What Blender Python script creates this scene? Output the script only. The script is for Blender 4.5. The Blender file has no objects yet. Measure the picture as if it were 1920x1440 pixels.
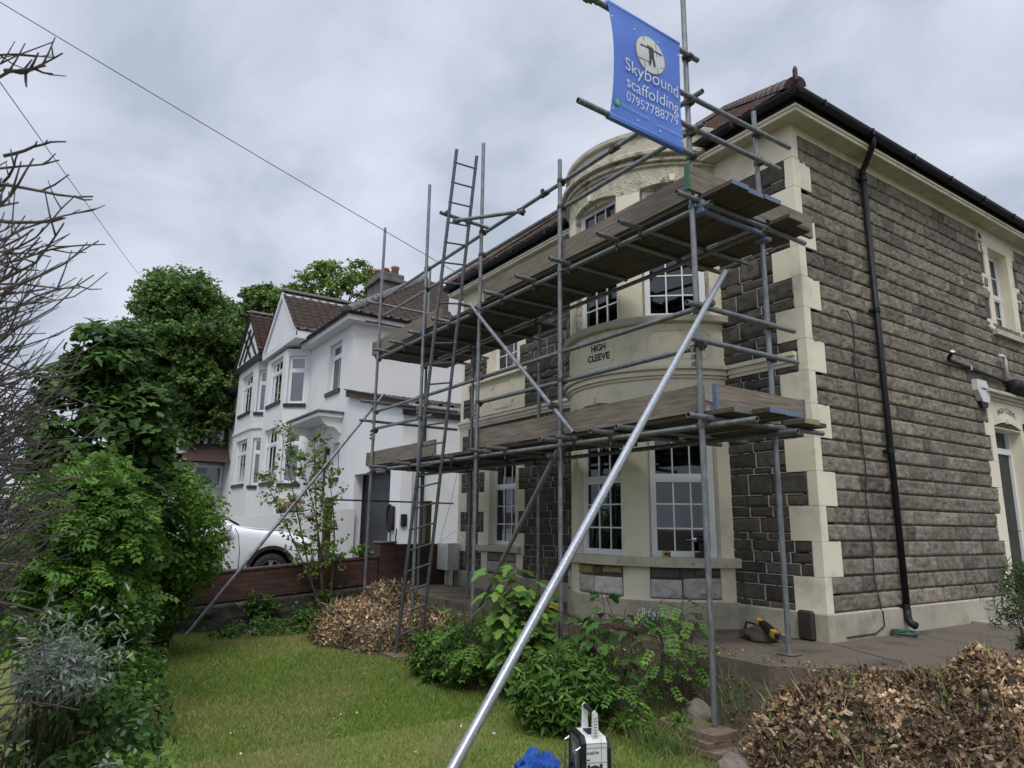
import bpy, math, random
import numpy as np
from mathutils import Matrix, Vector
R_ = math.radians
rng = np.random.default_rng(7)
random.seed(7)
scene = bpy.context.scene
COL = scene.collection

# ------------------------------------------------------------------ camera
def cam_axes(y, p, r):
    cy, sy, cp, sp = math.cos(y), math.sin(y), math.cos(p), math.sin(p)
    fwd = np.array([-cp*sy, cp*cy, sp]); right = np.array([cy, sy, 0.0]); down = np.cross(fwd, right)
    cr, sr = math.cos(r), math.sin(r)
    return right*cr + down*sr, -right*sr + down*cr, fwd
rt, dn, fw = cam_axes(R_(56.19249), R_(11.71782), R_(-0.72385))
CAM = np.array([3.90, -6.28, 1.60])
cd = bpy.data.cameras.new('camera'); cam = bpy.data.objects.new('camera', cd); COL.objects.link(cam)
cam.matrix_world = Matrix(((rt[0], -dn[0], -fw[0], CAM[0]), (rt[1], -dn[1], -fw[1], CAM[1]), (rt[2], -dn[2], -fw[2], CAM[2]), (0, 0, 0, 1)))
cd.sensor_width = 36; cd.sensor_fit = 'HORIZONTAL'; cd.lens = 36*1282.3/1920; cd.clip_start = 0.05; cd.clip_end = 2000
scene.camera = cam
cd.dof.use_dof = True; cd.dof.focus_distance = 8.0; cd.dof.aperture_fstop = 6.5

# ------------------------------------------------------------------ sky, sun, exposure
W = bpy.data.worlds.new('World'); scene.world = W; W.use_nodes = True
nt = W.node_tree; nt.nodes.clear()
def N(t, **k):
    n = nt.nodes.new(t)
    for a, b in k.items(): setattr(n, a, b)
    return n
SUN_AZ, SUN_EL = R_(-38), R_(52)      # direction towards the sun, measured from +x
out = N('ShaderNodeOutputWorld'); bg = N('ShaderNodeBackground'); bg.inputs[1].default_value = 0.1
sky = N('ShaderNodeTexSky', sky_type='NISHITA', sun_disc=False, sun_elevation=SUN_EL, sun_rotation=math.pi/2-SUN_AZ, dust_density=3.0)
tc = N('ShaderNodeTexCoord')
sep = N('ShaderNodeSeparateXYZ'); nt.links.new(tc.outputs['Generated'], sep.inputs[0])
# project the view direction on a cloud layer
zc = N('ShaderNodeMath', operation='MAXIMUM'); nt.links.new(sep.outputs[2], zc.inputs[0]); zc.inputs[1].default_value = 0.03
zp = N('ShaderNodeMath', operation='ADD'); nt.links.new(zc.outputs[0], zp.inputs[0]); zp.inputs[1].default_value = 0.35
dv = N('ShaderNodeVectorMath', operation='DIVIDE'); nt.links.new(tc.outputs['Generated'], dv.inputs[0])
cmb = N('ShaderNodeCombineXYZ')
for i in range(3): nt.links.new(zp.outputs[0], cmb.inputs[i])
nt.links.new(cmb.outputs[0], dv.inputs[1])
n1 = N('ShaderNodeTexNoise'); n1.inputs['Scale'].default_value = 2.4; n1.inputs['Detail'].default_value = 6; n1.inputs['Roughness'].default_value = 0.52; n1.inputs['Distortion'].default_value = 0.35
nt.links.new(dv.outputs[0], n1.inputs['Vector'])
rp = N('ShaderNodeValToRGB'); e = rp.color_ramp.elements
e[0].position = 0.37; e[0].color = (0.44, 0.495, 0.585, 1); e[1].position = 0.62; e[1].color = (0.675, 0.705, 0.815, 1)
m_ = rp.color_ramp.elements.new(0.49); m_.color = (0.565, 0.61, 0.72, 1)
nt.links.new(n1.outputs[0], rp.inputs[0])
# thicker light overhead and behind the camera (overcast dome)
lum = N('ShaderNodeMapRange'); lum.inputs[1].default_value = 0.70; lum.inputs[2].default_value = 0.97; lum.inputs[3].default_value = 11.2; lum.inputs[4].default_value = 38.0
nt.links.new(sep.outputs[2], lum.inputs[0])
mul = N('ShaderNodeVectorMath', operation='SCALE'); nt.links.new(rp.outputs[0], mul.inputs[0]); nt.links.new(lum.outputs[0], mul.inputs['Scale'])
mix = N('ShaderNodeMixRGB'); mix.inputs[0].default_value = 0.93
nt.links.new(sky.outputs[0], mix.inputs[1]); nt.links.new(mul.outputs[0], mix.inputs[2])
nt.links.new(mix.outputs[0], bg.inputs[0]); nt.links.new(bg.outputs[0], out.inputs[0])
sd = bpy.data.lights.new('sun', 'SUN'); sd.energy = 1.5; sd.angle = R_(22); sd.color = (1.0, 0.97, 0.92)
so = bpy.data.objects.new('sun', sd); COL.objects.link(so); so.location = (0, 0, 30)
so.rotation_euler = (math.pi/2-SUN_EL, 0, SUN_AZ+math.pi/2)
scene.view_settings.view_transform = 'Standard'; scene.view_settings.look = 'None'
scene.view_settings.exposure = 0.02; scene.view_settings.gamma = 1.0
scene.cycles.max_bounces = 6; scene.cycles.transparent_max_bounces = 12

# ------------------------------------------------------------------ materials
def new_mat(name):
    m = bpy.data.materials.new(name); m.use_nodes = True; t = m.node_tree
    b = t.nodes.get('Principled BSDF'); return m, t, b
def pm(name, c1, c2=None, scale=4.0, rough=0.8, bump=0.0, bscale=40.0, metal=0.0, attr=False, detail=5.0, stretch=None, spec=0.5, pos=(0.35, 0.65), bdist=0.01, c3=None, c3scale=1.0, c3pos=(0.5, 0.62)):
    m, t, b = new_mat(name)
    L = t.links.new; nn = t.nodes.new
    co = nn('ShaderNodeTexCoord'); vec = co.outputs['Object']
    if stretch:
        mp = nn('ShaderNodeMapping'); mp.inputs['Scale'].default_value = stretch; L(vec, mp.inputs[0]); vec = mp.outputs[0]
    b.inputs['Roughness'].default_value = rough; b.inputs['Metallic'].default_value = metal
    b.inputs['Specular IOR Level'].default_value = spec
    c2 = c2 or c1
    nz = nn('ShaderNodeTexNoise'); nz.inputs['Scale'].default_value = scale; nz.inputs['Detail'].default_value = detail; nz.inputs['Roughness'].default_value = 0.6; L(vec, nz.inputs['Vector'])
    r = nn('ShaderNodeValToRGB'); r.color_ramp.elements[0].position = pos[0]; r.color_ramp.elements[1].position = pos[1]
    r.color_ramp.elements[0].color = (*c1, 1); r.color_ramp.elements[1].color = (*c2, 1); L(nz.outputs[0], r.inputs[0])
    colr = r.outputs[0]
    if c3:
        n3 = nn('ShaderNodeTexNoise'); n3.inputs['Scale'].default_value = c3scale; n3.inputs['Detail'].default_value = 8; n3.inputs['Roughness'].default_value = 0.65; L(co.outputs['Object'], n3.inputs['Vector'])
        r3 = nn('ShaderNodeValToRGB'); r3.color_ramp.elements[0].position = c3pos[0]; r3.color_ramp.elements[1].position = c3pos[1]; L(n3.outputs[0], r3.inputs[0])
        mx = nn('ShaderNodeMixRGB'); L(r3.outputs[0], mx.inputs[0]); L(colr, mx.inputs[1]); mx.inputs[2].default_value = (*c3, 1); colr = mx.outputs[0]
    if attr:
        at = nn('ShaderNodeAttribute'); at.attribute_name = 'Col'
        mx = nn('ShaderNodeMixRGB'); mx.blend_type = 'MULTIPLY'; mx.inputs[0].default_value = 1; L(at.outputs['Color'], mx.inputs[1]); L(colr, mx.inputs[2]); colr = mx.outputs[0]
    L(colr, b.inputs['Base Color'])
    if bump:
        nb = nn('ShaderNodeTexNoise'); nb.inputs['Scale'].default_value = bscale; nb.inputs['Detail'].default_value = 6; L(vec, nb.inputs['Vector'])
        bp = nn('ShaderNodeBump'); bp.inputs['Strength'].default_value = bump; bp.inputs['Distance'].default_value = bdist; L(nb.outputs[0], bp.inputs['Height']); L(bp.outputs[0], b.inputs['Normal'])
    return m
def leaf_mat(name, trans=0.30, rough=0.55):
    m, t, b = new_mat(name); L = t.links.new
    at = t.nodes.new('ShaderNodeAttribute'); at.attribute_name = 'Col'
    L(at.outputs['Color'], b.inputs['Base Color']); b.inputs['Roughness'].default_value = rough; b.inputs['Specular IOR Level'].default_value = 0.18
    tr = t.nodes.new('ShaderNodeBsdfTranslucent'); L(at.outputs['Color'], tr.inputs[0])
    mx = t.nodes.new('ShaderNodeMixShader'); mx.inputs[0].default_value = trans
    o = t.nodes.get('Material Output'); L(b.outputs[0], mx.inputs[1]); L(tr.outputs[0], mx.inputs[2]); L(mx.outputs[0], o.inputs[0])
    return m
def glass_mat(name, tint=(0.55, 0.58, 0.6), refl=0.12):
    m, t, b = new_mat(name); L = t.links.new
    t.nodes.remove(b)
    tr = t.nodes.new('ShaderNodeBsdfTransparent'); tr.inputs[0].default_value = (*tint, 1)
    gl = t.nodes.new('ShaderNodeBsdfGlossy'); gl.inputs['Roughness'].default_value = 0.02; gl.inputs[0].default_value = (0.9, 0.93, 0.95, 1)
    fr = t.nodes.new('ShaderNodeFresnel'); fr.inputs[0].default_value = 1.5
    ad = t.nodes.new('ShaderNodeMath'); ad.operation = 'ADD'; ad.inputs[1].default_value = refl; L(fr.outputs[0], ad.inputs[0])
    mx = t.nodes.new('ShaderNodeMixShader'); L(ad.outputs[0], mx.inputs[0]); L(tr.outputs[0], mx.inputs[1]); L(gl.outputs[0], mx.inputs[2])
    L(mx.outputs[0], t.nodes.get('Material Output').inputs[0]); return m
M = {}
M['cream'] = pm('cream_render', (0.80, 0.74, 0.575), (0.745, 0.685, 0.53), 1.6, 0.75, 0.12, 60, bdist=0.004, c3=(0.50, 0.465, 0.37), c3scale=2.2, c3pos=(0.52, 0.72))
M['cream_old'] = pm('flaking_cream_render', (0.62, 0.57, 0.44), (0.44, 0.40, 0.30), 11, 0.85, 1.0, 30, bdist=0.02, c3=(0.22, 0.19, 0.14), c3scale=5.0, c3pos=(0.545, 0.62))
M['cream_sill'] = pm('weathered_cream_sill', (0.56, 0.52, 0.40), (0.44, 0.41, 0.33), 5, 0.85, 0.3, 50, c3=(0.22, 0.21, 0.18), c3scale=9, c3pos=(0.56, 0.75))
M['plinth'] = pm('worn_cream_plinth', (0.46, 0.42, 0.32), (0.36, 0.33, 0.26), 3, 0.85, 0.35, 45, c3=(0.24, 0.22, 0.18), c3scale=2.6, c3pos=(0.52, 0.72))
M['white'] = pm('white_masonry_paint', (0.74, 0.74, 0.73), (0.69, 0.69, 0.68), 0.7, 0.7, 0.15, 90, bdist=0.004, c3=(0.60, 0.60, 0.57), c3scale=0.9, c3pos=(0.52, 0.80))
M['rough_white'] = pm('roughcast_white', (0.76, 0.76, 0.76), (0.64, 0.63, 0.61), 14, 0.9, 1.0, 30, bdist=0.03)
M['upvc'] = pm('white_upvc', (0.80, 0.81, 0.82), (0.76, 0.77, 0.79), 3, 0.3, 0.0)
M['stone'] = pm('dark_pennant_stone', (0.66, 0.65, 0.63), (1.22, 1.18, 1.10), 11, 0.9, 1.0, 60, attr=True, bdist=0.008, c3=(2.2, 2.1, 1.9), c3scale=26, c3pos=(0.70, 0.76))
M['joint'] = pm('dark_joint', (0.075, 0.068, 0.058), (0.10, 0.092, 0.08), 20, 0.95)
M['mortar'] = pm('white_pointing', (0.50, 0.48, 0.43), (0.30, 0.29, 0.26), 30, 0.9)
M['pale_stone'] = pm('pale_rock_stone', (0.80, 0.80, 0.80), (1.1, 1.08, 1.05), 12, 0.9, 0.9, 50, attr=True, bdist=0.006, c3=(0.30, 0.26, 0.22), c3scale=9, c3pos=(0.60, 0.68))
M['black_plastic'] = pm('black_plastic', (0.011, 0.012, 0.015), (0.018, 0.018, 0.022), 8, 0.5, 0.0, spec=0.3)
M['black_paint'] = pm('black_gloss_paint', (0.015, 0.015, 0.017), (0.025, 0.025, 0.027), 8, 0.45)
M['galv'] = pm('galvanised_steel', (0.27, 0.285, 0.295), (0.155, 0.165, 0.175), 26, 0.42, 0.15, 70, metal=0.55, stretch=(1, 1, 0.35), c3=(0.14, 0.13, 0.12), c3scale=11, c3pos=(0.60, 0.75))
M['galv_new'] = pm('bright_galvanised_steel', (0.38, 0.40, 0.42), (0.26, 0.28, 0.295), 60, 0.36, 0.15, 90, metal=0.55, c3=(0.22, 0.22, 0.22), c3scale=9, c3pos=(0.66, 0.78))
M['galv_dark'] = pm('ladder_steel', (0.16, 0.175, 0.19), (0.10, 0.11, 0.12), 20, 0.45, 0.1, 70, metal=0.5)
M['coupler'] = pm('rusty_coupler', (0.10, 0.085, 0.075), (0.055, 0.042, 0.036), 40, 0.65, 0.4, 90, metal=0.4, c3=(0.15, 0.06, 0.035), c3scale=25, c3pos=(0.56, 0.68))
M['coupler_pale'] = pm('zinc_coupler', (0.26, 0.25, 0.22), (0.16, 0.15, 0.13), 40, 0.5, 0.3, 90, metal=0.5)
M['blue_paint'] = pm('blue_paint', (0.10, 0.155, 0.27), (0.16, 0.20, 0.28), 30, 0.6, 0.3, 90, c3=(0.2, 0.2, 0.2), c3scale=30, c3pos=(0.56, 0.7))
M['yellow_paint'] = pm('yellow_paint', (0.34, 0.31, 0.12), (0.20, 0.18, 0.10), 30, 0.7)
M['green_paint'] = pm('green_paint', (0.03, 0.16, 0.10), (0.05, 0.09, 0.07), 30, 0.7)
M['board'] = pm('weathered_board', (0.25, 0.205, 0.155), (0.12, 0.10, 0.078), 3.2, 0.85, 0.35, 14, stretch=(1.0, 9, 14), c3=(0.30, 0.25, 0.20), c3scale=14, c3pos=(0.66, 0.72), bdist=0.006)
M['board_y'] = pm('weathered_end_board', (0.27, 0.22, 0.165), (0.135, 0.112, 0.088), 3.2, 0.85, 0.35, 14, stretch=(14, 1.0, 14), c3=(0.34, 0.28, 0.22), c3scale=12, c3pos=(0.64, 0.71), bdist=0.006)
M['deck'] = pm('deck_board', (0.105, 0.084, 0.068), (0.050, 0.041, 0.035), 3.0, 0.9, 0.3, 12, stretch=(1.0, 9, 9))
M['clay_tile'] = pm('weathered_clay_tile', (0.17, 0.085, 0.062), (0.085, 0.062, 0.052), 7, 0.9, 0.4, 40, c3=(0.13, 0.13, 0.12), c3scale=5, c3pos=(0.50, 0.62))
M['brown_tile'] = pm('brown_concrete_tile', (0.075, 0.053, 0.042), (0.11, 0.082, 0.068), 5, 0.9, 0.4, 40, c3=(0.16, 0.14, 0.12), c3scale=7, c3pos=(0.60, 0.72))
M['red_tile'] = pm('red_brown_tile', (0.085, 0.045, 0.034), (0.055, 0.035, 0.030), 5, 0.9, 0.4, 40)
M['ridge_tile'] = pm('grey_ridge_tile', (0.17, 0.155, 0.14), (0.11, 0.10, 0.09), 5, 0.9, 0.3, 30)
M['cement'] = pm('grey_cement', (0.17, 0.165, 0.15), (0.10, 0.098, 0.09), 3, 0.9, 0.3, 30, c3=(0.06, 0.06, 0.055), c3scale=2, c3pos=(0.55, 0.7))
M['terracotta'] = pm('terracotta', (0.36, 0.13, 0.07), (0.26, 0.10, 0.06), 8, 0.85)
M['buff_pot'] = pm('buff_pot', (0.36, 0.24, 0.12), (0.26, 0.17, 0.09), 8, 0.85)
M['brick'] = None
M['glass'] = glass_mat('window_glass', (0.36, 0.39, 0.40), 0.035)
M['glass_far'] = glass_mat('far_window_glass', (0.65, 0.68, 0.70), 0.12)
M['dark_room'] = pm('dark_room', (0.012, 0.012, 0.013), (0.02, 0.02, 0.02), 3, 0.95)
M['curtain'] = pm('net_curtain', (0.42, 0.45, 0.47), (0.32, 0.35, 0.37), 2, 0.9, stretch=(9, 9, 0.3))
M['blind'] = pm('dark_blind', (0.028, 0.029, 0.032), (0.014, 0.015, 0.017), 2, 0.9, stretch=(9, 9, 0.3))
M['soil'] = pm('garden_soil', (0.055, 0.040, 0.028), (0.10, 0.078, 0.056), 9, 0.95, 1.0, 30, bdist=0.03, c3=(0.05, 0.075, 0.025), c3scale=3, c3pos=(0.50, 0.62))
M['lawn_soil'] = pm('lawn_ground', (0.15, 0.19, 0.035), (0.23, 0.25, 0.065), 1.3, 0.95, 0.8, 90, bdist=0.02, c3=(0.21, 0.18, 0.085), c3scale=2.2, c3pos=(0.55, 0.75))
M['aggregate'] = pm('exposed_aggregate', (0.105, 0.084, 0.060), (0.175, 0.142, 0.104), 60, 0.9, 0.8, 150, bdist=0.006, c3=(0.060, 0.052, 0.042), c3scale=2.3, c3pos=(0.50, 0.66))
M['pale_paving'] = pm('pale_paving', (0.36, 0.35, 0.31), (0.28, 0.27, 0.24), 6, 0.9, 0.2, 40)
M['drive'] = pm('tarmac_drive', (0.06, 0.06, 0.062), (0.09, 0.09, 0.088), 30, 0.9, 0.4, 80)
M['bark'] = pm('bark', (0.085, 0.068, 0.052), (0.045, 0.038, 0.030), 12, 0.9, 0.5, 30, stretch=(2, 2, 0.5))
M['twig'] = pm('grey_brown_twig', (0.135, 0.11, 0.098), (0.055, 0.043, 0.042), 14, 0.85)
M['leaf'] = leaf_mat('leaf'); M['dry'] = leaf_mat('dry_husk', 0.15, 0.8)
M['lichen_rock'] = pm('garden_rock', (0.24, 0.20, 0.16), (0.13, 0.115, 0.10), 5, 0.9, 0.8, 22, bdist=0.03, c3=(0.40, 0.38, 0.33), c3scale=4, c3pos=(0.58, 0.68))
M['old_stone_wall'] = pm('lime_washed_rubble', (0.085, 0.075, 0.062), (0.035, 0.032, 0.028), 4, 0.95, 1.0, 14, bdist=0.05, c3=(0.19, 0.18, 0.155), c3scale=3.5, c3pos=(0.60, 0.70))
M['car_white'] = pm('white_car_paint', (0.78, 0.79, 0.80), (0.77, 0.78, 0.79), 1, 0.18, 0.0)
M['rubber'] = pm('black_rubber', (0.016, 0.016, 0.017), (0.026, 0.026, 0.026), 12, 0.75)
M['alloy'] = pm('silver_alloy', (0.62, 0.63, 0.65), (0.55, 0.56, 0.58), 3, 0.3, metal=0.6)
M['lamp_glass'] = pm('headlamp_glass', (0.10, 0.11, 0.12), (0.4, 0.42, 0.45), 12, 0.1)
M['garage'] = pm('dark_grey_door', (0.022, 0.025, 0.032), (0.028, 0.031, 0.038), 2, 0.5)
M['banner'] = pm('blue_banner', (0.085, 0.19, 0.62), (0.105, 0.22, 0.66), 2, 0.55)
M['print_white'] = pm('white_print', (0.74, 0.76, 0.80), None, 2, 0.6)
M['print_grey'] = pm('grey_print', (0.60, 0.62, 0.62), (0.66, 0.68, 0.68), 2, 0.6)
M['print_dark'] = pm('dark_print', (0.03, 0.03, 0.05), None, 2, 0.6)
M['print_mid'] = pm('mid_grey_print', (0.22, 0.22, 0.27), None, 2, 0.6)
M['print_green'] = pm('green_print', (0.08, 0.42, 0.10), None, 2, 0.6)
M['print_yellow'] = pm('yellow_print', (0.75, 0.62, 0.10), None, 2, 0.6)
M['print_pale'] = pm('pale_blue_print', (0.30, 0.42, 0.70), None, 2, 0.6)
M['letters'] = pm('black_letters', (0.012, 0.012, 0.012), None, 2, 0.5)
M['red_letters'] = pm('red_letters', (0.5, 0.05, 0.05), None, 2, 0.5)
M['white_plastic'] = pm('white_plastic', (0.70, 0.70, 0.68), (0.62, 0.62, 0.60), 4, 0.4)
M['meter'] = pm('meter_box_plastic', (0.74, 0.74, 0.70), (0.66, 0.66, 0.62), 5, 0.6, c3=(0.34, 0.34, 0.31), c3scale=6, c3pos=(0.58, 0.8))
M['yellow_plastic'] = pm('yellow_plastic', (0.58, 0.36, 0.04), (0.50, 0.30, 0.04), 6, 0.45)
M['grey_plastic'] = pm('grey_plastic', (0.10, 0.105, 0.105), (0.13, 0.13, 0.13), 6, 0.5)
M['blue_cloth'] = pm('blue_cloth', (0.012, 0.07, 0.32), (0.018, 0.09, 0.38), 6, 0.85, 0.3, 200)
M['brown_canvas'] = pm('brown_canvas', (0.055, 0.042, 0.03), (0.09, 0.07, 0.05), 10, 0.9)
M['brown_vent'] = pm('brown_vent', (0.045, 0.028, 0.022), (0.03, 0.02, 0.016), 6, 0.6)
M['post'] = pm('timber_post', (0.14, 0.135, 0.075), (0.075, 0.065, 0.042), 6, 0.9, 0.3, 30, stretch=(4, 4, 0.4))
M['steel_clean'] = pm('polished_steel', (0.6, 0.6, 0.6), None, 3, 0.25, metal=0.9)
M['sole'] = pm('sole_board_wood', (0.21, 0.15, 0.105), (0.11, 0.08, 0.06), 4, 0.9, 0.3, 20, stretch=(8, 1, 8))
M['mauve'] = pm('red_edging', (0.12, 0.05, 0.045), (0.16, 0.10, 0.09), 12, 0.9)

def brick_mat():
    m, t, b = new_mat('red_brick'); L = t.links.new; nn = t.nodes.new
    co = nn('ShaderNodeTexCoord'); mp = nn('ShaderNodeMapping'); mp.inputs['Rotation'].default_value = (R_(90), 0, R_(90)); L(co.outputs['Object'], mp.inputs[0])
    sx = nn('ShaderNodeSeparateXYZ'); L(co.outputs['Object'], sx.inputs[0])
    ad = nn('ShaderNodeMath'); ad.operation = 'ADD'; L(sx.outputs[0], ad.inputs[0]); L(sx.outputs[1], ad.inputs[1])
    cb = nn('ShaderNodeCombineXYZ'); L(ad.outputs[0], cb.inputs[0])
    sl = nn('ShaderNodeMath'); sl.operation = 'MULTIPLY_ADD'; L(sx.outputs[1], sl.inputs[0]); sl.inputs[1].default_value = -0.075; L(sx.outputs[2], sl.inputs[2])
    L(sl.outputs[0], cb.inputs[1])
    bt = nn('ShaderNodeTexBrick'); L(cb.outputs[0], bt.inputs['Vector']); bt.inputs['Scale'].default_value = 1.0
    bt.inputs['Brick Width'].default_value = 0.23; bt.inputs['Row Height'].default_value = 0.075; bt.inputs['Mortar Size'].default_value = 0.008
    bt.inputs['Color1'].default_value = (0.125, 0.050, 0.037, 1); bt.inputs['Color2'].default_value = (0.060, 0.030, 0.026, 1); bt.inputs['Mortar'].default_value = (0.045, 0.038, 0.034, 1)
    nz = nn('ShaderNodeTexNoise'); nz.inputs['Scale'].default_value = 3.0; nz.inputs['Detail'].default_value = 8; L(co.outputs['Object'], nz.inputs['Vector'])
    r = nn('ShaderNodeValToRGB'); r.color_ramp.elements[0].position = 0.54; r.color_ramp.elements[1].position = 0.8; L(nz.outputs[0], r.inputs[0])
    mx = nn('ShaderNodeMixRGB'); L(r.outputs[0], mx.inputs[0]); L(bt.outputs[0], mx.inputs[1]); mx.inputs[2].default_value = (0.05, 0.045, 0.038, 1); L(mx.outputs[0], b.inputs['Base Color'])
    b.inputs['Roughness'].default_value = 0.9
    bp = nn('ShaderNodeBump'); bp.inputs['Strength'].default_value = 0.8; bp.inputs['Distance'].default_value = 0.01; L(bt.outputs['Fac'], bp.inputs['Height']); bp.invert = True; L(bp.outputs[0], b.inputs['Normal'])
    return m
M['brick'] = brick_mat()

# ------------------------------------------------------------------ mesh helpers
class MB:
    def __init__(s): s.v = []; s.f = []; s.c = []
    def add(s, vs, fs, col=None):
        o = len(s.v); s.v.extend([tuple(map(float, p)) for p in vs]); s.f.extend([tuple(i+o for i in f) for f in fs])
        if col is not None: s.c.extend([tuple(col)]*len(vs))
        return s
    def box(s, x0, x1, y0, y1, z0, z1, bev=0.0):
        if bev > 0:
            b = bev; vs = []
            prof = [(x0+b, y0), (x1-b, y0), (x1, y0+b), (x1, y1-b), (x1-b, y1), (x0+b, y1), (x0, y1-b), (x0, y0+b)]
            inn = [(x0+b, y0+b), (x1-b, y0+b), (x1-b, y0+b), (x1-b, y1-b), (x1-b, y1-b), (x0+b, y1-b), (x0+b, y1-b), (x0+b, y0+b)]
            for z, pr in ((z0, inn), (z0+b, prof), (z1-b, prof), (z1, inn)): vs += [(p[0], p[1], z) for p in pr]
            fs = [tuple(range(7, -1, -1)), tuple(range(24, 32))]
            for k in range(3):
                for i in range(8): j = (i+1) % 8; fs.append((k*8+i, k*8+j, k*8+8+j, k*8+8+i))
            return s.add(vs, fs)
        return s.add([(x0, y0, z0), (x1, y0, z0), (x1, y1, z0), (x0, y1, z0), (x0, y0, z1), (x1, y0, z1), (x1, y1, z1), (x0, y1, z1)],
                     [(0, 3, 2, 1), (4, 5, 6, 7), (0, 1, 5, 4), (1, 2, 6, 5), (2, 3, 7, 6), (3, 0, 4, 7)])
    def obox(s, c, ax, ay, az, hx, hy, hz):
        c, ax, ay, az = (np.array(q, float) for q in (c, ax, ay, az)); vs = []
        for sz in (-1, 1):
            for sx, sy in ((-1, -1), (1, -1), (1, 1), (-1, 1)): vs.append(c+ax*hx*sx+ay*hy*sy+az*hz*sz)
        return s.add(vs, [(0, 3, 2, 1), (4, 5, 6, 7), (0, 1, 5, 4), (1, 2, 6, 5), (2, 3, 7, 6), (3, 0, 4, 7)])
    def tube(s, p, q, r, n=14, r2=None, cap=True, hollow=False):
        p = np.array(p, float); q = np.array(q, float); d = q-p; L = np.linalg.norm(d); d = d/L; r2 = r if r2 is None else r2
        a = np.cross(d, (0, 0, 1.0)) if abs(d[2]) < 0.9 else np.cross(d, (1.0, 0, 0)); a /= np.linalg.norm(a); b = np.cross(d, a)
        vs = []
        for c, rr in ((p, r), (q, r2)):
            for i in range(n): t = 2*math.pi*i/n; vs.append(c+rr*(a*math.cos(t)+b*math.sin(t)))
        fs = [(i, (i+1) % n, n+(i+1) % n, n+i) for i in range(n)]
        if hollow:
            k = len(vs)
            for c, e in ((p, d*0.0), (q, d*0.0), (p, d*0.05), (q, -d*0.05)):
                for i in range(n): t = 2*math.pi*i/n; vs.append(c+e+0.78*r*(a*math.cos(t)+b*math.sin(t)))
            for i in range(n):
                j = (i+1) % n
                fs += [(j, i, k+i, k+j), (n+i, n+j, k+n+j, k+n+i), (k+i, k+2*n+i, k+2*n+j, k+j), (k+n+j, k+3*n+j, k+3*n+i, k+n+i)]
            fs += [tuple(k+2*n+i for i in range(n-1, -1, -1)), tuple(k+3*n+i for i in range(n))]
        elif cap: fs += [tuple(range(n-1, -1, -1)), tuple(range(n, 2*n))]
        return s.add(vs, fs)
    def path(s, pts, r, n=8, cap=True):
        pts = [np.array(p, float) for p in pts]; m = len(pts); rr = r if hasattr(r, '__len__') else [r]*m
        vs = []; a = None
        for k in range(m):
            d = pts[min(k+1, m-1)]-pts[max(k-1, 0)]; d /= (np.linalg.norm(d)+1e-9)
            if a is None: a = np.cross(d, (0, 0, 1.0)) if abs(d[2]) < 0.9 else np.cross(d, (1.0, 0, 0))
            a = a-d*np.dot(a, d); a /= (np.linalg.norm(a)+1e-9); b = np.cross(d, a)
            for i in range(n): t = 2*math.pi*i/n; vs.append(pts[k]+rr[k]*(a*math.cos(t)+b*math.sin(t)))
        fs = []
        for k in range(m-1):
            for i in range(n): j = (i+1) % n; fs.append((k*n+i, k*n+j, (k+1)*n+j, (k+1)*n+i))
        if cap: fs += [tuple(range(n-1, -1, -1)), tuple((m-1)*n+i for i in range(n))]
        return s.add(vs, fs)
    def prism(s, poly, fn, d0, d1):
        """poly of (u,v); fn(u,v,d)->xyz"""
        n = len(poly); vs = [fn(u, v, d0) for u, v in poly]+[fn(u, v, d1) for u, v in poly]
        return s.add(vs, [tuple(range(n-1, -1, -1)), tuple(range(n, 2*n))]+[(i, (i+1) % n, n+(i+1) % n, n+i) for i in range(n)])
    def quad(s, a, b, c, d): return s.add([a, b, c, d], [(0, 1, 2, 3)])
    def lathe(s, prof, c, n=20, axis='z'):
        vs = []; fs = []; m = len(prof)
        for k in range(n):
            t = 2*math.pi*k/n
            for r, h in prof:
                p = (r*math.cos(t), r*math.sin(t), h)
                if axis == 'x': p = (h, p[0], p[1])
                if axis == 'y': p = (p[0], h, p[1])
                vs.append((c[0]+p[0], c[1]+p[1], c[2]+p[2]))
        for k in range(n):
            for i in range(m-1): fs.append((k*m+i, ((k+1) % n)*m+i, ((k+1) % n)*m+i+1, k*m+i+1))
        return s.add(vs, fs)
    def build(s, name, mat, parent=None, smooth=False, mats=None):
        if not s.v: return None
        v = np.array(s.v, float)
        if parent is not None: v = v-np.array(WL(parent))
        me = bpy.data.meshes.new(name); me.from_pydata(v.tolist(), [], s.f)
        me.materials.append(mat)
        if smooth: me.polygons.foreach_set('use_smooth', [True]*len(me.polygons))
        if s.c and len(s.c) == len(s.v):
            a = me.color_attributes.new('Col', 'FLOAT_COLOR', 'POINT'); c = np.ones((len(s.v), 4)); c[:, :3] = s.c; a.data.foreach_set('color', c.ravel())
        me.update()
        o = bpy.data.objects.new(name, me); COL.objects.link(o)
        if parent is not None: o.parent = parent
        return o
def WL(o):
    l = np.array(o.location, float)
    while o.parent is not None: o = o.parent; l = l+np.array(o.location, float)
    return tuple(l)
def tag(o, label=None, cat=None, group=None, kind=None):
    if label: o['label'] = label
    if cat: o['category'] = cat
    if group: o['group'] = group
    if kind: o['kind'] = kind
    return o
def thing(name, label, cat, loc=(0, 0, 0), group=None):
    o = bpy.data.objects.new(name, None); COL.objects.link(o); o.location = loc; o.empty_display_size = 0.2
    return tag(o, label, cat, group)
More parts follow.
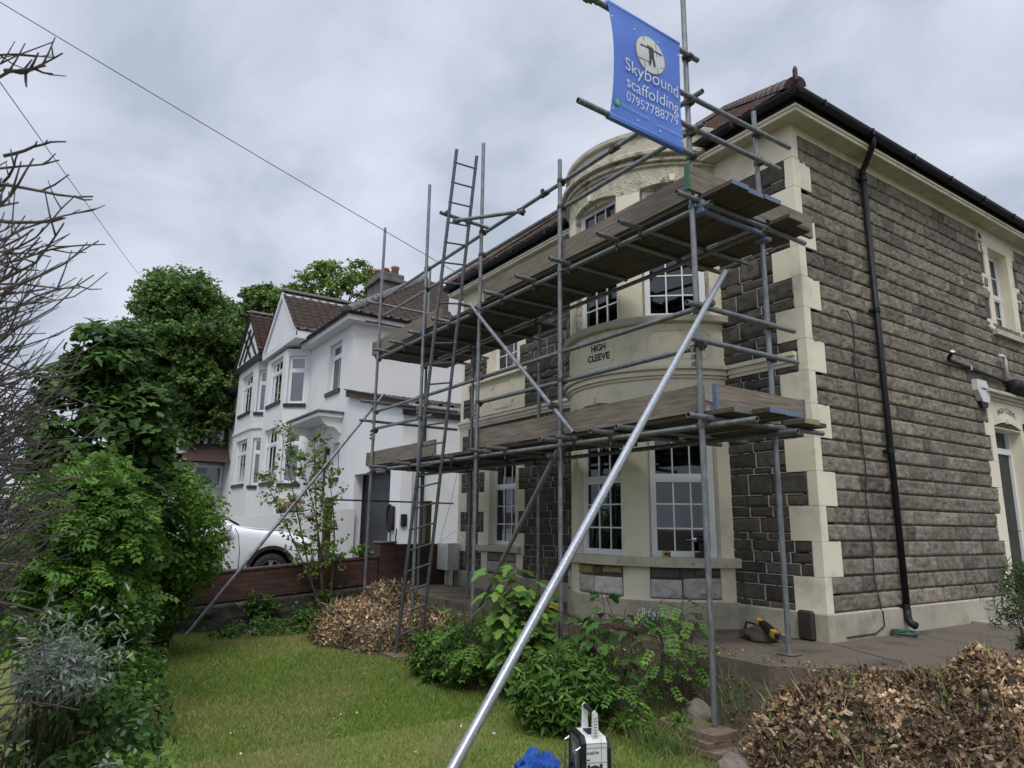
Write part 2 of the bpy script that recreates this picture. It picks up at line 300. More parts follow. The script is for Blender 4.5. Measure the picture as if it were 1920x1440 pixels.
def np_mesh(name, V, loops, starts, totals, mat, parent=None, cols=None, smooth=False):
    if parent is not None: V = V-np.array(WL(parent))
    me = bpy.data.meshes.new(name); me.vertices.add(len(V)); me.vertices.foreach_set('co', V.astype(np.float32).ravel())
    me.loops.add(len(loops)); me.loops.foreach_set('vertex_index', loops.astype(np.int32))
    me.polygons.add(len(starts)); me.polygons.foreach_set('loop_start', starts.astype(np.int32)); me.polygons.foreach_set('loop_total', totals.astype(np.int32))
    if smooth: me.polygons.foreach_set('use_smooth', np.ones(len(starts), bool))
    if cols is not None:
        a = me.color_attributes.new('Col', 'FLOAT_COLOR', 'POINT'); c = np.ones((len(V), 4), np.float32); c[:, :3] = cols; a.data.foreach_set('color', c.ravel())
    me.materials.append(mat); me.update(calc_edges=True); me.validate()
    o = bpy.data.objects.new(name, me); COL.objects.link(o)
    if parent is not None: o.parent = parent
    return o
def vnoise(x, y, seed=0):
    x = np.asarray(x, float); y = np.asarray(y, float); xi = np.floor(x).astype(np.int64); yi = np.floor(y).astype(np.int64); fx = x-xi; fy = y-yi
    fx = fx*fx*(3-2*fx); fy = fy*fy*(3-2*fy)
    def h(a, b):
        n = (a*374761393+b*668265263+seed*1442695041) & 0xffffffff; n = ((n ^ (n >> 13))*1274126177) & 0xffffffff
        return ((n ^ (n >> 16)) & 0xffff)/65535.0
    return (h(xi, yi)*(1-fx)+h(xi+1, yi)*fx)*(1-fy)+(h(xi, yi+1)*(1-fx)+h(xi+1, yi+1)*fx)*fy
def fbm(x, y, seed=0, o=4):
    s = 0; a = 0.5; t = 0
    for k in range(o): s = s+a*vnoise(x*2**k, y*2**k, seed+k*17); t += a; a *= 0.5
    return s/t
def grid_faces(n, m):
    i, j = np.meshgrid(np.arange(n-1), np.arange(m-1), indexing='ij'); a = (i*m+j).ravel()
    return np.stack([a, a+m, a+m+1, a+1], 1)
def grid_mesh(name, P, mat, parent=None, keep=None, smooth=True, cols=None, flip=False):
    n, m = P.shape[:2]; F = grid_faces(n, m)
    if flip: F = F[:, ::-1]
    if keep is not None: F = F[keep(P.reshape(-1, 3)[F].mean(1))]
    return np_mesh(name, P.reshape(-1, 3), F.ravel(), np.arange(len(F))*4, np.full(len(F), 4), mat, parent, cols, smooth)

# ---- leaf scattering
def T_leaf(w=0.32, fold=0.10, droop=0.08):
    v = [(0, 0, 0), (0.28, w*0.85, fold*0.8), (0.62, w*0.8, fold*0.7-droop*0.3), (1, 0, -droop), (0.62, -w*0.8, fold*0.7-droop*0.3), (0.28, -w*0.85, fold*0.8), (0.5, 0, 0)]
    return np.array(v), [(0, 6, 2, 1), (6, 3, 2), (0, 5, 4, 6), (6, 4, 3)]
def T_quad(w=0.5): return np.array([(0, -w*0.6, 0), (0.5, -w, 0.08), (1, 0, -0.05), (0.5, w, 0.08), (0, w*0.5, 0)]), [(0, 1, 2, 3, 4)]
def T_maple():
    pts = []
    lob = [(-150, 0.42), (-115, 0.28), (-75, 0.62), (-55, 0.46), (-42, 0.55), (-34, 0.42), (-18, 0.75), (0, 1.0), (18, 0.75), (34, 0.42), (42, 0.55), (55, 0.46), (75, 0.62), (115, 0.28), (150, 0.42)]
    for a, r in lob: pts.append((0.25+r*0.8*math.cos(R_(a)), r*0.8*math.sin(R_(a)), -0.12*r*r))
    v = [(0.22, 0, 0.04)]+pts; n = len(pts)
    return np.array(v), [(0, i+1, (i+1) % n+1) for i in range(n)]
def T_comp(k=4, w=0.1, ll=0.28):
    v = []; f = []
    def lf(x, y, ang, L):
        o = len(v); c, s = math.cos(ang), math.sin(ang)
        for a, b, z in ((0, 0, 0), (0.5, w/ll*0.9, 0.03), (1, 0, -0.03), (0.5, -w/ll*0.9, 0.03)): v.append((x+L*(a*c-b*s), y+L*(a*s+b*c), z-0.15*x*x))
        f.append((o, o+3, o+2, o+1))
    for i in range(k):
        x = 0.15+0.65*i/(k-1) if k > 1 else 0.5
        lf(x, 0, R_(62), ll); lf(x, 0, R_(-62), ll)
    lf(0.8, 0, 0, ll)
    o = len(v); v += [(0, 0.008, 0), (0.85, 0.004, -0.1), (0.85, -0.004, -0.1), (0, -0.008, 0)]; f.append((o, o+1, o+2, o+3))
    return np.array(v), f
def T_husk():
    v = []; f = []
    for k in range(7):
        t = k/6.0; a = -0.3+t*3.6; x = math.sin(a)*0.30+t*0.5; z = (1-math.cos(a))*0.24
        w = 0.21*(1-t*0.62)+0.01; v += [(x, -w, z+0.05), (x, 0, z-0.02), (x, w, z+0.06)]
        if k: o = 3*k; f += [(o-3, o, o+1, o-2), (o-2, o+1, o+2, o-1)]
    return np.array(v), f
def T_blade(w=0.03): return np.array([(0, -w, 0), (0, w, 0), (0.5, w*0.7, 0.0), (0.5, -w*0.7, 0), (1, 0, -0.12)]), [(0, 1, 2, 3), (3, 2, 4)]
def rots(nrm, spin=None, r=None):
    r = r or rng
    n = nrm/np.linalg.norm(nrm, axis=1, keepdims=True); N_ = len(n)
    t = r.normal(size=(N_, 3)) if spin is None else spin
    t = t-n*(t*n).sum(1, keepdims=True); t /= np.linalg.norm(t, axis=1, keepdims=True)+1e-9
    return np.stack([t, np.cross(n, t), n], 2)
def scatter(name, T, pos, size, nrm, cols, mat, parent=None, spin=None, smooth=False):
    V, F = T; N_ = len(pos); R = rots(nrm, spin); size = np.broadcast_to(np.asarray(size, float), (N_,))
    P = np.einsum('nij,kj->nki', R, V)*size[:, None, None]+pos[:, None, :]
    k = len(V); fl = np.concatenate([np.array(f) for f in F]); ft = np.array([len(f) for f in F])
    loops = (np.arange(N_)[:, None]*k+fl[None]).ravel(); tot = np.tile(ft, N_); st = np.concatenate([[0], np.cumsum(tot)[:-1]])
    return np_mesh(name, P.reshape(-1, 3), loops, st, tot, mat, parent, np.repeat(cols, k, 0), smooth)
GAIN = 1.35
def palette(n, cols, jit=0.18, r=None):
    r = r or rng
    c = np.array(cols)[r.integers(0, len(cols), n)]; return np.clip(c*GAIN*(1+r.normal(0, jit, (n, 1)))*(1+r.normal(0, 0.05, (n, 3))), 0.003, 0.8)
def text_arr(s, size=1.0, extr=0.0, bold=0.012):
    cu = bpy.data.curves.new('t', 'FONT'); cu.body = s; cu.size = size; cu.extrude = extr; cu.resolution_u = 3; cu.offset = bold
    o = bpy.data.objects.new('t', cu); COL.objects.link(o); dg = bpy.context.evaluated_depsgraph_get()
    me = o.evaluated_get(dg).to_mesh(); V = np.array([v.co[:] for v in me.vertices]); F = [tuple(p.vertices) for p in me.polygons]
    o.evaluated_get(dg).to_mesh_clear(); bpy.data.objects.remove(o); bpy.data.curves.remove(cu)
    return V, F
def text_fit(s, w, h, fn, mb, extr=0.002, sub=False):
    """text scaled to w x h with lower left at 0,0, mapped by fn(u,v,d)"""
    V, F = text_arr(s, 1.0, extr); lo = V.min(0); hi = V.max(0)
    sx = w/(hi[0]-lo[0]); sy = sx if h is None else h/(hi[1]-lo[1])
    mb.add([fn((p[0]-lo[0])*sx, (p[1]-lo[1])*sy, p[2]) for p in V], F)

# ------------------------------------------------------------------ building helpers
def fn_front(x, z, d): return (x, -d, z)
XS = -0.06
def fn_side(y, z, d): return (XS+d, y, z)
XC, YC, RB = -2.305, 0.335, 1.272
def fn_bay(s, z, d): t = s/RB; return (XC+(RB+d)*math.cos(t), YC+(RB+d)*math.sin(t), z)
def stone_blocks(name, blocks, fn, mat, parent, amp=0.016, cell=0.03, base=0.010, tones=None, seed=1, j=0.004):
    Vs = []; Fs = []; Cs = []; off = 0
    for bi, (u0, u1, v0, v1) in enumerate(blocks):
        if u1-u0 < 0.03 or v1-v0 < 0.03: continue
        jj = j*random.uniform(0.7, 1.5)
        ju = jj*1.5; uu = np.concatenate([[u0+ju], np.linspace(u0+ju+0.006, u1-ju-0.006, max(2, int((u1-u0)/cell)+1)), [u1-ju]])
        vv = np.concatenate([[v0+jj], np.linspace(v0+jj+0.006, v1-jj-0.006, max(2, int((v1-v0)/cell)+1)), [v1-jj]])
        U, Vv = np.meshgrid(uu, vv, indexing='ij')
        e = np.minimum(np.minimum(U-u0, u1-U), np.minimum(Vv-v0, v1-Vv)); ed = np.clip(e/0.016, 0, 1)
        t = random.uniform(-0.6, 0.6); ov = random.uniform(0.1, 1.0)
        a1 = abs(vnoise(U*7+bi*3.7, Vv*10+bi*1.3, seed)-0.5)*2; a2 = abs(vnoise(U*17+bi*1.1, Vv*22, seed+3)-0.5)*2; a3 = vnoise(U*45, Vv*50, seed+6)
        edge_ = 0.10+0.42*fbm(U*9+bi, U*0+bi, seed+5, 3); rel = (Vv-v0)/(v1-v0)
        chip = np.where(rel < edge_, rel/np.maximum(edge_, 0.05), 1.0)
        D = base*np.clip(e/0.006, 0, 1)+ed*(amp(v0) if callable(amp) else amp)*(0.80*a1+0.85*a2+0.50*a3+0.35*t*(U-u0)/(u1-u0)+ov*0.42*chip*(1-0.7*rel))
        D[0, :] = D[-1, :] = 0; D[:, 0] = D[:, -1] = 0
        tone = tones(bi, (u0+u1)/2, (v0+v1)/2) if tones else (0.1, 0.1, 0.1)
        P = np.array([fn(a, b, d) for a, b, d in zip(U.ravel(), Vv.ravel(), D.ravel())])
        n, m = U.shape; Fs.append(grid_faces(n, m)+off); off += n*m; Vs.append(P)
        Cs.append(np.repeat([tone], n*m, 0))
    F = np.concatenate(Fs); V = np.concatenate(Vs)
    return np_mesh(name, V, F.ravel(), np.arange(len(F))*4, np.full(len(F), 4), mat, parent, np.concatenate(Cs), False)
def cells(us, vs, holes):
    us = sorted(set(us+[h[0] for h in holes]+[h[1] for h in holes])); vs = sorted(set(vs+[h[2] for h in holes]+[h[3] for h in holes])); o = []
    for a, b in zip(us[:-1], us[1:]):
        run = None
        for c, d in zip(vs[:-1], vs[1:]):
            mu, mv = (a+b)/2, (c+d)/2
            if any(h[0] < mu < h[1] and h[2] < mv < h[3] for h in holes):
                if run: o.append((a, b, run[0], run[1])); run = None
            else: run = (run[0], d) if run else (c, d)
        if run: o.append((a, b, run[0], run[1]))
    return o
def rows(u0, u1, z0, heights, wmin=0.18, wmax=0.42):
    o = []; z = z0
    for h in heights:
        u = u0
        while u < u1-1e-6:
            w = random.uniform(wmin, wmax)*(1.0 if h > 0.1 else 0.85)
            if u1-(u+w) < wmin*0.6: w = u1-u
            o.append((u, u+w, z, z+h)); u += w
        z += h
    return o
def window(parent, P0, P1, z0, z1, out, trans=(), cols=2, rows_=(0, 0), glass='glass', back='dark_room', fw=0.042, bar=0.008, curtain=None, room=0.5, label=None, opener=False):
    P0 = np.array(P0, float); P1 = np.array(P1, float); Wd = np.linalg.norm(P1-P0); U = (P1-P0)/Wd; O = np.array(out, float); O /= np.linalg.norm(O)
    def f(u, z, d): p = P0+U*u+O*d; return (p[0], p[1], z)
    def bx(mb, u0, u1, a, b, d0, d1): mb.prism([(u0, a), (u1, a), (u1, b), (u0, b)], f, d0, d1)
    fr = MB(); D0, D1 = -0.035, 0.03
    bx(fr, 0, fw, z0, z1, D0, D1); bx(fr, Wd-fw, Wd, z0, z1, D0, D1); bx(fr, fw, Wd-fw, z0, z0+fw, D0, D1); bx(fr, fw, Wd-fw, z1-fw, z1, D0, D1)
    for t in trans: bx(fr, fw, Wd-fw, t-fw*0.55, t+fw*0.55, D0, D1)
    w = fr.build('window', M['upvc'], parent)
    if label: w['label'] = label
    lv = [z0+fw]+[x for t in trans for x in (t-fw*0.55, t+fw*0.55)]+[z1-fw]; br = MB(); sash = MB(); s = fw*0.55
    for k in range(0, len(lv), 2):
        a, b = lv[k], lv[k+1]
        for (u0, u1, c, d) in ((fw, fw+s, a, b), (Wd-fw-s, Wd-fw, a, b), (fw+s, Wd-fw-s, a, a+s), (fw+s, Wd-fw-s, b-s, b)): bx(sash, u0, u1, c, d, 0.0, 0.022)
        nr = rows_[min(k//2, len(rows_)-1)]
        for i in range(1, nr+1): zc = a+(b-a)*i/(nr+1); bx(br, fw+s, Wd-fw-s, zc-bar, zc+bar, -0.004, 0.008)
        if cols > 1:
            for i in range(1, cols): uc = fw+s+(Wd-2*fw-2*s)*i/cols; bx(br, uc-bar, uc+bar, a+s, b-s, -0.0035, 0.0075)
    sash.build('sash', M['upvc'], w)
    if br.v: br.build('glazing_bars', M['upvc'], w)
    g = MB(); bx(g, fw, Wd-fw, z0+fw, z1-fw, -0.014, -0.008); g.build('pane', M[glass], w)
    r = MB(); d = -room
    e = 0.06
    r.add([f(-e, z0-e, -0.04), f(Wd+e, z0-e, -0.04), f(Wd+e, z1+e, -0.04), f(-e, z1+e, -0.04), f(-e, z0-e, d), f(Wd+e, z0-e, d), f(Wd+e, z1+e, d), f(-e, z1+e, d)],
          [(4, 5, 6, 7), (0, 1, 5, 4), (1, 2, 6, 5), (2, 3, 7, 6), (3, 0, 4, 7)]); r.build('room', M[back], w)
    if curtain:
        for (u0, u1, mname) in curtain:
            n = 40; vs = []; fs = []
            for i in range(n+1):
                u = (u0+(u1-u0)*i/n)*Wd; dd = -0.10+0.018*math.sin(i*1.55)+0.008*math.sin(i*0.6)
                vs += [f(u, z0+0.01, dd), f(u, z1-0.01, dd)]
                if i: o = 2*i; fs.append((o-2, o, o+1, o-1))
            MB().add(vs, fs).build('curtain', M[mname], w)
    return w

# ------------------------------------------------------------------ the stone house
ZP, ZW = 0.82, 5.97            # plinth top, wall top
house = thing('stone_house', 'dark stone house with cream quoins and a curved bow bay, scaffolding along its front', 'house', (-3.6, 4.5, 0.5))
XL, YB = -7.15, 9.5
LWx = (-6.14, -5.28)
f_open = [(LWx[0], LWx[1], 1.27, 2.98), (LWx[0], LWx[1], 4.20, 5.66)]
mb = MB()
for a, b, c, d in cells([XL, XS], [0.4, ZW], f_open+[(-3.4, -1.2, 1.3, 3.2), (-3.4, -1.2, 4.05, 5.9)]): mb.prism([(a, c), (b, c), (b, d), (a, d)], fn_front, -0.24, 0)
mb.build('front_wall', M['joint'], house)
s_open = [(4.14, 5.02, 0.62, 3.00), (4.69, 5.38, 4.40, 5.72)]
mb = MB()
for a, b, c, d in cells([0.0, YB], [0.4, ZW], s_open): mb.prism([(a, c), (b, c), (b, d), (a, d)], fn_side, -0.24, 0)
mb.build('side_wall', M['joint'], house)
MB().box(XL, XL+0.2, 0.002, YB, 0.3, ZW-0.003).build('far_side_wall', M['cream_sill'], house)
MB().box(XL+0.2, XS-0.24, YB-0.2, YB, 0.3, ZW-0.003).build('back_wall', M['cream_sill'], house)
# side wall: courses of rock-faced blocks
sb = []
z = ZP; random.seed(11)
for k in range(30):
    h = 0.168; unit = k//2
    y0 = 0.30 if unit % 2 == 1 else 0.095
    if k >= 28: y0 = 0.09
    dz0, dz1 = z, z+h
    segs = []
    if dz0 < 3.0: yd = 3.86 if (k//2) % 2 == 0 else 4.0; segs = [(y0, yd)]+[(5.3 if (k//2) % 2 == 0 else 5.16, YB)]
    elif dz0 < 3.42: segs = [(y0, 3.98), (5.25, YB)]
    elif dz0 > 4.42: q = (unit % 2); segs = [(y0, 4.40 if q else 4.56), (5.66 if q else 5.52, YB)]
    else: segs = [(y0, YB)]
    if dz0 > 5.62: segs = [(y0, 4.5), (5.6, YB)]
    for a, b in segs:
        u = a+random.uniform(-0.2, 0)*0
        while u < b-1e-6:
            w = random.choice([0.18, 0.26, 0.34, 0.38, 0.44, 0.55])*random.uniform(0.9, 1.1)
            if b-(u+w) < 0.13: w = b-u
            sb.append((u, u+w, z, z+h)); u += w
    z += h
def tone_side(bi, u, v):
    b = random.uniform(0.15, 0.22); w = random.uniform(0, 1)
    if random.random() < 0.16: b *= 0.66
    elif random.random() < 0.10: b *= 1.22
    return (b*(1.09+0.10*w), b*(1.0+0.03*w), b*(0.87-0.05*w))
near = [b for b in sb if b[0] < 6.2]; far = [b for b in sb if b[0] >= 6.2]
stone_blocks('side_stonework', near, fn_side, M['stone'], house, amp=0.0145, cell=0.016, j=0.0065, tones=tone_side, seed=3)
stone_blocks('side_stonework', far, fn_side, M['stone'], house, amp=0.019, cell=0.06, tones=tone_side, seed=3)
# front wall: irregular coursed blocks with broken white pointing
fb = []; random.seed(5)
combos = [[0.17, 0.17], [0.115, 0.11, 0.115], [0.10, 0.07, 0.17], [0.12, 0.22], [0.07, 0.16, 0.11], [0.14, 0.09, 0.11]]
for k in range(15):
    z0 = ZP-0.01+0.34*k
    if z0 > 5.5: continue
    w_ = (k % 2 == 0)
    xr = -0.375 if w_ else -0.15
    lq = -7.07 if w_ else -6.86
    sl, sr = ((-6.27, -5.235) if w_ else (-6.45, -5.065))
    hs = random.choice(combos)
    fb += rows(-1.10, xr, z0, hs)
    if z0+0.2 < 1.15: sl, sr = -6.33, -5.10
    if 3.40 < z0 < 4.1: sl, sr = -6.80, -5.08
    fb += rows(lq, sl, z0, random.choice(combos), 0.12, 0.3); fb += rows(sr, -3.50, z0, random.choice(combos))
def tone_front(bi, u, v):
    b = random.uniform(0.055, 0.105); w = random.random()
    if random.random() < 0.12 and v < 2.6: return (b*1.15, b*0.80, b*0.68)
    return (b*(1.03+0.06*w), b*(0.97), b*(0.86-0.04*w))
for sel in (lambda u: u > -2, lambda u: -5.3 < u < -3, lambda u: u < -6): stone_blocks('front_stonework', [b for b in fb if sel(b[0])], fn_front, M['stone'], house, amp=lambda v: 0.0075 if v < 2.4 else 0.015, cell=0.022, base=0.008, tones=tone_front, seed=8)
mo = MB(); random.seed(9)
for (u0, u1, v0, v1) in fb:
    if random.random() < 0.93 and not (v0 > 4.3 and random.random() < 0.45):     # perpends
        a, b = v0+0.005, v1-0.004
        if v0 > 3.2: a += random.uniform(0, 0.04); b -= random.uniform(0, 0.03)
        mo.prism([(u1-0.005, a), (u1+0.005, a), (u1+0.004, b), (u1-0.004, b)], fn_front, 0.004, 0.0195)
    u = u0
    while u < u1:                                                                # beds, broken
        L_ = random.uniform(0.05, 0.22); u2 = min(u+L_, u1)
        if random.random() < (0.78 if v0 < 3.2 else 0.42): mo.prism([(u, v0-0.004), (u2, v0-0.0035), (u2, v0+0.0035), (u, v0+0.004)], fn_front, 0.004, 0.0190)
        u = u2+random.uniform(0.0, 0.07)
mo.build('pointing', M['mortar'], house)
# quoins
q = MB(); q2 = MB()
for k in range(15):
    z0 = ZP-0.01+0.34*k; z1 = z0+0.338
    if k == 14: z1 = 5.94
    if k < 14:
        xl = -0.378 if k % 2 == 0 else -0.148; yw = 0.095 if k % 2 == 0 else 0.30
        q.box(xl, XS+0.020, -0.020, 0.07, z0, z1, 0.003); q.box(XS-0.1, XS+0.0195, 0.0705, yw, z0, z1, 0.003)
        q2.box(XL-0.02, -7.07 if k % 2 == 0 else -6.86, -0.020, 0.10, z0, z1, 0.003)
q.build('quoins', M['cream'], house); q2.build('quoins', M['cream'], house)
fz = MB()
fz.box(XL-0.02, XS+0.021, -0.021, 0.07, 5.572, ZW, 0.002); fz.box(XS-0.1, XS+0.0205, 0.0705, 0.09, 5.572, ZW); fz.box(XS-0.1, XS+0.0200, 0.0905, YB, 5.862, ZW-0.001)
fz.build('frieze', M['cream'], house)
# window surrounds on the front left and on the side
sr_ = MB(); su_ = MB()
for k in range(15):
    z0 = ZP-0.01+0.34*k; z1 = z0+0.338
    if z0 < 1.14 or (3.1 < z0 < 4.1) or z0 > 5.5: continue
    lo, hi = (-6.27, -5.235) if k % 2 == 0 else (-6.45, -5.065)
    m_ = sr_ if z0 < 3.2 else su_
    m_.box(lo, LWx[0]-0.001, -0.0195, 0.10, z0, z1, 0.003); m_.box(LWx[1]+0.001, hi, -0.0195, 0.10, z0, z1, 0.003)
sr_.box(LWx[0]-0.10, LWx[1]+0.10, -0.0215, 0.10, 2.98, 3.16, 0.003)
sr_.box(LWx[0]+0.0, LWx[0]+0.03, -0.018, 0.14, 1.29, 2.98); sr_.box(LWx[1]-0.03, LWx[1], -0.018, 0.14, 1.29, 2.98)
su_.box(LWx[0]+0.0, LWx[0]+0.03, -0.018, 0.14, 4.24, 5.66); su_.box(LWx[1]-0.03, LWx[1], -0.018, 0.14, 4.24, 5.66)
sr_.box(LWx[0]+0.031, LWx[1]-0.031, -0.017, 0.14, 2.972, 2.979); su_.box(LWx[0]+0.031, LWx[1]-0.031, -0.017, 0.14, 5.652, 5.659); sr_.build('window_surround', M['cream'], house); su_.build('window_surround', M['cream'], house)
MB().box(-6.80, -5.08, -0.018, 0.02, 3.50, 4.10, 0.003).build('apron_panel', M['cream'], house)
MB().box(-6.33, -6.14, -0.019, 0.02, 0.80, 1.16).build('apron_pier', M['cream'], house); MB().box(-5.28, -5.10, -0.019, 0.02, 0.80, 1.16).build('apron_pier', M['cream'], house)
sr_ = MB()
for k in range(9):   # upper side window
    z0 = ZP-0.01+0.34*(k+10); z1 = z0+0.338
    if z0 > 5.8 or z0 < 4.0: continue
    ql, qr = (4.56, 5.52) if k % 2 else (4.40, 5.66)
    z0 = max(z0, 4.40); z1 = min(z1, 5.861)
    sr_.box(XS-0.1, XS+0.0195, ql, 4.688, z0, z1, 0.003); sr_.box(XS-0.1, XS+0.0195, 5.382, qr, z0, z1, 0.003)
sr_.box(XS-0.1, XS+0.019, 4.688, 5.382, 5.72, 5.861)
sr_.box(XS-0.26, XS+0.018, 4.691, 4.70, 4.40, 5.72); sr_.box(XS-0.26, XS+0.018, 5.345, 5.379, 4.40, 5.72)
sr_.box(XS-0.26, XS+0.0175, 4.701, 5.344, 5.692, 5.7195); sr_.build('window_surround', M['cream'], house); sr_ = MB()
sr_.box(XS-0.245, XS+0.018, 4.141, 4.15, 0.60, 3.0); sr_.box(XS-0.245, XS+0.018, 5.00, 5.019, 0.60, 3.0)
for k in range(8):
    z0 = max(0.60, ZP-0.01+0.34*k) if k else 0.60; z1 = min(ZP-0.01+0.34*k+0.338, 3.04)
    if z0 > 3.0: continue
    lo, hi = (3.86, 5.30) if k % 2 == 0 else (4.0, 5.16)
    sr_.box(XS-0.24, XS+0.022, lo, 4.14, z0, z1, 0.002); sr_.box(XS-0.24, XS+0.022, 5.02, hi, z0, z1, 0.002)
hd = [(4.14, 3.0)]+[(4.14+0.88*i/12, 3.0+0.075*math.sin(math.pi*i/12)) for i in range(1, 12)]+[(5.02, 3.0)]
sr_.prism([(3.98, 2.985)]+hd+[(5.18, 2.985), (5.18, 3.34), (3.98, 3.34)], fn_side, -0.2, 0.0225)
sr_.box(XS-0.24, XS+0.017, 4.151, 4.999, 2.975, 2.986)
sr_.prism([(4.54, 3.055), (4.62, 3.055), (4.63, 3.12), (4.53, 3.12)], fn_side, -0.03, 0.05)
sr_.build('door_surround', M['cream'], house)
# door hood cornice
dh = MB()
for (e, z0, z1) in ((0.05, 3.34, 3.38), (0.085, 3.38, 3.42), (0.13, 3.42, 3.455), (0.10, 3.455, 3.48)): dh.box(XS-0.02, XS+e, 3.95-e*0.6, 5.25+e*0.6, z0, z1, 0.004)
dh.build('door_hood', M['cream_sill'], house)
tx = MB()
V, F = text_arr('HIGH CLEEVE', 1.0, 0.02, 0.02); lo = V.min(0); hi = V.max(0); sc_ = 0.56/(hi[0]-lo[0])
tx.add([fn_side(4.29+(p[0]-lo[0])*sc_, 3.145+0.055*math.sin(math.pi*(p[0]-lo[0])/(hi[0]-lo[0]))+(p[1]-lo[1])*sc_*1.12, 0.0235+p[2]*0.05) for p in V], F)
tx.build('house_name', M['letters'], house)
# string courses and sills on the flat wall
def mould(mb, x0, x1, prof):
    for e, z0, z1 in prof: mb.box(x0, x1, -e, 0.0, z0, z1, 0.003)
ST = [(0.030, 3.262, 3.30), (0.050, 3.30, 3.335), (0.042, 3.335, 3.36), (0.075, 3.36, 3.405)]
st = MB(); mould(st, -1.02, -0.165, ST); st.build('string_course', M['cream'], house); st = MB(); mould(st, XL-0.05, -3.55, [(e, a+0.06, b+0.06) for e, a, b in ST])
st.build('string_course', M['cream'], house); MB().box(-6.86, -5.02, -0.07, 0.0, 4.105, 4.20, 0.004).build('sill_band', M['cream'], house)
MB().box(-6.50, -5.14, -0.085, 0.12, 1.18, 1.285, 0.006).build('window_sill', M['cream_sill'], house); MB().box(-6.22, -5.2, -0.045, 0.12, 4.20, 4.24, 0.003).build('window_sill', M['cream_sill'], house)
sl = MB(); sl.prism([(4.52, 4.33), (5.58, 4.33), (5.58, 4.405), (4.52, 4.405)], fn_side, -0.2, 0.075)
sl.build('window_sill', M['cream_sill'], house)
def octa(mb, u0, u1, z0, z1, fn, r=0.07, w=0.008, d0=0.012, d1=0.028):
    P = [(u0+r, z0), (u1-r, z0), (u1-r*0.6, z0+r*0.8), (u1, z0+r), (u1, z1-r), (u1-r*0.6, z1-r*0.8), (u1-r, z1), (u0+r, z1), (u0+r*0.6, z1-r*0.8), (u0, z1-r), (u0, z0+r), (u0+r*0.6, z0+r*0.8)]
    for i in range(12):
        a = np.array(P[i]); b = np.array(P[(i+1) % 12]); L_ = np.linalg.norm(b-a); t = (b-a)/L_; n_ = np.array([-t[1], t[0]])*w/2
        k = max(1, int(L_/0.08))
        for s_ in range(k):
            p = a+(b-a)*s_/k; r2_ = a+(b-a)*(s_+1)/k
            mb.prism([tuple(p-n_), tuple(r2_-n_), tuple(r2_+n_), tuple(p+n_)], fn, d0, d1)
pn = MB(); octa(pn, -6.10, -5.38, 3.58, 4.03, fn_front, 0.10)
pn.build('panel_moulding', M['cream'], house)
# plinth
pl = MB(); pl.box(XL-0.05, XS+0.055, -0.055, 0.06, 0.40, ZP, 0.012); pl.box(XS-0.1, XS+0.0545, 0.0605, 4.10, 0.40, ZP, 0.012); pl.box(XS-0.1, XS+0.0545, 5.06, YB, 0.40, ZP, 0.012)
pl.build('plinth', M['plinth'], house)
# left bay-window style apron blocks below the sill, front left
ab = [(-6.13, -5.80, 1.03, 1.17), (-5.80, -5.62, 1.03, 1.17), (-5.62, -5.29, 1.03, 1.17), (-6.13, -5.72, 0.84, 1.03), (-5.72, -5.29, 0.84, 1.03)]
def tone_pale(bi, u, v):
    if v > 1.06: c = random.choice([(0.20, 0.18, 0.14), (0.13, 0.11, 0.09), (0.30, 0.27, 0.22)])
    else: c = (0.44+random.uniform(-0.05, 0.04),)*3; c = (c[0], c[1]*0.96, c[2]*0.91)
    return c
stone_blocks('apron_stonework', ab, fn_front, M['pale_stone'], house, amp=0.014, cell=0.02, tones=tone_pale, seed=21)

# windows
WB = dict(trans=(2.17,), cols=3, rows_=(2, 1), curtain=[(0, 1, 'blind')])
for (a, b, z0, z1, tr, cu, lb) in ((LWx[0]+0.03, LWx[1]-0.03, 1.29, 2.97, (2.24,), [(0, 1, 'curtain')], 'ground floor window left of the bow bay with pale curtain behind'), (LWx[0]+0.03, LWx[1]-0.03, 4.24, 5.65, (5.05,), [(0, 0.3, 'curtain'), (0.75, 1, 'curtain')], None)):
    window(house, (a, 0.115, 0), (b, 0.115, 0), z0, z1, (0, -1, 0), tr, 3, (2, 1), curtain=cu, label=lb)
window(house, (XS-0.15, 4.69, 0), (XS-0.15, 5.38, 0), 4.40, 5.70, (1, 0, 0), (5.03,), 2, (1, 1), curtain=[(0, 1, 'curtain')], glass='glass_far', label='narrow upstairs window in the side wall')
# door in the side wall
dr = MB(); dx = XS-0.20
for (a, b, c, d) in ((4.14, 4.20, 0.62, 3.05), (4.96, 5.02, 0.62, 3.05), (4.20, 4.96, 2.66, 2.74), (4.20, 4.96, 2.97, 3.05)): dr.prism([(a, c), (b, c), (b, d), (a, d)], fn_side, -0.20, -0.13)
dfr = dr.build('door_frame', M['upvc'], house)
MB().prism([(4.20, 2.74), (4.96, 2.74), (4.96, 2.97), (4.20, 2.97)], fn_side, -0.185, -0.18).build('fanlight', M['glass'], dfr)
MB().prism([(4.20, 2.5), (4.96, 2.5), (4.96, 3.0), (4.20, 3.0)], fn_side, -0.5, -0.45).build('room', M['dark_room'], dfr)
dl = MB(); dl.prism([(4.20, 0.62), (4.96, 0.62), (4.96, 2.66), (4.20, 2.66)], fn_side, -0.20, -0.165)
for (a, b, c, d) in ((4.28, 4.54, 0.80, 1.45), (4.62, 4.88, 0.80, 1.45), (4.28, 4.54, 1.62, 2.45), (4.62, 4.88, 1.62, 2.45)): dl.prism([(a, c), (b, c), (b, d), (a, d)], fn_side, -0.165, -0.152)
door = dl.build('door', M['black_paint'], house)
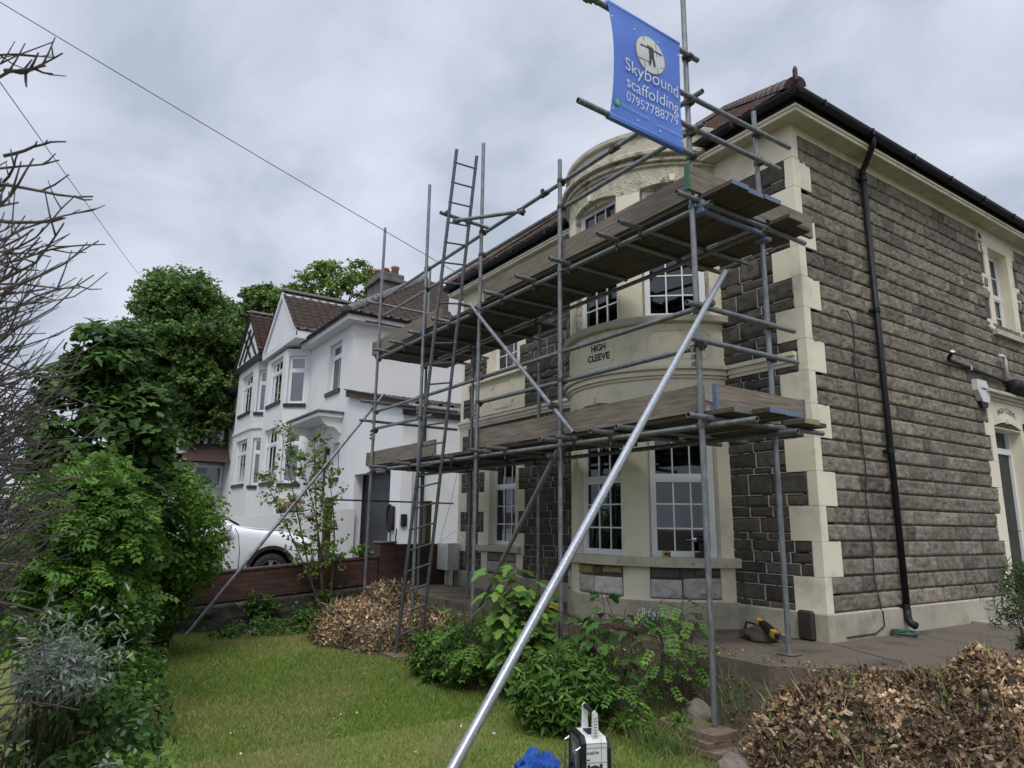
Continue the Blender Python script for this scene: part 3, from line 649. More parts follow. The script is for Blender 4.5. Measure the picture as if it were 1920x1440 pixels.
MB().tube(fn_side(4.88, 1.62, -0.15), fn_side(4.88, 1.62, -0.10), 0.012).tube(fn_side(4.88, 1.62, -0.10), fn_side(4.78, 1.62, -0.10), 0.009).build('handle', M['steel_clean'], door)

# ---- bow bay
def arc_wall(mb, r, t0, t1, z0, z1, ops, step=1.5, dep=0.13, arch=0.07):
    br = sorted(set([t0, t1]+[a for o in ops for a in o[:2]])); th = []
    for a, b in zip(br[:-1], br[1:]):
        n = max(1, int(round((b-a)/step))); th += [a+(b-a)*i/n for i in range(n)]
    th.append(t1)
    P = lambda t, rr, z: (XC+rr*math.cos(R_(t)), YC+rr*math.sin(R_(t)), z)
    for a, b in zip(th[:-1], th[1:]):
        m = (a+b)/2; op = next((o for o in ops if o[0] < m < o[1]), None)
        if op is None: mb.quad(P(a, r, z0), P(b, r, z0), P(b, r, z1), P(a, r, z1)); continue
        c = (op[0]+op[1])/2; hw = (op[1]-op[0])/2
        ar = lambda t: op[3]+arch*(1-((t-c)/hw)**2)
        mb.quad(P(a, r, z0), P(b, r, z0), P(b, r, op[2]), P(a, r, op[2])); mb.quad(P(a, r, ar(a)), P(b, r, ar(b)), P(b, r, z1), P(a, r, z1))
        mb.quad(P(a, r, ar(a)), P(a, r-dep*0.55, ar(a)), P(b, r-dep*0.55, ar(b)), P(b, r, ar(b)))
        mb.quad(P(a, r-dep*0.55, op[3]-0.01), P(b, r-dep*0.55, op[3]-0.01), P(b, r-dep*0.55, ar(b)), P(a, r-dep*0.55, ar(a)))
        mb.quad(P(a, r-dep*0.55, op[3]-0.01), P(a, r-dep-0.08, op[3]-0.01), P(b, r-dep-0.08, op[3]-0.01), P(b, r-dep*0.55, op[3]-0.01))
        mb.quad(P(a, r, op[2]), P(b, r, op[2]), P(b, r-dep-0.08, op[2]), P(a, r-dep-0.08, op[2]))
    for o in ops:
        for t in o[:2]: mb.quad(P(t, r, o[2]), P(t, r, o[3]+0.003), P(t, r-dep-0.06, o[3]+0.003), P(t, r-dep-0.06, o[2]))
def arc_ring(mb, r0, r1, z0, z1, t0=-166.5, t1=-13.5, step=1.5, ch=0.004):
    n = int((t1-t0)/step); prof = [(r0, z0), (r1-ch, z0), (r1, z0+ch), (r1, z1-ch), (r1-ch, z1), (r0, z1)]; vs = []; fs = []; m = len(prof)
    for i in range(n+1):
        t = R_(t0+(t1-t0)*i/n)
        for r, z_ in prof: vs.append((XC+r*math.cos(t), YC+r*math.sin(t), z_))
    for i in range(n):
        for k in range(m): a = i*m+k; b = i*m+(k+1) % m; fs.append((a, a+m, b+m, b))
    fs += [tuple(range(m)), tuple(n*m+k for k in range(m-1, -1, -1))]
    mb.add(vs, fs)
OPS = [(-157, -122), (-108, -72), (-58, -23)]
T0, T1 = -164.7, -15.3
bw = MB(); arc_wall(bw, RB, T0, T1, 0.5, 3.27, [(a, b, 1.285, 2.985) for a, b in OPS]); arc_wall(bw, RB, T0, T1, 3.39, 4.0, [])
bay = bw.build('bow_bay', M['cream'], house)
up = MB(); arc_wall(up, RB, T0, T1, 4.0, 5.94, [(a, b, 4.01, 5.64) for a, b in OPS], arch=0.05); up.build('flaking_upper_wall', M['cream_old'], bay)
# smooth piers of the upper storey sit just proud of the flaking render
for a, b in ((-164.7, -157.2), (-121.8, -108.2), (-71.8, -58.2), (-22.8, -15.3)): us = MB(); arc_ring(us, RB-0.1, RB+0.006, 4.02, 5.60, a, b, 1.0); us.build('window_pier', M['cream'], bay)
rg = MB(); arc_ring(rg, RB-0.1, RB+0.05, 0.4, 0.83); rg.build('bay_plinth', M['plinth'], bay)
rg = MB(); arc_ring(rg, RB-0.22, RB+0.085, 1.185, 1.287); rg.build('bay_sill', M['cream_sill'], bay); rg = MB(); arc_ring(rg, RB-0.22, RB+0.08, 3.915, 4.005, ch=0.012); rg.build('bay_sill', M['cream_sill'], bay)
rg = MB()
for e, a, b in ((0.025, 3.262, 3.295), (0.055, 3.295, 3.335), (0.040, 3.335, 3.36), (0.085, 3.36, 3.405)): arc_ring(rg, RB-0.15, RB+e, a, b)
arc_ring(rg, RB-0.15, RB+0.014, 3.405, 3.47)
rg.build('bay_string_course', M['cream'], bay)
rg = MB()
for e, a, b in ((0.03, 5.90, 5.945), (0.065, 5.945, 5.985), (0.05, 5.985, 6.02), (0.11, 6.02, 6.085), (0.08, 6.085, 6.11)): arc_ring(rg, RB-0.15, RB+e, a, b, ch=0.010)
rg.build('bay_cornice', M['cream_old'], bay)
rg = MB(); arc_ring(rg, RB-0.12, RB+0.0, 6.11, 6.335, -180, 0); rg.build('bay_parapet', M['cream_sill'], bay)
rg = MB(); arc_ring(rg, RB-0.16, RB+0.045, 6.335, 6.415, -180, 0, ch=0.014); rg.build('parapet_coping', M['cream_sill'], bay)
MB().add([(XC+(RB-0.1)*math.cos(R_(t)), YC+(RB-0.1)*math.sin(R_(t)), 6.15) for t in range(-180, 181, 10)], [tuple(range(37))]).build('bay_roof', M['cement'], bay)
for a, b in OPS:
    c = R_((a+b)/2)*RB
    for z0 in (3.035, 5.69): ks = MB(); ks.prism([(c-0.025, z0), (c+0.025, z0), (c+0.04, z0+0.085), (c-0.04, z0+0.085)], fn_bay, -0.03, 0.035); ks.build('keystone', M['cream'], bay)
pm_ = MB()
for a, b in ((-107, -73), (-58, -22), (-158, -122)): octa(pm_, R_(a+2)*RB, R_(b-2)*RB, 3.50, 3.83, fn_bay, 0.055, 0.007, -0.003, 0.010)
for t in (-115, -65, -112.5, -67.5, -19):
    s_ = R_(t)*RB; pm_.prism([(s_-0.003, 3.47), (s_+0.003, 3.47), (s_+0.003, 3.91), (s_-0.003, 3.91)], fn_bay, -0.003, 0.006)
pm_.build('panel_moulding', M['cream'], bay)
tx = MB()
for word, z0, w_, off in (('HIGH', 3.69, 0.24, -0.115), ('CLEEVE', 3.57, 0.37, -0.185)):
    V, F = text_arr(word, 1.0, 0.02, 0.03); lo = V.min(0); hi = V.max(0); s_ = w_/(hi[0]-lo[0])
    tx.add([fn_bay(R_(-86)*RB+off+(p[0]-lo[0])*s_, z0+(p[1]-lo[1])/(hi[1]-lo[1])*0.088, 0.004+p[2]*0.06) for p in V], F)
tx.build('house_name', M['letters'], bay)
for (a, b) in OPS:
    for (z0, z1, tr, rw) in ((1.287, 3.03, (2.15,), (2, 1)), (4.01, 5.66, (4.82,), (2, 2))):
        rr = RB-0.105; c = R_((a+b)/2)
        P0 = (XC+rr*math.cos(R_(a)), YC+rr*math.sin(R_(a)), 0); P1 = (XC+rr*math.cos(R_(b)), YC+rr*math.sin(R_(b)), 0)
        window(house, P0, P1, z0, z1, (math.cos(c), math.sin(c), 0), tr, 3, rw, curtain=[(0, 1, 'blind')] if z0 < 2 else [(0, 0.22, 'curtain'), (0.8, 1, 'curtain')], room=0.35)
aps = []
for a, b in ((-104.5, -72), (-58, -24), (-156, -124)):
    s0, s1 = R_(a)*RB, R_(b)*RB; w_ = s1-s0
    aps += [(s0, s0+w_*0.42, 1.06, 1.18), (s0+w_*0.42, s0+w_*0.62, 1.06, 1.18), (s0+w_*0.62, s1, 1.09, 1.18), (s0, s0+w_*0.45, 0.86, 1.06), (s0+w_*0.45, s1, 0.86, 1.08 if a > -70 else 1.06)]
def tone_ap(bi, u, v):
    if v > 1.1: return random.choice([(0.10, 0.085, 0.07), (0.30, 0.21, 0.10), (0.38, 0.37, 0.34), (0.09, 0.08, 0.07)])
    return random.choice([(0.50, 0.49, 0.47), (0.44, 0.41, 0.37), (0.55, 0.54, 0.52)])
for a, b in ((-104.5, -72), (-58, -24), (-156, -124)): bk = MB(); arc_ring(bk, RB-0.05, RB+0.003, 0.855, 1.184, a, b, 1.0); bk.build('apron_joint', M['joint'], bay)
for k5 in (0, 5, 10): stone_blocks('apron_stonework', aps[k5:k5+5], lambda u, v, d: fn_bay(u, v, d+0.003), M['pale_stone'], bay, amp=0.016, cell=0.018, tones=tone_ap, seed=31)

# ---- eaves, gutter, roof
OH = 0.22
def loop_rect(e): return (XL-e, XS+e, -e, YB+e)
sf = MB(); x0, x1, y0, y1 = loop_rect(OH)
sf.box(x0, x1, y0, -0.022, 5.955, 5.975); sf.box(XS+0.022, x1, -0.0215, y1, 5.955, 5.975); sf.box(x0, XL, -0.0215, y1, 5.955, 5.975)
sf.build('soffit', M['cream_sill'], house)
cr = MB()
for e, z0, z1 in ((0.012, 5.940, 5.975), (0.030, 5.976, 6.005)):
    cr.box(x0-e, x1+e, y0-e, y0+0.01, z0, z1, 0.004); cr.box(x1-0.01, x1+e-0.0005, y0+0.0105, y1, z0, z1, 0.004); cr.box(x0-e, x0+0.01, y0+0.0105, y1, z0, z1, 0.004)
cr.build('eaves_moulding', M['cream'], house)
fa = MB(); fa.box(x0, x1+0.005, y0-0.005, y0+0.02, 6.006, 6.15); fa.box(x1-0.02, x1+0.006, y0+0.0205, y1, 6.006, 6.15); fa.box(x0, x0+0.02, y0+0.0205, y1, 6.006, 6.15)
fa.build('fascia', M['black_plastic'], house)
def gutter(mb, p, q, r=0.062):
    p = np.array(p, float); q = np.array(q, float); d = (q-p)/np.linalg.norm(q-p); s_ = np.cross(d, (0, 0, 1.0)); n = 10; vs = []; fs = []
    for c in (p, q):
        for rr in (r, r*0.88):
            for i in range(n+1): t = math.pi+math.pi*i/n; vs.append(c+rr*(s_*math.cos(t)+np.array([0, 0, 1.0])*math.sin(t)))
    m = n+1
    for i in range(n): fs += [(i, i+1, 2*m+i+1, 2*m+i), (m+i+1, m+i, 3*m+i, 3*m+i+1), (i+1, i, m+i, m+i+1), (2*m+i, 2*m+i+1, 3*m+i+1, 3*m+i)]
    fs += [(0, 2*m, 3*m, m), (n, m+n, 3*m+n, 2*m+n)]
    mb.add(vs, fs)
    L_ = np.linalg.norm(q-p); k = 0.5
    while k < L_: mb.obox(p+d*k+np.array([0, 0, -0.028]), d, s_, (0, 0, 1), 0.018, r*1.08, r*0.60); k += 0.95
gt = MB(); ge = OH+0.07; gz = 6.125
gutter(gt, (XL-ge, -ge, gz), (XC-RB*0.97, -ge, gz)); gutter(gt, (XC+RB*0.99, -ge, gz), (XS+ge+0.06, -ge, gz)); gutter(gt, (XS+ge, -ge-0.055, gz), (XS+ge, YB+ge, gz)); gutter(gt, (XL-ge, -ge, gz), (XL-ge, YB+ge, gz))
gt.build('gutter', M['black_plastic'], house)
def tiled(name, O, Ud, Vd, ulen, vlen, mat, parent, keep, tu=0.17, tv=0.22, amp=0.012, lip=0.015, kind='roll', su=6):
    """tile field: O eaves corner, Ud along eaves, Vd up slope (unit)"""
    O = np.array(O, float); Ud = np.array(Ud, float); Vd = np.array(Vd, float); Nn = np.cross(Ud, Vd); Nn = Nn if Nn[2] > 0 else -Nn
    nu = int(ulen/tu*su)+1; rows_n = int(vlen/tv); us_ = np.linspace(0, ulen, nu); vs_ = []; hs = []
    for k in range(rows_n):
        vs_ += [k*tv, k*tv+tv*0.995]; hs += [lip, 0.0]
    U, Vv = np.meshgrid(us_, vs_, indexing='ij'); H = np.broadcast_to(np.array(hs), U.shape).copy()
    row = np.broadcast_to((np.arange(len(vs_))//2), U.shape)
    if kind == 'roll': ph = (U/tu) % 1.0; H += amp*np.where(ph < 0.45, np.sin(ph/0.45*math.pi), -0.15)
    else:
        ph = ((U+row*tu/2)/tu); H += amp*(vnoise(np.floor(ph), row.astype(float), 4))-0.006*(np.abs((ph % 1.0)-0.5) > 0.46)
    jit = 0.012*fbm(U*0.8, Vv*0.8, 3)
    P = O+U[..., None]*Ud+Vv[..., None]*Vd+(H+jit)[..., None]*Nn
    return grid_mesh(name, P, mat, parent, keep=keep, smooth=False)
PITCH = R_(40); cp, sp_ = math.cos(PITCH), math.sin(PITCH); ez = 6.165; ee = OH+0.06
X0, X1, Y0, Y1 = XL-ee, XS+ee, -ee, YB+ee
hx = (X1-X0)/2; ridge_z = ez+hx*math.tan(PITCH)
tiled('roof_tiles', (X0, Y0, ez), (1, 0, 0), (0, cp, sp_), X1-X0, hx/cp, M['clay_tile'], house, lambda c: (c[:, 0]-X0 > (c[:, 1]-Y0)-0.05) & (X1-c[:, 0] > (c[:, 1]-Y0)-0.05), 0.17, 0.11, 0.010, 0.014, 'plain', 5)
tiled('roof_tiles', (X1, Y0, ez), (0, 1, 0), (-cp, 0, sp_), Y1-Y0, hx/cp, M['clay_tile'], house, lambda c: ((c[:, 1]-Y0) > (X1-c[:, 0])-0.05) & (Y1-c[:, 1] > (X1-c[:, 0])-0.05), 0.17, 0.11, 0.010, 0.014, 'plain', 5)
rf = MB(); rz = ridge_z-0.02
rf.add([(X0, Y0, ez-0.02), (X1, Y0, ez-0.02), (X1, Y1, ez-0.02), (X0, Y1, ez-0.02), ((X0+X1)/2, Y0+hx, rz-0.03), ((X0+X1)/2, Y1-hx, rz-0.03)], [(0, 1, 4), (1, 2, 5, 4), (2, 3, 5), (3, 0, 4, 5), (3, 2, 1, 0)])
rf.build('roof', M['clay_tile'], house)
def ridge(mb, p, q, r=0.10, step=0.38, n=8):
    p = np.array(p, float); q = np.array(q, float); L_ = np.linalg.norm(q-p); d = (q-p)/L_; s_ = np.cross(d, (0, 0, 1.0)); s_ /= np.linalg.norm(s_); up_ = np.cross(s_, d); k = 0
    while k*step < L_:
        a = p+d*k*step; b = p+d*min((k+1)*step, L_); vs = []; fs = []
        for c, rr in ((a, r*1.05), (b, r*0.97)):
            for i in range(n+1): t = math.pi*i/n; vs.append(c+rr*(s_*math.cos(t)+up_*math.sin(t)))
        for i in range(n): fs.append((i, i+1, n+2+i, n+1+i))
        fs.append(tuple(range(n+1))); fs.append(tuple(range(2*n+1, n, -1)))
        mb.add(vs, fs); k += 1
hr = MB(); A_ = ((X0+X1)/2, Y0+hx, ridge_z)
ridge(hr, (X1-0.02, Y0+0.02, ez+0.0), A_, 0.11); ridge(hr, (X0+0.02, Y0+0.02, ez+0.0), A_, 0.11); ridge(hr, A_, ((X0+X1)/2, Y1-hx, ridge_z), 0.11)
hr.build('hip_tiles', M['clay_tile'], house)
MB().path([(X1+0.00, Y0+0.0, ez+0.02), (X1+0.05, Y0-0.05, ez+0.03), (X1+0.05, Y0-0.05, ez+0.15), (X1+0.03, Y0-0.03, ez+0.19), (X1-0.0, Y0+0.0, ez+0.18), (X1+0.0, Y0+0.0, ez+0.12)], 0.017, 8).build('hip_iron', M['mauve'], house)
MB().path([(X0+0.00, Y0+0.0, ez+0.02), (X0-0.05, Y0-0.05, ez+0.03), (X0-0.05, Y0-0.05, ez+0.12), (X0-0.03, Y0-0.03, ez+0.17), (X0+0.02, Y0+0.02, ez+0.16), (X0+0.03, Y0+0.03, ez+0.11), (X0+0.0, Y0-0.0, ez+0.09)], 0.012, 8).build('hip_iron', M['black_paint'], house)
# downpipe on the side wall
dp = MB(); r = 0.034; yd = 1.30
dp.path([(XS+ge, yd-0.12, 6.09), (XS+ge, yd-0.12, 6.00), (XS+ge-0.02, yd-0.11, 5.96), (XS+0.11, yd-0.0, 5.83), (XS+0.075, yd, 5.78), (XS+0.075, yd, 5.70)], r, 14)
dp.tube((XS+0.075, yd, 5.72), (XS+0.085, yd, 0.78), r, 16); dp.path([(XS+0.085, yd, 0.80), (XS+0.085, yd, 0.72), (XS+0.11, yd-0.01, 0.67), (XS+0.17, yd-0.02, 0.645)], r*1.15, 14)
pipe = dp.build('downpipe', M['black_plastic'], house, smooth=True)
for z_ in (5.68, 4.05, 2.45, 0.83):
    MB().tube((XS+0.08, yd, z_-0.025), (XS+0.08, yd, z_+0.025), r*1.22, 16).box(XS+0.0, XS+0.06, yd-0.07, yd+0.07, z_-0.012, z_+0.012).build('bracket', M['black_plastic'], pipe)

# ------------------------------------------------------------------ terrain, terrace, boundary
def yedge(x): return np.where(x < 0.35, -1.46, -1.46+(x-0.35)*1.1)
def sstep(t): t = np.clip(t, 0, 1); return t*t*(3-2*t)
def tz(x, y):
    x = np.asarray(x, float); y = np.asarray(y, float)
    h = 0.46*sstep((y-yedge(x)+0.30)/0.30)
    h = h+0.03*(fbm(x*1.7, y*1.7, 5)-0.5)*sstep((y+2.9)/0.8)
    h = h+0.02*(fbm(x*0.8, y*0.8, 9)-0.5)
    left = sstep((-7.62-x)/0.05)                      # neighbour's drive, higher and falling to the road
    nz = 0.50+0.045*np.clip(y, -12, 3)+1.30*sstep((-15.6-x)/0.5)
    h = h*(1-left)+nz*left
    far_ = sstep((np.hypot(x+4, y+2)-26)/40)
    return h+far_*(2.2)*sstep((-x-20)/40)
xs = np.concatenate([np.linspace(-400, -40, 10), np.linspace(-38, -16, 23), np.linspace(-15.8, -7.8, 17), [-7.7, -7.63], np.arange(-7.55, 4.5, 0.06), np.linspace(4.6, 14, 16), np.linspace(20, 400, 10)])
ys = np.concatenate([np.linspace(-400, -20, 10), np.linspace(-18, -6.6, 16), np.arange(-6.5, 0.3, 0.06), np.linspace(0.5, 12, 24), np.linspace(16, 400, 14)])
Xg, Yg = np.meshgrid(xs, ys, indexing='ij'); Zg = tz(Xg, Yg)
P = np.stack([Xg, Yg, Zg], -1)
def in_lawn(c): return (c[:, 0] > -7.5) & (c[:, 1] < yedge(c[:, 0])-0.75-0.25*np.sin(c[:, 0]*1.3)) & (c[:, 0] < 6) & (c[:, 1] > -12)
tag(grid_mesh('ground', P, M['soil'], keep=lambda c: ~in_lawn(c) & (c[:, 0] > -7.6)), kind='structure')
tag(grid_mesh('drive', P, M['drive'], keep=lambda c: ~in_lawn(c) & (c[:, 0] <= -7.6)), kind='structure')
tag(grid_mesh('lawn', P, M['lawn_soil'], keep=in_lawn), kind='structure')
tr = MB(); zt = 0.565
poly = [(-7.35, -1.36), (-5.2, -1.42), (-3.0, -1.38), (-1.0, -1.45), (0.36, -1.50), (1.50, -0.22), (1.60, 9.4), (-0.15, 9.4), (-0.15, 0.1), (-7.35, 0.1)]
tr.prism(poly, lambda u, v, d: (u, v, d), 0.38, zt)
tag(tr.build('terrace', M['aggregate']), kind='structure')
cr_ = MB(); 
for (a, b) in (((0.02, -0.06), (1.2, -0.62)), ((-0.3, -0.09), (-3.0, -1.05)), ((0.25, 1.2), (1.5, 0.9))):
    a = np.array(a); b = np.array(b); t = (b-a)/np.linalg.norm(b-a); n_ = np.array([-t[1], t[0]])*0.007
    cr_.add([(*(a-n_), zt+0.004), (*(b-n_), zt+0.004), (*(b+n_), zt+0.004), (*(a+n_), zt+0.004)], [(0, 1, 2, 3)])
tag(cr_.build('terrace_joint', M['joint']), kind='structure')
tag(MB().box(0.0, 1.55, 2.75, 5.6, 0.54, 0.60, 0.01).build('path', M['pale_paving']), kind='structure')

# boundary wall
def ztop(y): return 1.035+(y+1.45)*0.076
bwall = thing('boundary_wall', 'low red brick wall on dark rubble between the two gardens, falling towards the road', 'wall', (-7.52, -4, 0))
wb = MB(); ylist = [-1.42, -3.0, -4.6, -6.2, -8.5, -11]
for a, b in zip(ylist[:-1], ylist[1:]):
    za, zb = ztop(a), ztop(b); x0, x1 = -7.62, -7.41
    vs = [(x0, b, zb-0.42), (x1, b, zb-0.42), (x1, a, za-0.42), (x0, a, za-0.42), (x0, b, zb), (x1, b, zb), (x1, a, za), (x0, a, za)]
    wb.add(vs, [(0, 3, 2, 1), (4, 5, 6, 7), (0, 1, 5, 4), (1, 2, 6, 5), (2, 3, 7, 6), (3, 0, 4, 7)])
wb.build('brick_courses', M['brick'], bwall)
yy = np.linspace(-11, -1.3, 140); zz = np.linspace(-0.05, 0.70, 18); Yw, Zw = np.meshgrid(yy, zz, indexing='ij')
Zw2 = Zw/0.70*(ztop(Yw)-0.43); Xw = -7.37+0.07*fbm(Yw*2.2, Zw*4, 3)+0.03*vnoise(Yw*7, Zw*9, 6); Xw[:, -1] = -7.55
grid_mesh('rubble_base', np.stack([Xw, Yw, Zw2], -1), M['old_stone_wall'], bwall)
cp_ = MB()
for k in range(44):
    y = -1.5-0.22*k; z_ = ztop(y); cp_.add([(-7.63, y-0.107, ztop(y-0.107)+0.0), (-7.395, y-0.107, ztop(y-0.107)), (-7.395, y+0.107, ztop(y+0.107)), (-7.63, y+0.107, ztop(y+0.107)), (-7.63, y-0.107, ztop(y-0.107)+0.03), (-7.395, y-0.107, ztop(y-0.107)+0.03), (-7.395, y+0.107, ztop(y+0.107)+0.03), (-7.63, y+0.107, ztop(y+0.107)+0.03)], [(0, 3, 2, 1), (4, 5, 6, 7), (0, 1, 5, 4), (1, 2, 6, 5), (2, 3, 7, 6), (3, 0, 4, 7)])
cp_.build('coping', M['brick'], bwall)
pw = thing('brick_pier_wall', 'taller dark brick wall with a pier behind the scaffold ladder', 'wall', (-7.5, 0, 0.4))
MB().box(-7.66, -7.38, -1.40, -1.12, 0.3, 1.275, 0.008).build('pier', M['brick'], pw)
MB().box(-7.60, -7.40, -1.118, 6.0, 0.3, 1.262, 0.006).build('wall', M['brick'], pw)
cap = MB(); cap.box(-7.68, -7.36, -1.42, -1.10, 1.276, 1.31, 0.006); cap.build('pier_cap', M['cement'], pw)
tag(MB().box(-7.60, -7.42, -2.42, -2.02, ztop(-2.2)+0.025, ztop(-2.2)+0.13, 0.012).build('coping_stone', M['cement']), 'grey stone block lying on the brick wall at the foot of the timber post', 'stone')
pf = thing('post_and_rail', 'weathered timber posts joined by one thin dark rail above the brick wall', 'fence', (-7.55, -1.4, 1.0))
for y, z0 in ((-2.31, 1.0), (-0.44, 1.262)): MB().box(-7.61, -7.50, y-0.06, y+0.06, z0, 2.03, 0.006).build('post', M['post'], pf)
MB().box(-7.575, -7.555, -2.30, 0.10, 1.985, 2.012).build('rail', M['black_paint'], pf)

# ------------------------------------------------------------------ the scaffold
scaf = thing('scaffold', 'galvanised tube scaffold of two lifts standing along the front of the stone house', 'scaffold', (-3.3, -1.4, 0.3))
TR = 0.02415; YO, YI = -1.908, -0.93
GV = M['galv']
def tube_part(name, p, q, mat=None, r=TR, parent=None): return MB().tube(p, q, r, 16, hollow=True).build(name, mat or GV, parent or scaf, smooth=False)
for x, z0, z1, dx in ((0.165, 0.15, 7.9, 0.0), (-1.71, 0.30, 5.68, 0.0), (-3.41, 0.30, 6.72, 0.01), (-5.02, 0.35, 6.80, 0.02), (-6.74, 0.25, 6.71, 0.05)):
    tube_part('standard', (x-dx*0.5, YO, z0), (x+dx*0.7, YO, z1))
for x, z0, z1 in ((0.155, 0.575, 5.65), (-3.43, 0.575, 4.36), (-5.20, 0.575, 4.36), (-6.85, 0.55, 6.26)): tube_part('standard', (x, YI, z0), (x, YI, z1))
UL, LL = 4.35, 2.43
tube_part('ledger', (0.33, YO+0.05, UL-0.01), (-6.9, YO+0.05, UL+0.03)); tube_part('ledger', (0.66, YO+0.05, LL-0.01), (-3.3, YO+0.05, LL+0.015)); tube_part('ledger', (-3.25, YO+0.052, LL+0.012), (-6.9, YO+0.05, LL+0.04))
tube_part('ledger', (0.26, YI-0.05, UL), (-6.95, YI-0.05, UL+0.01)); tube_part('ledger', (0.42, YI-0.05, LL), (-6.95, YI-0.05, LL+0.01))
for x in (0.21, -0.50, -0.83, -1.60, -2.25, -2.92, -3.50, -4.30, -5.08, -5.75, -6.38): tube_part('transom', (x, -2.13-random.uniform(0, 0.03), UL+0.052), (x+random.uniform(-0.03, 0.03), (-0.30 if x > -1.0 or x < -3.6 else -1.02), UL+0.052))
for x in (0.22, -0.62, -0.97, -1.52, -1.76, -2.80, -3.17, -4.1, -5.38, -6.22): tube_part('transom', (x, -2.12-random.uniform(0, 0.04), LL+0.052), (x+random.uniform(-0.03, 0.03), (-0.32 if x > -1.0 or x < -3.6 else -1.02), LL+0.052))
for z in (5.42, 5.10): tube_part('guard_rail', (0.30, YO+0.05, z+0.01), (-6.86, YO+0.05, z-0.0))
tube_part('guard_rail', (0.2, YO+0.05, 3.44), (-6.86, YO+0.05, 3.45)); tube_part('guard_rail', (0.2, YO+0.05, 3.10), (-3.44, YO+0.05, 3.13)); tube_part('guard_rail', (-4.72, YO+0.05, 3.13), (-6.86, YO+0.05, 3.16))
for z, ye in ((5.39, -0.46), (5.085, -0.66), (3.43, -0.615), (3.13, -0.60)): tube_part('guard_rail', (0.215, -2.08, z), (0.215, ye, z))
for z, ye in ((5.33, -0.35), (4.99, -1.0), (3.60, -0.3), (3.28, -0.3)): tube_part('guard_rail', (-6.79, -2.14, z), (-6.79, ye, z))
# braces
tube_part('brace', (-6.87, -1.70, 3.78), (-6.90, -4.46, 0.02)); tube_part('brace', (-3.55, -1.985, 4.45), (-1.40, -1.985, 2.52))
tube_part('brace', (-1.66, -1.985, 2.36), (-3.30, -1.985, 0.50))
tag(tube_part('brace', (0.235, -1.60, 3.80), (1.085, -5.09, 0.01), M['galv_new']), 'long bright raking brace from the right hand pole down to the lawn')
tag(MB().tube((0.235+0.30*0.85, -1.60-0.30*3.49, 3.80-0.30*3.79), (1.085, -5.09, 0.01), 0.0262, 16).build('brace_sleeve', M['galv_new'], scaf))
# ladder tie tubes
tube_part('tie_tube', (-3.35, -2.56, 5.50), (-3.35, -1.84, 5.48)); tube_part('tie_tube', (-3.36, -2.36, 5.44), (-2.36, -1.95, 5.30))
# banner tubes
tube_part('banner_tube', (0.215, -3.45, 5.85), (0.215, -1.80, 5.815)); tube_part('banner_tube', (0.215, -3.23, 4.85), (0.215, -1.90, 4.82))
# couplers
def coupler(x, y, z, ax, mat='coupler', s=1.0, rot=0.0):
    """right angle coupler round a vertical pole, body towards ax"""
    mb = MB(); ax = np.array(ax, float); sd_ = np.cross((0, 0, 1.0), ax); c = np.array([x, y, z])
    mb.tube(c-(0, 0, 0.020), c+(0, 0, 0.020), 0.031, 12); b = c+ax*0.048; mb.tube(b-sd_*0.020, b+sd_*0.020, 0.031, 12)
    mb.obox(c+ax*0.024, ax, sd_, (0, 0, 1), 0.030, 0.026, 0.026)
    u_ = random.choice((-1, 1)); mb.tube(c+sd_*u_*0.036, c+sd_*u_*0.036+ax*0.055*random.choice((-1, 1)), 0.0065, 6); mb.tube(c+sd_*u_*0.036-(0, 0, 0.012), c+sd_*u_*0.036+(0, 0, 0.012), 0.013, 6)
    mb.tube(b+np.array([0, 0, 1.0])*0.034*u_, b+np.array([0, 0, 1.0])*0.034*u_-ax*0.04+sd_*0.02, 0.0065, 6); mb.obox(b+np.array([0, 0, 0.036])*u_, ax, sd_, (0, 0, 1), 0.014, 0.014, 0.010)
    mb.build('coupler', M[mat], scaf)
random.seed(3)
for x in (0.165, -1.71, -3.41, -5.02, -6.74):
    for z in (UL, LL, 5.42, 5.10, 3.44, 3.12):
        if x == -5.02 and z == 3.12: pass
        m_n = random.choice(['coupler', 'coupler', 'coupler_pale'])
        if z == UL and x in (0.165, -5.02, -6.74, -3.41): m_n = 'blue_paint'
        coupler(x, YO, z, (0, 1, 0), m_n)
for x in (0.155, -3.43, -5.20, -6.85):
    for z in (UL, LL): coupler(x, YI, z, (0, -1, 0), 'blue_paint' if x == 0.155 else 'coupler')
for z in (5.39, 5.085, 3.43, 3.13): coupler(0.155, YI, z+0.0, (1, 0, 0)); coupler(0.165, YO, z-0.035, (1, 0, 0))
for z in (5.33, 4.99, 3.60, 3.28): coupler(-6.74, YO, z, (-1, 0, 0), 'coupler_pale')
coupler(0.165, YO, 5.815, (1, 0, 0)); coupler(0.165, YO, 4.82, (1, 0, 0))
for (p, d) in (((0.235, -1.86, 3.45), (1, 0, 0)), ((-6.88, -1.86, 3.56), (-1, 0, 0)), ((-3.44, -1.97, 4.30), (0, -1, 0)), ((-1.72, -1.97, 2.83), (0, -1, 0)), ((-1.74, -1.97, 2.30), (0, -1, 0)), ((-3.35, -2.47, 5.50), (1, 0, 0)), ((-3.35, -2.12, 5.49), (-1, 0, 0)), ((-3.36, -2.30, 5.44), (0, 0.6, 0.8)), ((-2.42, -1.97, 5.32), (0, 1, 0)), ((0.215, -3.07, 5.86), (0, 1, 0)), ((0.215, -3.10, 5.83), (0, -1, 0))): coupler(*p, d, 'coupler_pale' if p[0] > 0.2 else 'coupler')
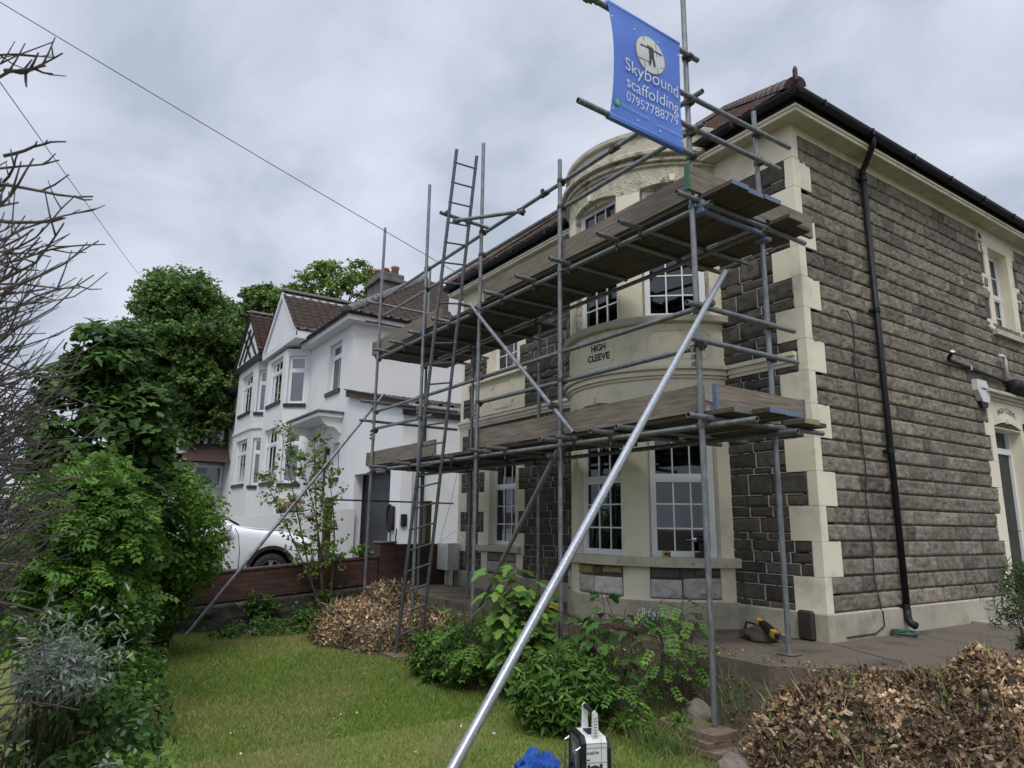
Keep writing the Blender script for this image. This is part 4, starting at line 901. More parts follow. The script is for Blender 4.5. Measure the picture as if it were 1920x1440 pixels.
for x, z in ((0.165, 3.00), (-3.41, 3.02), (-6.74, 3.05), (-5.02, 3.20)):      # sleeve couplers joining two poles
    sc_ = MB().tube((x, YO, z-0.10), (x, YO, z+0.10), 0.030, 12)
    for k in (-0.06, 0.0, 0.06): sc_.box(x-0.045, x-0.015, YO-0.045, YO-0.02, z+k-0.018, z+k+0.018)
    tag(sc_.build('sleeve_coupler', M['coupler_pale'], scaf))
for x in (-2.0, -0.8): MB().tube((x, YO+0.05, 5.42), (x-0.12, YO+0.05, 5.42), 0.031, 12).box(x-0.08, x-0.04, YO+0.0, YO+0.03, 5.38, 5.47).build('sleeve_coupler', M['coupler'], scaf)
for z in (UL, LL):        # couplers under the ledgers for each transom
    for x in ((-0.50, -0.83, -1.60, -2.25, -2.92, -4.30, -5.75) if z == UL else (-0.62, -0.97, -1.52, -2.80, -4.1, -5.38, -6.22)):
        MB().tube((x-0.018, YO+0.05, z), (x+0.018, YO+0.05, z), 0.032, 12).obox((x, YO+0.05, z+0.03), (1, 0, 0), (0, 1, 0), (0, 0, 1), 0.028, 0.026, 0.030).tube((x, YO+0.03, z-0.03), (x+0.01, YO+0.02, z-0.075), 0.0065, 6).build('coupler', M['coupler'], scaf)
for x, y, z in ((0.155, YI, 0.572), (-3.43, YI, 0.572), (-5.2, YI, 0.572), (-6.85, YI, 0.572)): MB().box(x-0.075, x+0.075, y-0.075, y+0.075, z-0.001, z+0.005).tube((x, y, z), (x, y, z+0.05), 0.019, 10).build('base_plate', M['coupler_pale'], scaf)
# blue hanger beam and brackets below the right hand end of the upper deck
bb = MB(); bb.tube((0.19, -1.86, UL-0.02), (0.19, -0.95, UL-0.02), TR, 12); bb.box(0.13, 0.26, YO+0.03, YO+0.10, UL-0.07, UL+0.05, 0.01)
bb.box(0.10, 0.23, YI-0.04, YI+0.05, UL-0.09, UL-0.045, 0.01); bb.build('blue_transom', M['blue_paint'], scaf)

# ---- boards: each lies loose on the transoms
def board(name, x0, x1, y0, y1, z0, z1, mat, label, cat, group, ends=None, warp=0.004):
    mb = MB(); n = 10; vs = []; fs = []; ph = random.uniform(0, 6); lx = (x1-x0) > (y1-y0)
    for i in range(n+1):
        t = i/n; w = warp*math.sin(t*4+ph); w2 = warp*0.5*math.cos(t*3+ph)
        if lx: x = x0+(x1-x0)*t; ring = [(x, y0+w2, z0+w), (x, y1+w2, z0+w), (x, y1+w2, z1+w), (x, y0+w2, z1+w)]
        else: y = y0+(y1-y0)*t; ring = [(x0+w2, y, z0+w), (x0+w2, y, z1+w), (x1+w2, y, z1+w), (x1+w2, y, z0+w)]
        vs += ring
        if i:
            o = 4*i
            for k in range(4): a = o-4+k; b = o-4+(k+1) % 4; fs.append((a, a+4, b+4, b))
    fs += [(0, 1, 2, 3), (4*n+3, 4*n+2, 4*n+1, 4*n)]
    mb.add(vs, fs); o = mb.build(name, M[mat]); tag(o, label, cat, group)
    if ends:
        for (xe, nm) in ends:
            e0, e1 = (xe-0.012, xe+0.003) if xe > (x0+x1)/2 else (xe-0.003, xe+0.012)
            if lx: bnd = MB().box(e0, e1, y0+0.002, y1-0.002, z0-0.001, z1+0.004)
            else:
                f0, f1 = (xe-0.022, xe+0.003) if xe > (y0+y1)/2 else (xe-0.003, xe+0.022)
                bnd = MB().box(x0-0.003, x1+0.003, f0, f1, z0-0.006, z1+0.006)
            bnd.build('end_band', M[nm], o)
    return o
random.seed(21)
GU, GL = 'boards of the upper scaffold deck', 'boards of the lower scaffold deck'
seats = ['at the outer edge', 'second from the outer edge', 'third from the outer edge', 'next to the bow bay', 'second from the wall', 'against the house wall']
for lift, (zb, gname, lname) in enumerate(((UL+0.0765, GU, 'upper'), (LL+0.0765, GL, 'lower'))):
    rs = [(-1.855, -1.63), (-1.625, -1.40), (-1.395, -1.17), (-1.165, -0.965)]
    ext = [(0.56, 'blue_paint'), (0.54, 'blue_paint'), (0.55, 'blue_paint'), (0.24, 'coupler_pale')] if lift == 0 else [(0.46, 'coupler_pale'), (0.62, 'blue_paint'), (0.60, 'blue_paint'), (0.26, 'coupler_pale')]
    for k, (ya, yb) in enumerate(rs):
        xe, pm_n = ext[k]
        if lift == 0 or True:
            a = xe
            for s_, L_ in enumerate((3.9, 3.85)):
                b = max(a-L_, -7.0); board('scaffold_board', b, a-0.01, ya, yb, zb, zb+0.038, 'deck', f'long scaffold board {seats[k]} of the {lname} deck, '+('right half' if s_ == 0 else 'left half'), 'board', gname, [(a-0.01, pm_n)] if s_ == 0 else None); a = b-0.01
    for k, (ya, yb, xa, xb) in enumerate(((-0.90, -0.68, 0.44, -0.95), (-0.675, -0.45, 0.36, -0.98))):
        board('scaffold_board', xb, xa, ya, yb, zb, zb+0.038, 'deck', f'short scaffold board {seats[4+k]} at the right end of the {lname} deck', 'board', gname, [(xa, 'yellow_paint' if lift else 'coupler_pale')] if k == 0 else None)
    for k, (ya, yb) in enumerate(((-0.90, -0.68), (-0.675, -0.45))):
        board('scaffold_board', -7.0, -3.62, ya, yb, zb, zb+0.038, 'deck', f'scaffold board {seats[4+k]} left of the bay on the {lname} deck', 'board', gname)
TG = 'toe boards clipped along the scaffold decks'
zt1, zt2 = UL+0.118, LL+0.118
for a, b, lb in ((0.12, -1.66, 'weathered toe board on the upper deck in front of the bow bay'), (-1.67, -3.36, 'weathered toe board on the upper deck between the bow bay and the ladder'), (-4.55, -7.05, 'weathered toe board at the left end of the upper deck')):
    board('toe_board', b, a, -1.880, -1.842, zt1, zt1+0.225, 'board', lb, 'toe board', TG)
board('toe_board', -3.44, 0.155, -1.880, -1.842, zt2, zt2+0.225, 'board', 'long brown toe board on the lower deck below the HIGH CLEEVE panel', 'toe board', TG)
board('toe_board', -6.95, -4.60, -1.880, -1.842, zt2, zt2+0.225, 'board', 'toe board left of the ladder on the lower deck', 'toe board', TG)
board('toe_board', 0.195, 0.233, -2.02, -0.20, zt1+0.0, zt1+0.225, 'board_y', 'green ended toe board across the right end of the upper deck', 'toe board', TG, [(-2.02, 'green_paint')])
board('toe_board', 0.195, 0.233, -1.79, -0.56, zt2, zt2+0.225, 'board_y', 'blue ended toe board across the right end of the lower deck', 'toe board', TG, [(-1.79, 'blue_paint'), (-0.56, 'coupler_pale')])
board('toe_board', -7.02, -6.985, -1.90, -0.6, zt1, zt1+0.225, 'board_y', 'short grey toe board across the left end of the upper deck', 'toe board', TG)
board('toe_board', -7.02, -6.985, -1.90, -0.6, zt2, zt2+0.225, 'board_y', 'toe board across the left end of the lower deck', 'toe board', TG)
# sole boards
sb_ = [(-0.25, 0.50, -2.17, -1.90, 0.02, 0.058, 10), (-0.28, 0.42, -2.08, -1.84, 0.059, 0.10, -5), (-0.12, 0.42, -2.05, -1.78, 0.101, 0.145, 3)]
for i, (a, b, c, d, e, f, an) in enumerate(sb_):
    m_ = MB(); an = R_(an); cx_, cy_ = (a+b)/2-0.09, (c+d)/2-0.07; m_.obox((cx_, cy_, (e+f)/2), (math.cos(an), math.sin(an), 0), (-math.sin(an), math.cos(an), 0), (0, 0, 1), (b-a)/2, (d-c)/2, (f-e)/2)
    tag(m_.build('sole_board', M['sole']), ['lowest offcut board of the stack under the front pole', 'middle offcut board of the stack under the front pole', 'top offcut board with a rust stain under the front pole'][i], 'board', 'offcut boards stacked under the pole')
tag(MB().box(-4.42, -4.05, -2.60, -2.38, 0.01, 0.05, 0.004).build('sole_board', M['sole']), 'flat offcut board lying under the foot of the ladder', 'board')

# ---- ladder
lad = thing('ladder', 'tall grey steel pole ladder leaning up through the scaffold to the upper deck', 'ladder', (-4.27, -2.3, 0.05))
LA, LB = np.array([-4.27, -2.475, 0.04]), np.array([-3.12, -2.475, 6.30]); RA, RBq = np.array([-4.31, -2.115, 0.14]), np.array([-3.20, -2.13, 6.36])
for a, b in ((LA, LB), (RA, RBq)): MB().tube(a, b, 0.0215, 14, hollow=True).build('stile', M['galv_dark'], lad)
for k in range(24):
    t = 0.035+k*0.0408
    if t > 0.985: break
    p = LA+(LB-LA)*t; q = RA+(RBq-RA)*t; d = (q-p)/np.linalg.norm(q-p)
    MB().tube(p-d*0.024, q+d*0.024, 0.0115, 10).build('rung', M['galv_dark'], lad)

# ---- banner
ban = thing('banner', 'blue scaffolding company banner with white lettering hung between two tubes', 'banner', (0.22, -2.5, 4.82))
BW, BH, BY, BZ = 0.855, 1.055, -2.925, 4.805
def bfn(u, v, d):
    tu, tv = u/BW, v/BH
    edge_in = 0.035*math.sin(math.pi*tv)*(1-tu)*1.0
    uu = u+edge_in
    w = 0.012*math.sin(tu*9+tv*3)+0.010*math.sin(tv*7+1.5+tu*2)+0.02*math.sin(math.pi*tv)*math.cos(tu*2.2)
    return (0.243+w*math.sin(math.pi*min(max(tv, 0), 1))+d, BY+uu, BZ+v+(-0.01*tu))
nb, mb_ = 44, 54
P = np.array([[bfn(BW*i/nb, BH*j/mb_, 0) for j in range(mb_+1)] for i in range(nb+1)])
grid_mesh('cloth', P, M['banner'], ban)
sv = MB()
for z in (BZ+BH+0.002, BZ+0.02): sv.tube((0.215, BY+0.005, z+0.012), (0.215, BY+BW, z-0.012), 0.0325, 14)
sv.build('sleeve', M['banner'], ban, smooth=True)
def disc(mb, cu, cv, r, fn, d, n=36):
    mb.add([fn(cu, cv, d)]+[fn(cu+r*math.cos(2*math.pi*i/n), cv+r*math.sin(2*math.pi*i/n), d) for i in range(n)], [(0, i+1, (i+1) % n+1) for i in range(n)])
cu_, cv_, cr2 = 0.455, 0.755, 0.170
m_ = MB(); disc(m_, cu_, cv_, cr2*1.06, bfn, 0.003); m_.build('emblem_rim', M['print_mid'], ban)
m_ = MB(); disc(m_, cu_, cv_, cr2, bfn, 0.005); m_.build('emblem_disc', M['print_grey'], ban)
m_ = MB()
def bbar(mb, a, b, w, d=0.0075):
    a = np.array(a); b = np.array(b); t = (b-a)/np.linalg.norm(b-a); n_ = np.array([-t[1], t[0]])*w/2; mb.add([bfn(*(a-n_), d), bfn(*(b-n_), d), bfn(*(b+n_), d), bfn(*(a+n_), d)], [(0, 1, 2, 3)])
for a, b in (((cu_-0.075, cv_-0.150), (cu_-0.075, cv_+0.152)), ((cu_+0.072, cv_-0.15), (cu_+0.072, cv_+0.15)), ((cu_-0.15, cv_-0.075), (cu_+0.15, cv_-0.075))): bbar(m_, a, b, 0.009)
m_.build('emblem_tubes', M['print_mid'], ban)
m_ = MB(); bbar(m_, (cu_-0.12, cv_+0.055), (cu_+0.14, cv_+0.055), 0.014, 0.009)
def bpoly(mb, pts, d=0.0095): mb.add([bfn(cu_+a, cv_+b, d) for a, b in pts], [tuple(range(len(pts)))])
bpoly(m_, [(-0.028, 0.045), (0.030, 0.045), (0.026, -0.02), (-0.024, -0.02)]); bpoly(m_, [(-0.024, -0.02), (0.0, -0.02), (-0.012, -0.10), (-0.032, -0.10)]); bpoly(m_, [(0.002, -0.02), (0.026, -0.02), (0.045, -0.10), (0.024, -0.10)])
bpoly(m_, [(-0.028, 0.045), (-0.012, 0.045), (-0.030, 0.085), (-0.046, 0.075)]); disc(m_, cu_+0.004, cv_+0.066, 0.020, bfn, 0.0095, 14); m_.build('emblem_figure', M['print_dark'], ban)
m_ = MB(); bpoly(m_, [(-0.022, 0.072), (0.034, 0.072), (0.024, 0.094), (-0.012, 0.094)], 0.011); m_.build('emblem_helmet', M['print_yellow'], ban)
m_ = MB()
def btext(mb, s, u0, v0, w, h, bold=0.0):
    V, F = text_arr(s, 1.0, 0.0, bold); lo = V.min(0); hi = V.max(0); sx = w/(hi[0]-lo[0]); sy = h/(hi[1]-lo[1])
    mb.add([bfn(u0+(p[0]-lo[0])*sx, v0+(p[1]-lo[1])*sy, 0.010) for p in V], F)
btext(m_, 'Skybound', 0.135, 0.455, 0.67, 0.150, -0.006); btext(m_, 'scaffolding', 0.150, 0.300, 0.655, 0.145, -0.006); btext(m_, '07957788779', 0.150, 0.205, 0.635, 0.088, -0.012)
m_.build('lettering', M['print_white'], ban)
m_ = MB(); btext(m_, 'for a quick quote', 0.105, 0.122, 0.32, 0.045); btext(m_, 'skyboundscaffolding@gmail.com', 0.50, 0.108, 0.345, 0.030); m_.build('small_lettering', M['print_pale'], ban)
m_ = MB(); disc(m_, 0.055, 0.150, 0.030, bfn, 0.0095, 20); m_.build('phone_badge', M['print_green'], ban)
m_ = MB(); m_.add([bfn(0.055+a, 0.150+b, 0.0115) for a, b in ((-0.014, 0.012), (-0.007, 0.014), (-0.004, 0.004), (0.006, -0.006), (0.014, -0.006), (0.012, -0.014), (0.0, -0.012), (-0.012, 0.0))], [tuple(range(8))]); m_.build('phone_mark', M['print_grey'], ban)
m_ = MB()
for u, v in ((0.02, 0.93), (0.28, 0.93), (0.56, 0.93), (0.83, 0.93), (0.02, 0.08), (0.30, 0.08), (0.56, 0.08), (0.83, 0.08)): disc(m_, u, v, 0.008, bfn, 0.008, 10)
m_.build('eyelets', M['print_white'], ban)

#@@M2@@

# ------------------------------------------------------------------ neighbouring white house
nh = thing('white_house', 'smooth white rendered semi with gabled bay and flat door canopy beyond the brick wall', 'house', (-18, 3, 1.9))
GZ = 0.45
def fn_y(y0):
    return lambda x, z, d: (x, y0-d, z)
WT = 7.72
b = MB(); F1 = fn_y(1.0)
nop = [(-17.95, -16.80, 5.80, 7.42), (-18.45, -17.55, 1.95, 4.15), (-17.02, -16.42, 2.98, 4.06)]
for u0, u1, v0, v1 in cells([-19.95, -15.75], [GZ, WT], nop): b.prism([(u0, v0), (u1, v0), (u1, v1), (u0, v1)], F1, -0.3, 0)
b.box(-16.05, -15.75, 1.3005, 10, GZ, WT)
b.box(-27.8, -19.95, 1.0, 1.3, GZ, WT); b.box(-27.8, -16.06, 9.7, 10, GZ, WT)
b.build('wall', M['white'], nh)
MB().box(-16.9, -15.8, 1.0-0.035, 1.0, GZ, GZ+0.0).v if False else None
def bay_poly(xa, xb, yf, yw, c): return [(xb, yw), (xb-c, yf), (xa+c, yf), (xa, yw)]
def canted(house_, xa, xb, yf, yw, c, z0, z1, wins, mat, wkw, name='bay'):
    P = bay_poly(xa, xb, yf, yw, c); mb = MB()
    for i in range(3):
        A = np.array(P[i]); B = np.array(P[i+1]); L_ = np.linalg.norm(B-A); U = (B-A)/L_; O = np.array([-U[1], U[0]])
        if O[1] > 0: O = -O
        if abs(O[1]) < 1e-6: pass
        f = lambda u, z, d, A=A, U=U, O=O: (A[0]+U[0]*u+O[0]*d, A[1]+U[1]*u+O[1]*d, z)
        hs = [(L_*w[1], L_*w[2], w[3], w[4]) for w in wins if w[0] == i]
        for u0, u1, v0, v1 in cells([0, L_], [z0, z1], hs):
            mb.prism([(u0, v0), (u1, v0), (u1, v1), (u0, v1)], f, -0.16, 0)
    by = mb.build(name, mat, house_)
    for w in wins:
        i = w[0]; A = np.array(P[i]); B = np.array(P[i+1]); L_ = np.linalg.norm(B-A); U = (B-A)/L_; O = np.array([-U[1], U[0]])
        if O[1] > 0: O = -O
        q0 = A+U*L_*w[1]-O*0.12; q1 = A+U*L_*w[2]-O*0.12
        window(house_, (q0[0], q0[1], 0), (q1[0], q1[1], 0), w[3], w[4], (O[0], O[1], 0), (w[4]-(w[4]-w[3])*0.30,), w[5], (0, 0), glass='glass_far', fw=0.07, room=0.12, back='dark_room', **wkw)
        f = lambda u, z, d: (A[0]+U[0]*u+O[0]*d, A[1]+U[1]*u+O[1]*d, z)
        MB().prism([(L_*w[1]-0.08, w[3]-0.13), (L_*w[2]+0.08, w[3]-0.13), (L_*w[2]+0.08, w[3]), (L_*w[1]-0.08, w[3])], f, -0.15, 0.06).build('sill', M['black_paint'], house_)
    return by
CW = dict(curtain=[(0, 0.95, 'curtain')])
canted(nh, -23.75, -19.95, 0.30, 1.0, 0.55, GZ, 7.75, [(0, 0.16, 0.90, 5.75, 7.50, 1), (1, 0.18, 0.82, 5.95, 7.62, 2), (0, 0.16, 0.90, 2.95, 4.95, 1), (1, 0.18, 0.82, 3.05, 5.0, 2)], M['white'], CW)
for (a, bq, z0, z1, tr, cl) in ((-17.95, -16.80, 5.80, 7.42, (6.98,), 2),):
    window(nh, (a, 1.16, 0), (bq, 1.16, 0), z0, z1, (0, -1, 0), tr, cl, (0, 0), glass='glass_far', fw=0.07, curtain=[(0, 1, 'curtain')], room=0.3)
    MB().box(a-0.1, bq+0.08, 0.94, 1.15, z0-0.13, z0).build('sill', M['black_paint'], nh)
window(nh, (-17.02, 1.16, 0), (-16.42, 1.16, 0), 2.98, 4.06, (0, -1, 0), (), 1, (0, 0), glass='glass_far', fw=0.06, curtain=[(0, 1, 'curtain')], room=0.3); MB().box(-17.10, -16.36, 0.94, 1.15, 2.86, 2.98).build('sill', M['black_paint'], nh)
d_ = MB().box(-18.40, -17.62, 1.20, 1.26, 1.95, 4.12).build('door', M['garage'], nh); MB().box(-18.45, -18.38, 1.12, 1.22, 1.95, 4.15).box(-17.64, -17.55, 1.12, 1.22, 1.95, 4.15).box(-18.38, -17.64, 1.12, 1.22, 4.07, 4.15).build('door_frame', M['upvc'], nh)
MB().tube((-17.75, 1.12, 2.7), (-17.75, 1.12, 3.3), 0.02, 8).build('handle', M['steel_clean'], d_)
cn = MB()       # flat door canopy with scrolled brackets
cn.box(-19.30, -16.25, 0.22, 1.0, 4.78, 4.90, 0.01); nh_c = cn.build('canopy', M['white'], nh)
MB().box(-19.36, -16.19, 0.16, 1.0, 4.903, 4.97, 0.01).build('canopy_roof', M['cement'], nh_c)
for x in (-19.2, -16.42): br = MB(); br.prism([(1.0, 4.34), (0.94, 4.33), (0.86, 4.42), (0.74, 4.50), (0.60, 4.50), (0.46, 4.58), (0.36, 4.72), (0.34, 4.779), (1.0, 4.779)], lambda u, v, d, x=x: (x+d, u, v), -0.05, 0.05); br.build('canopy_bracket', M['white'], nh_c)
lm_ = MB().box(-17.40, -17.28, 0.86, 0.998, 3.72, 3.98, 0.02); tag(lm_.build('wall_lamp', M['black_paint']), 'small black wall lamp beside the white house front door', 'lamp')
# eaves and roofs
ev = MB(); ev.box(-20.1, -15.40, 0.66, 1.0, 7.70, 7.90); ev.box(-15.75, -15.40, 1.0005, 10.3, 7.70, 7.90); ev.build('eaves', M['white'], nh)
gg = MB(); gutter(gg, (-20.0, 0.60, 7.93), (-15.34, 0.60, 7.93), 0.075); gutter(gg, (-15.34, 0.60, 7.93), (-15.34, 10, 7.93), 0.075); gg.build('gutter', M['black_plastic'], nh)
pt2 = R_(36); c2, s2 = math.cos(pt2), math.sin(pt2)
EX, EY, EZ = -15.42, 0.62, 7.92
tiled('roof_tiles', (-28, EY, EZ), (1, 0, 0), (0, c2, s2), EX+28, 5.0/c2, M['brown_tile'], nh, lambda c: (EX-c[:, 0]) > (c[:, 1]-EY)-0.1, 0.33, 0.30, 0.05, 0.05, 'roll', 6)
tiled('roof_tiles', (EX, EY, EZ), (0, 1, 0), (-c2, 0, s2), 9.9, 5.0/c2, M['brown_tile'], nh, lambda c: ((c[:, 1]-EY) > (EX-c[:, 0])-0.1) & (10.5-c[:, 1] > (EX-c[:, 0])-0.1), 0.33, 0.30, 0.05, 0.05, 'roll', 6)
MB().add([(-28, EY, EZ-0.03), (EX, EY, EZ-0.03), (EX, 10.5, EZ-0.03), (-28, 10.5, EZ-0.03), (EX-4.95, EY+4.95, EZ+4.95*math.tan(pt2)-0.03), (-28, EY+4.95, EZ+4.95*math.tan(pt2)-0.03)], [(0, 1, 4, 5), (1, 2, 4), (2, 3, 5, 4), (3, 0, 5)]).build('roof', M['brown_tile'], nh)
rr_ = MB(); A2 = (EX-4.95, EY+4.95, EZ+4.95*math.tan(pt2)); ridge(rr_, (EX, EY, EZ+0.02), A2, 0.16, 0.45); ridge(rr_, A2, (-28, A2[1], A2[2]), 0.16, 0.45); rr_.build('ridge_tiles', M['ridge_tile'], nh)
def gable(house_, xa, xb, apex_z, eave_z, y0, y1, tile, infill, barge, timber=False):
    xc_ = (xa+xb)/2; hw = (xb-xa)/2; al = math.atan2(apex_z-eave_z, hw); ca, sa = math.cos(al), math.sin(al); L_ = hw/ca
    tiled('gable_tiles', (xb, y0, eave_z), (0, 1, 0), (-ca, 0, sa), y1-y0, L_, tile, house_, lambda c: c[:, 0] > xc_-0.02, 0.33, 0.30, 0.05, 0.05, 'roll', 6)
    tiled('gable_tiles', (xa, y0, eave_z), (0, 1, 0), (ca, 0, sa), y1-y0, L_, tile, house_, lambda c: c[:, 0] < xc_+0.02, 0.33, 0.30, 0.05, 0.05, 'roll', 6)
    MB().prism([(xa, eave_z-0.04), (xb, eave_z-0.04), (xc_, apex_z-0.04)], lambda u, v, d: (u, d, v), y0+0.10, y1).build('gable', infill, house_)
    bg_ = MB(); t = 0.17
    for x_ in (xa, xb):
        s_ = 1 if x_ == xb else -1
        bg_.prism([(x_, eave_z-0.20), (x_, eave_z+0.0), (xc_, apex_z+0.0), (xc_, apex_z-0.24)], lambda u, v, d: (u, d, v), y0+0.03, y0+0.09)
    bg_.build('bargeboard', barge, house_)
    bx_ = MB().box(xa, xb, y0+0.05, y1*0.0+y0+1.0, eave_z-0.28, eave_z-0.05); bx_.build('gable_soffit', barge, house_)
    rg_ = MB(); ridge(rg_, (xc_, y0+0.0, apex_z+0.0), (xc_, y1, apex_z+0.0), 0.13, 0.40); rg_.build('ridge_tiles', M['ridge_tile'], house_)
    if timber:
        tb = MB()
        for a, b_ in (((-0.62, 0.02), (0.10, 0.62)), ((0.62, 0.02), (-0.10, 0.62)), ((-0.25, 0.02), (0.32, 0.50)), ((0.25, 0.02), (-0.32, 0.50))):
            p = np.array([xc_+a[0]*hw, eave_z+a[1]*(apex_z-eave_z)]); q = np.array([xc_+b_[0]*hw, eave_z+b_[1]*(apex_z-eave_z)]); t_ = (q-p)/np.linalg.norm(q-p); n_ = np.array([-t_[1], t_[0]])*0.06
            tb.prism([tuple(p-n_), tuple(q-n_), tuple(q+n_), tuple(p+n_)], lambda u, v, d: (u, d, v), y0+0.05, y0+0.10)
        tb.build('timbering', M['black_paint'], house_)
gable(nh, -23.55, -19.15, 10.15, 8.15, 0.12, 3.6, M['brown_tile'], M['white'], M['upvc'])
MB().prism([(4.9, 8.55), (7.6, 8.55), (7.6, 8.75), (5.0, 9.75)], lambda u, v, d: (-16.1+d, u, v), -1.0, 0).build('dormer', M['white'], nh)
ch = MB(); ch.box(-20.85, -19.55, 3.3, 4.3, 8.5, 11.15, 0.03); ch.build('chimney', M['cement'], nh)
MB().box(-20.95, -19.45, 3.2, 4.4, 10.75, 10.9, 0.02).build('chimney_band', M['cement'], nh)
for i, (x, y, mn) in enumerate(((-20.55, 3.6, 'terracotta'), (-20.2, 3.75, 'terracotta'), (-19.8, 4.0, 'buff_pot'), (-20.4, 4.1, 'terracotta'))):
    MB().lathe([(0.0, 11.15), (0.15, 11.15), (0.14, 11.40), (0.165, 11.42), (0.165, 11.50), (0.11, 11.50), (0.11, 11.3)], (x, y, 0), 14).build('chimney_pot', M[mn], nh, smooth=True)

# garage beside the white house
ga = thing('garage', 'white lean-to garage with a dark grey door and brown tiled verge', 'garage', (-13.8, 4, 0.6))
gb = MB(); F1 = fn_y(1.0)
gtop = lambda x: 5.48-(x+15.9)*0.222
for u0, u1, v0, v1 in ((-15.72, -15.02, GZ, 4.4), (-12.50, -11.88, GZ, 4.4), (-15.02, -12.50, 2.98, 4.4)): gb.prism([(u0, v0), (u1, v0), (u1, v1), (u0, v1)], F1, -0.25, 0.01)
gb.prism([(-15.72, 4.4), (-11.88, 4.4), (-11.88, gtop(-11.88)), (-15.72, gtop(-15.72))], F1, -0.25, 0.01)
gb.box(-12.13, -11.88, 1.2505, 9.5, GZ, 4.50); gb.build('wall', M['white'], ga)
gd = MB().box(-15.02, -12.50, 1.33, 1.38, 0.55, 2.98)
for k in range(1, 5): gd.box(-15.02, -12.50, 1.322, 1.3299, 0.55+k*0.49, 0.555+k*0.49)
gd.build('garage_door', M['garage'], ga)
MB().box(-15.10, -15.02, 1.25, 1.45, 0.5, 3.0).box(-12.5, -12.45, 1.26, 1.45, 0.5, 3.0).build('door_frame', M['garage'], ga)
al = math.atan(0.222); ca, sa = math.cos(al), math.sin(al)
tiled('roof_tiles', (-11.66, 0.86, gtop(-11.66)+0.06), (0, 1, 0), (-ca, 0, sa), 8.8, 4.2, M['brown_tile'], ga, lambda c: c[:, 0] > -15.80, 0.33, 0.34, 0.05, 0.03, 'roll', 6)
vg = MB()
for k in range(13):
    x = -15.80+k*0.325; vg.prism([(x, gtop(x)-0.10), (x+0.31, gtop(x+0.31)-0.10), (x+0.31, gtop(x+0.31)+0.10), (x, gtop(x)+0.10)], lambda u, v, d: (u, d, v), 0.86, 0.98)
vg.build('verge_tiles', M['brown_tile'], ga)
MB().prism([(-15.82, gtop(-15.82)+0.105), (-11.62, gtop(-11.62)+0.105), (-11.62, gtop(-11.62)+0.14), (-15.82, gtop(-15.82)+0.14)], lambda u, v, d: (u, d, v), 0.80, 1.02).build('verge_strip', M['black_plastic'], ga)
MB().box(-11.88, -11.80, 0.95, 9.5, 4.33, 4.47).build('fascia', M['black_paint'], ga)
MB().tube((-11.80, 1.55, 0.5), (-11.80, 1.55, 4.35), 0.05, 12).build('downpipe', M['black_plastic'], ga)
pr_ = MB().box(-11.87, -11.70, 0.90, 1.22, 0.5, 3.45, 0.01); pr_.build('pier', M['white'], ga)
ev_ = thing('car_charger', 'black wall mounted car charger with its cable looped on the white garage pier', 'charger', (-12.2, 0.95, 1.8))
MB().box(-12.42, -12.10, 0.86, 0.985, 1.45, 2.05, 0.03).build('charger_body', M['black_plastic'], ev_)
lp_ = [(-12.06+0.0, 0.90, 1.75)]; lp_ = [(-12.14+0.17*math.cos(t), 0.86-0.01*k, 1.75+0.33*math.sin(t)) for k in range(3) for t in np.linspace(0.5, 6.6, 18)]+[(-12.05, 0.85, 1.3), (-11.98, 0.85, 0.95), (-11.85, 0.84, 0.85), (-11.72, 0.84, 1.1), (-11.66, 0.84, 1.5)]
MB().path(lp_, 0.018, 6).build('cable', M['rubber'], ev_)
MB().box(-11.72, -11.62, 0.95, 1.10, 1.55, 1.85, 0.02).build('socket', M['black_plastic'], ev_)
lw = MB(); lw.add([(-15.05, 1.0, 0.4), (-14.85, 1.0, 0.4), (-14.85, -4.5, 0.2), (-15.05, -4.5, 0.2), (-15.05, 1.0, 2.02), (-14.85, 1.0, 2.02), (-14.85, -4.5, 1.55), (-15.05, -4.5, 1.55)], [(0, 1, 2, 3), (7, 6, 5, 4), (0, 4, 5, 1), (1, 5, 6, 2), (2, 6, 7, 3), (3, 7, 4, 0)])
tag(lw.build('garden_wall', M['white']), 'low white painted retaining wall running out beside the garage door', 'wall')
tag(MB().box(-15.9, -15.1, -0.9, -0.35, 1.62, 1.95, 0.02).build('planter', M['black_plastic']), 'black trough planter on the raised bed left of the white garage', 'planter')

# attached roughcast house with mock timber gable
rh = thing('roughcast_house', 'white roughcast semi with black timbered gable and black sills, attached beyond the white house', 'house', (-27, 3, 1.9))
canted(rh, -28.6, -24.25, 0.30, 1.0, 0.55, 0.8, 8.15, [(0, 0.16, 0.90, 6.0, 7.75, 1), (1, 0.20, 0.80, 6.15, 7.85, 2), (0, 0.16, 0.90, 3.05, 4.95, 1), (1, 0.20, 0.80, 3.15, 5.0, 2)], M['rough_white'], CW)
MB().box(-33.0, -28.6, 1.0, 1.3, 0.8, 7.9).box(-24.25, -23.75, 1.0, 1.3, 0.8, 7.9).box(-33.0, -32.7, 1.301, 9, 0.8, 7.9).build('wall', M['rough_white'], rh)
sc2 = MB()
P = bay_poly(-28.66, -24.19, 0.24, 1.0, 0.55)
for i in range(3):
    A = np.array(P[i]); B = np.array(P[i+1]); n = int(np.linalg.norm(B-A)/0.16)
    for k in range(n): p = A+(B-A)*k/n; q = A+(B-A)*(k+1)/n; sc2.prism([(0, 5.32+0.02*(k % 2)), (1, 5.32+0.02*(k % 2)), (1, 5.42), (0, 5.42)], lambda u, v, d, p=p, q=q: (p[0]+(q[0]-p[0])*u, p[1]+(q[1]-p[1])*u+d, v), 0, 0.08)
sc2.build('tile_band', M['rough_white'], rh)
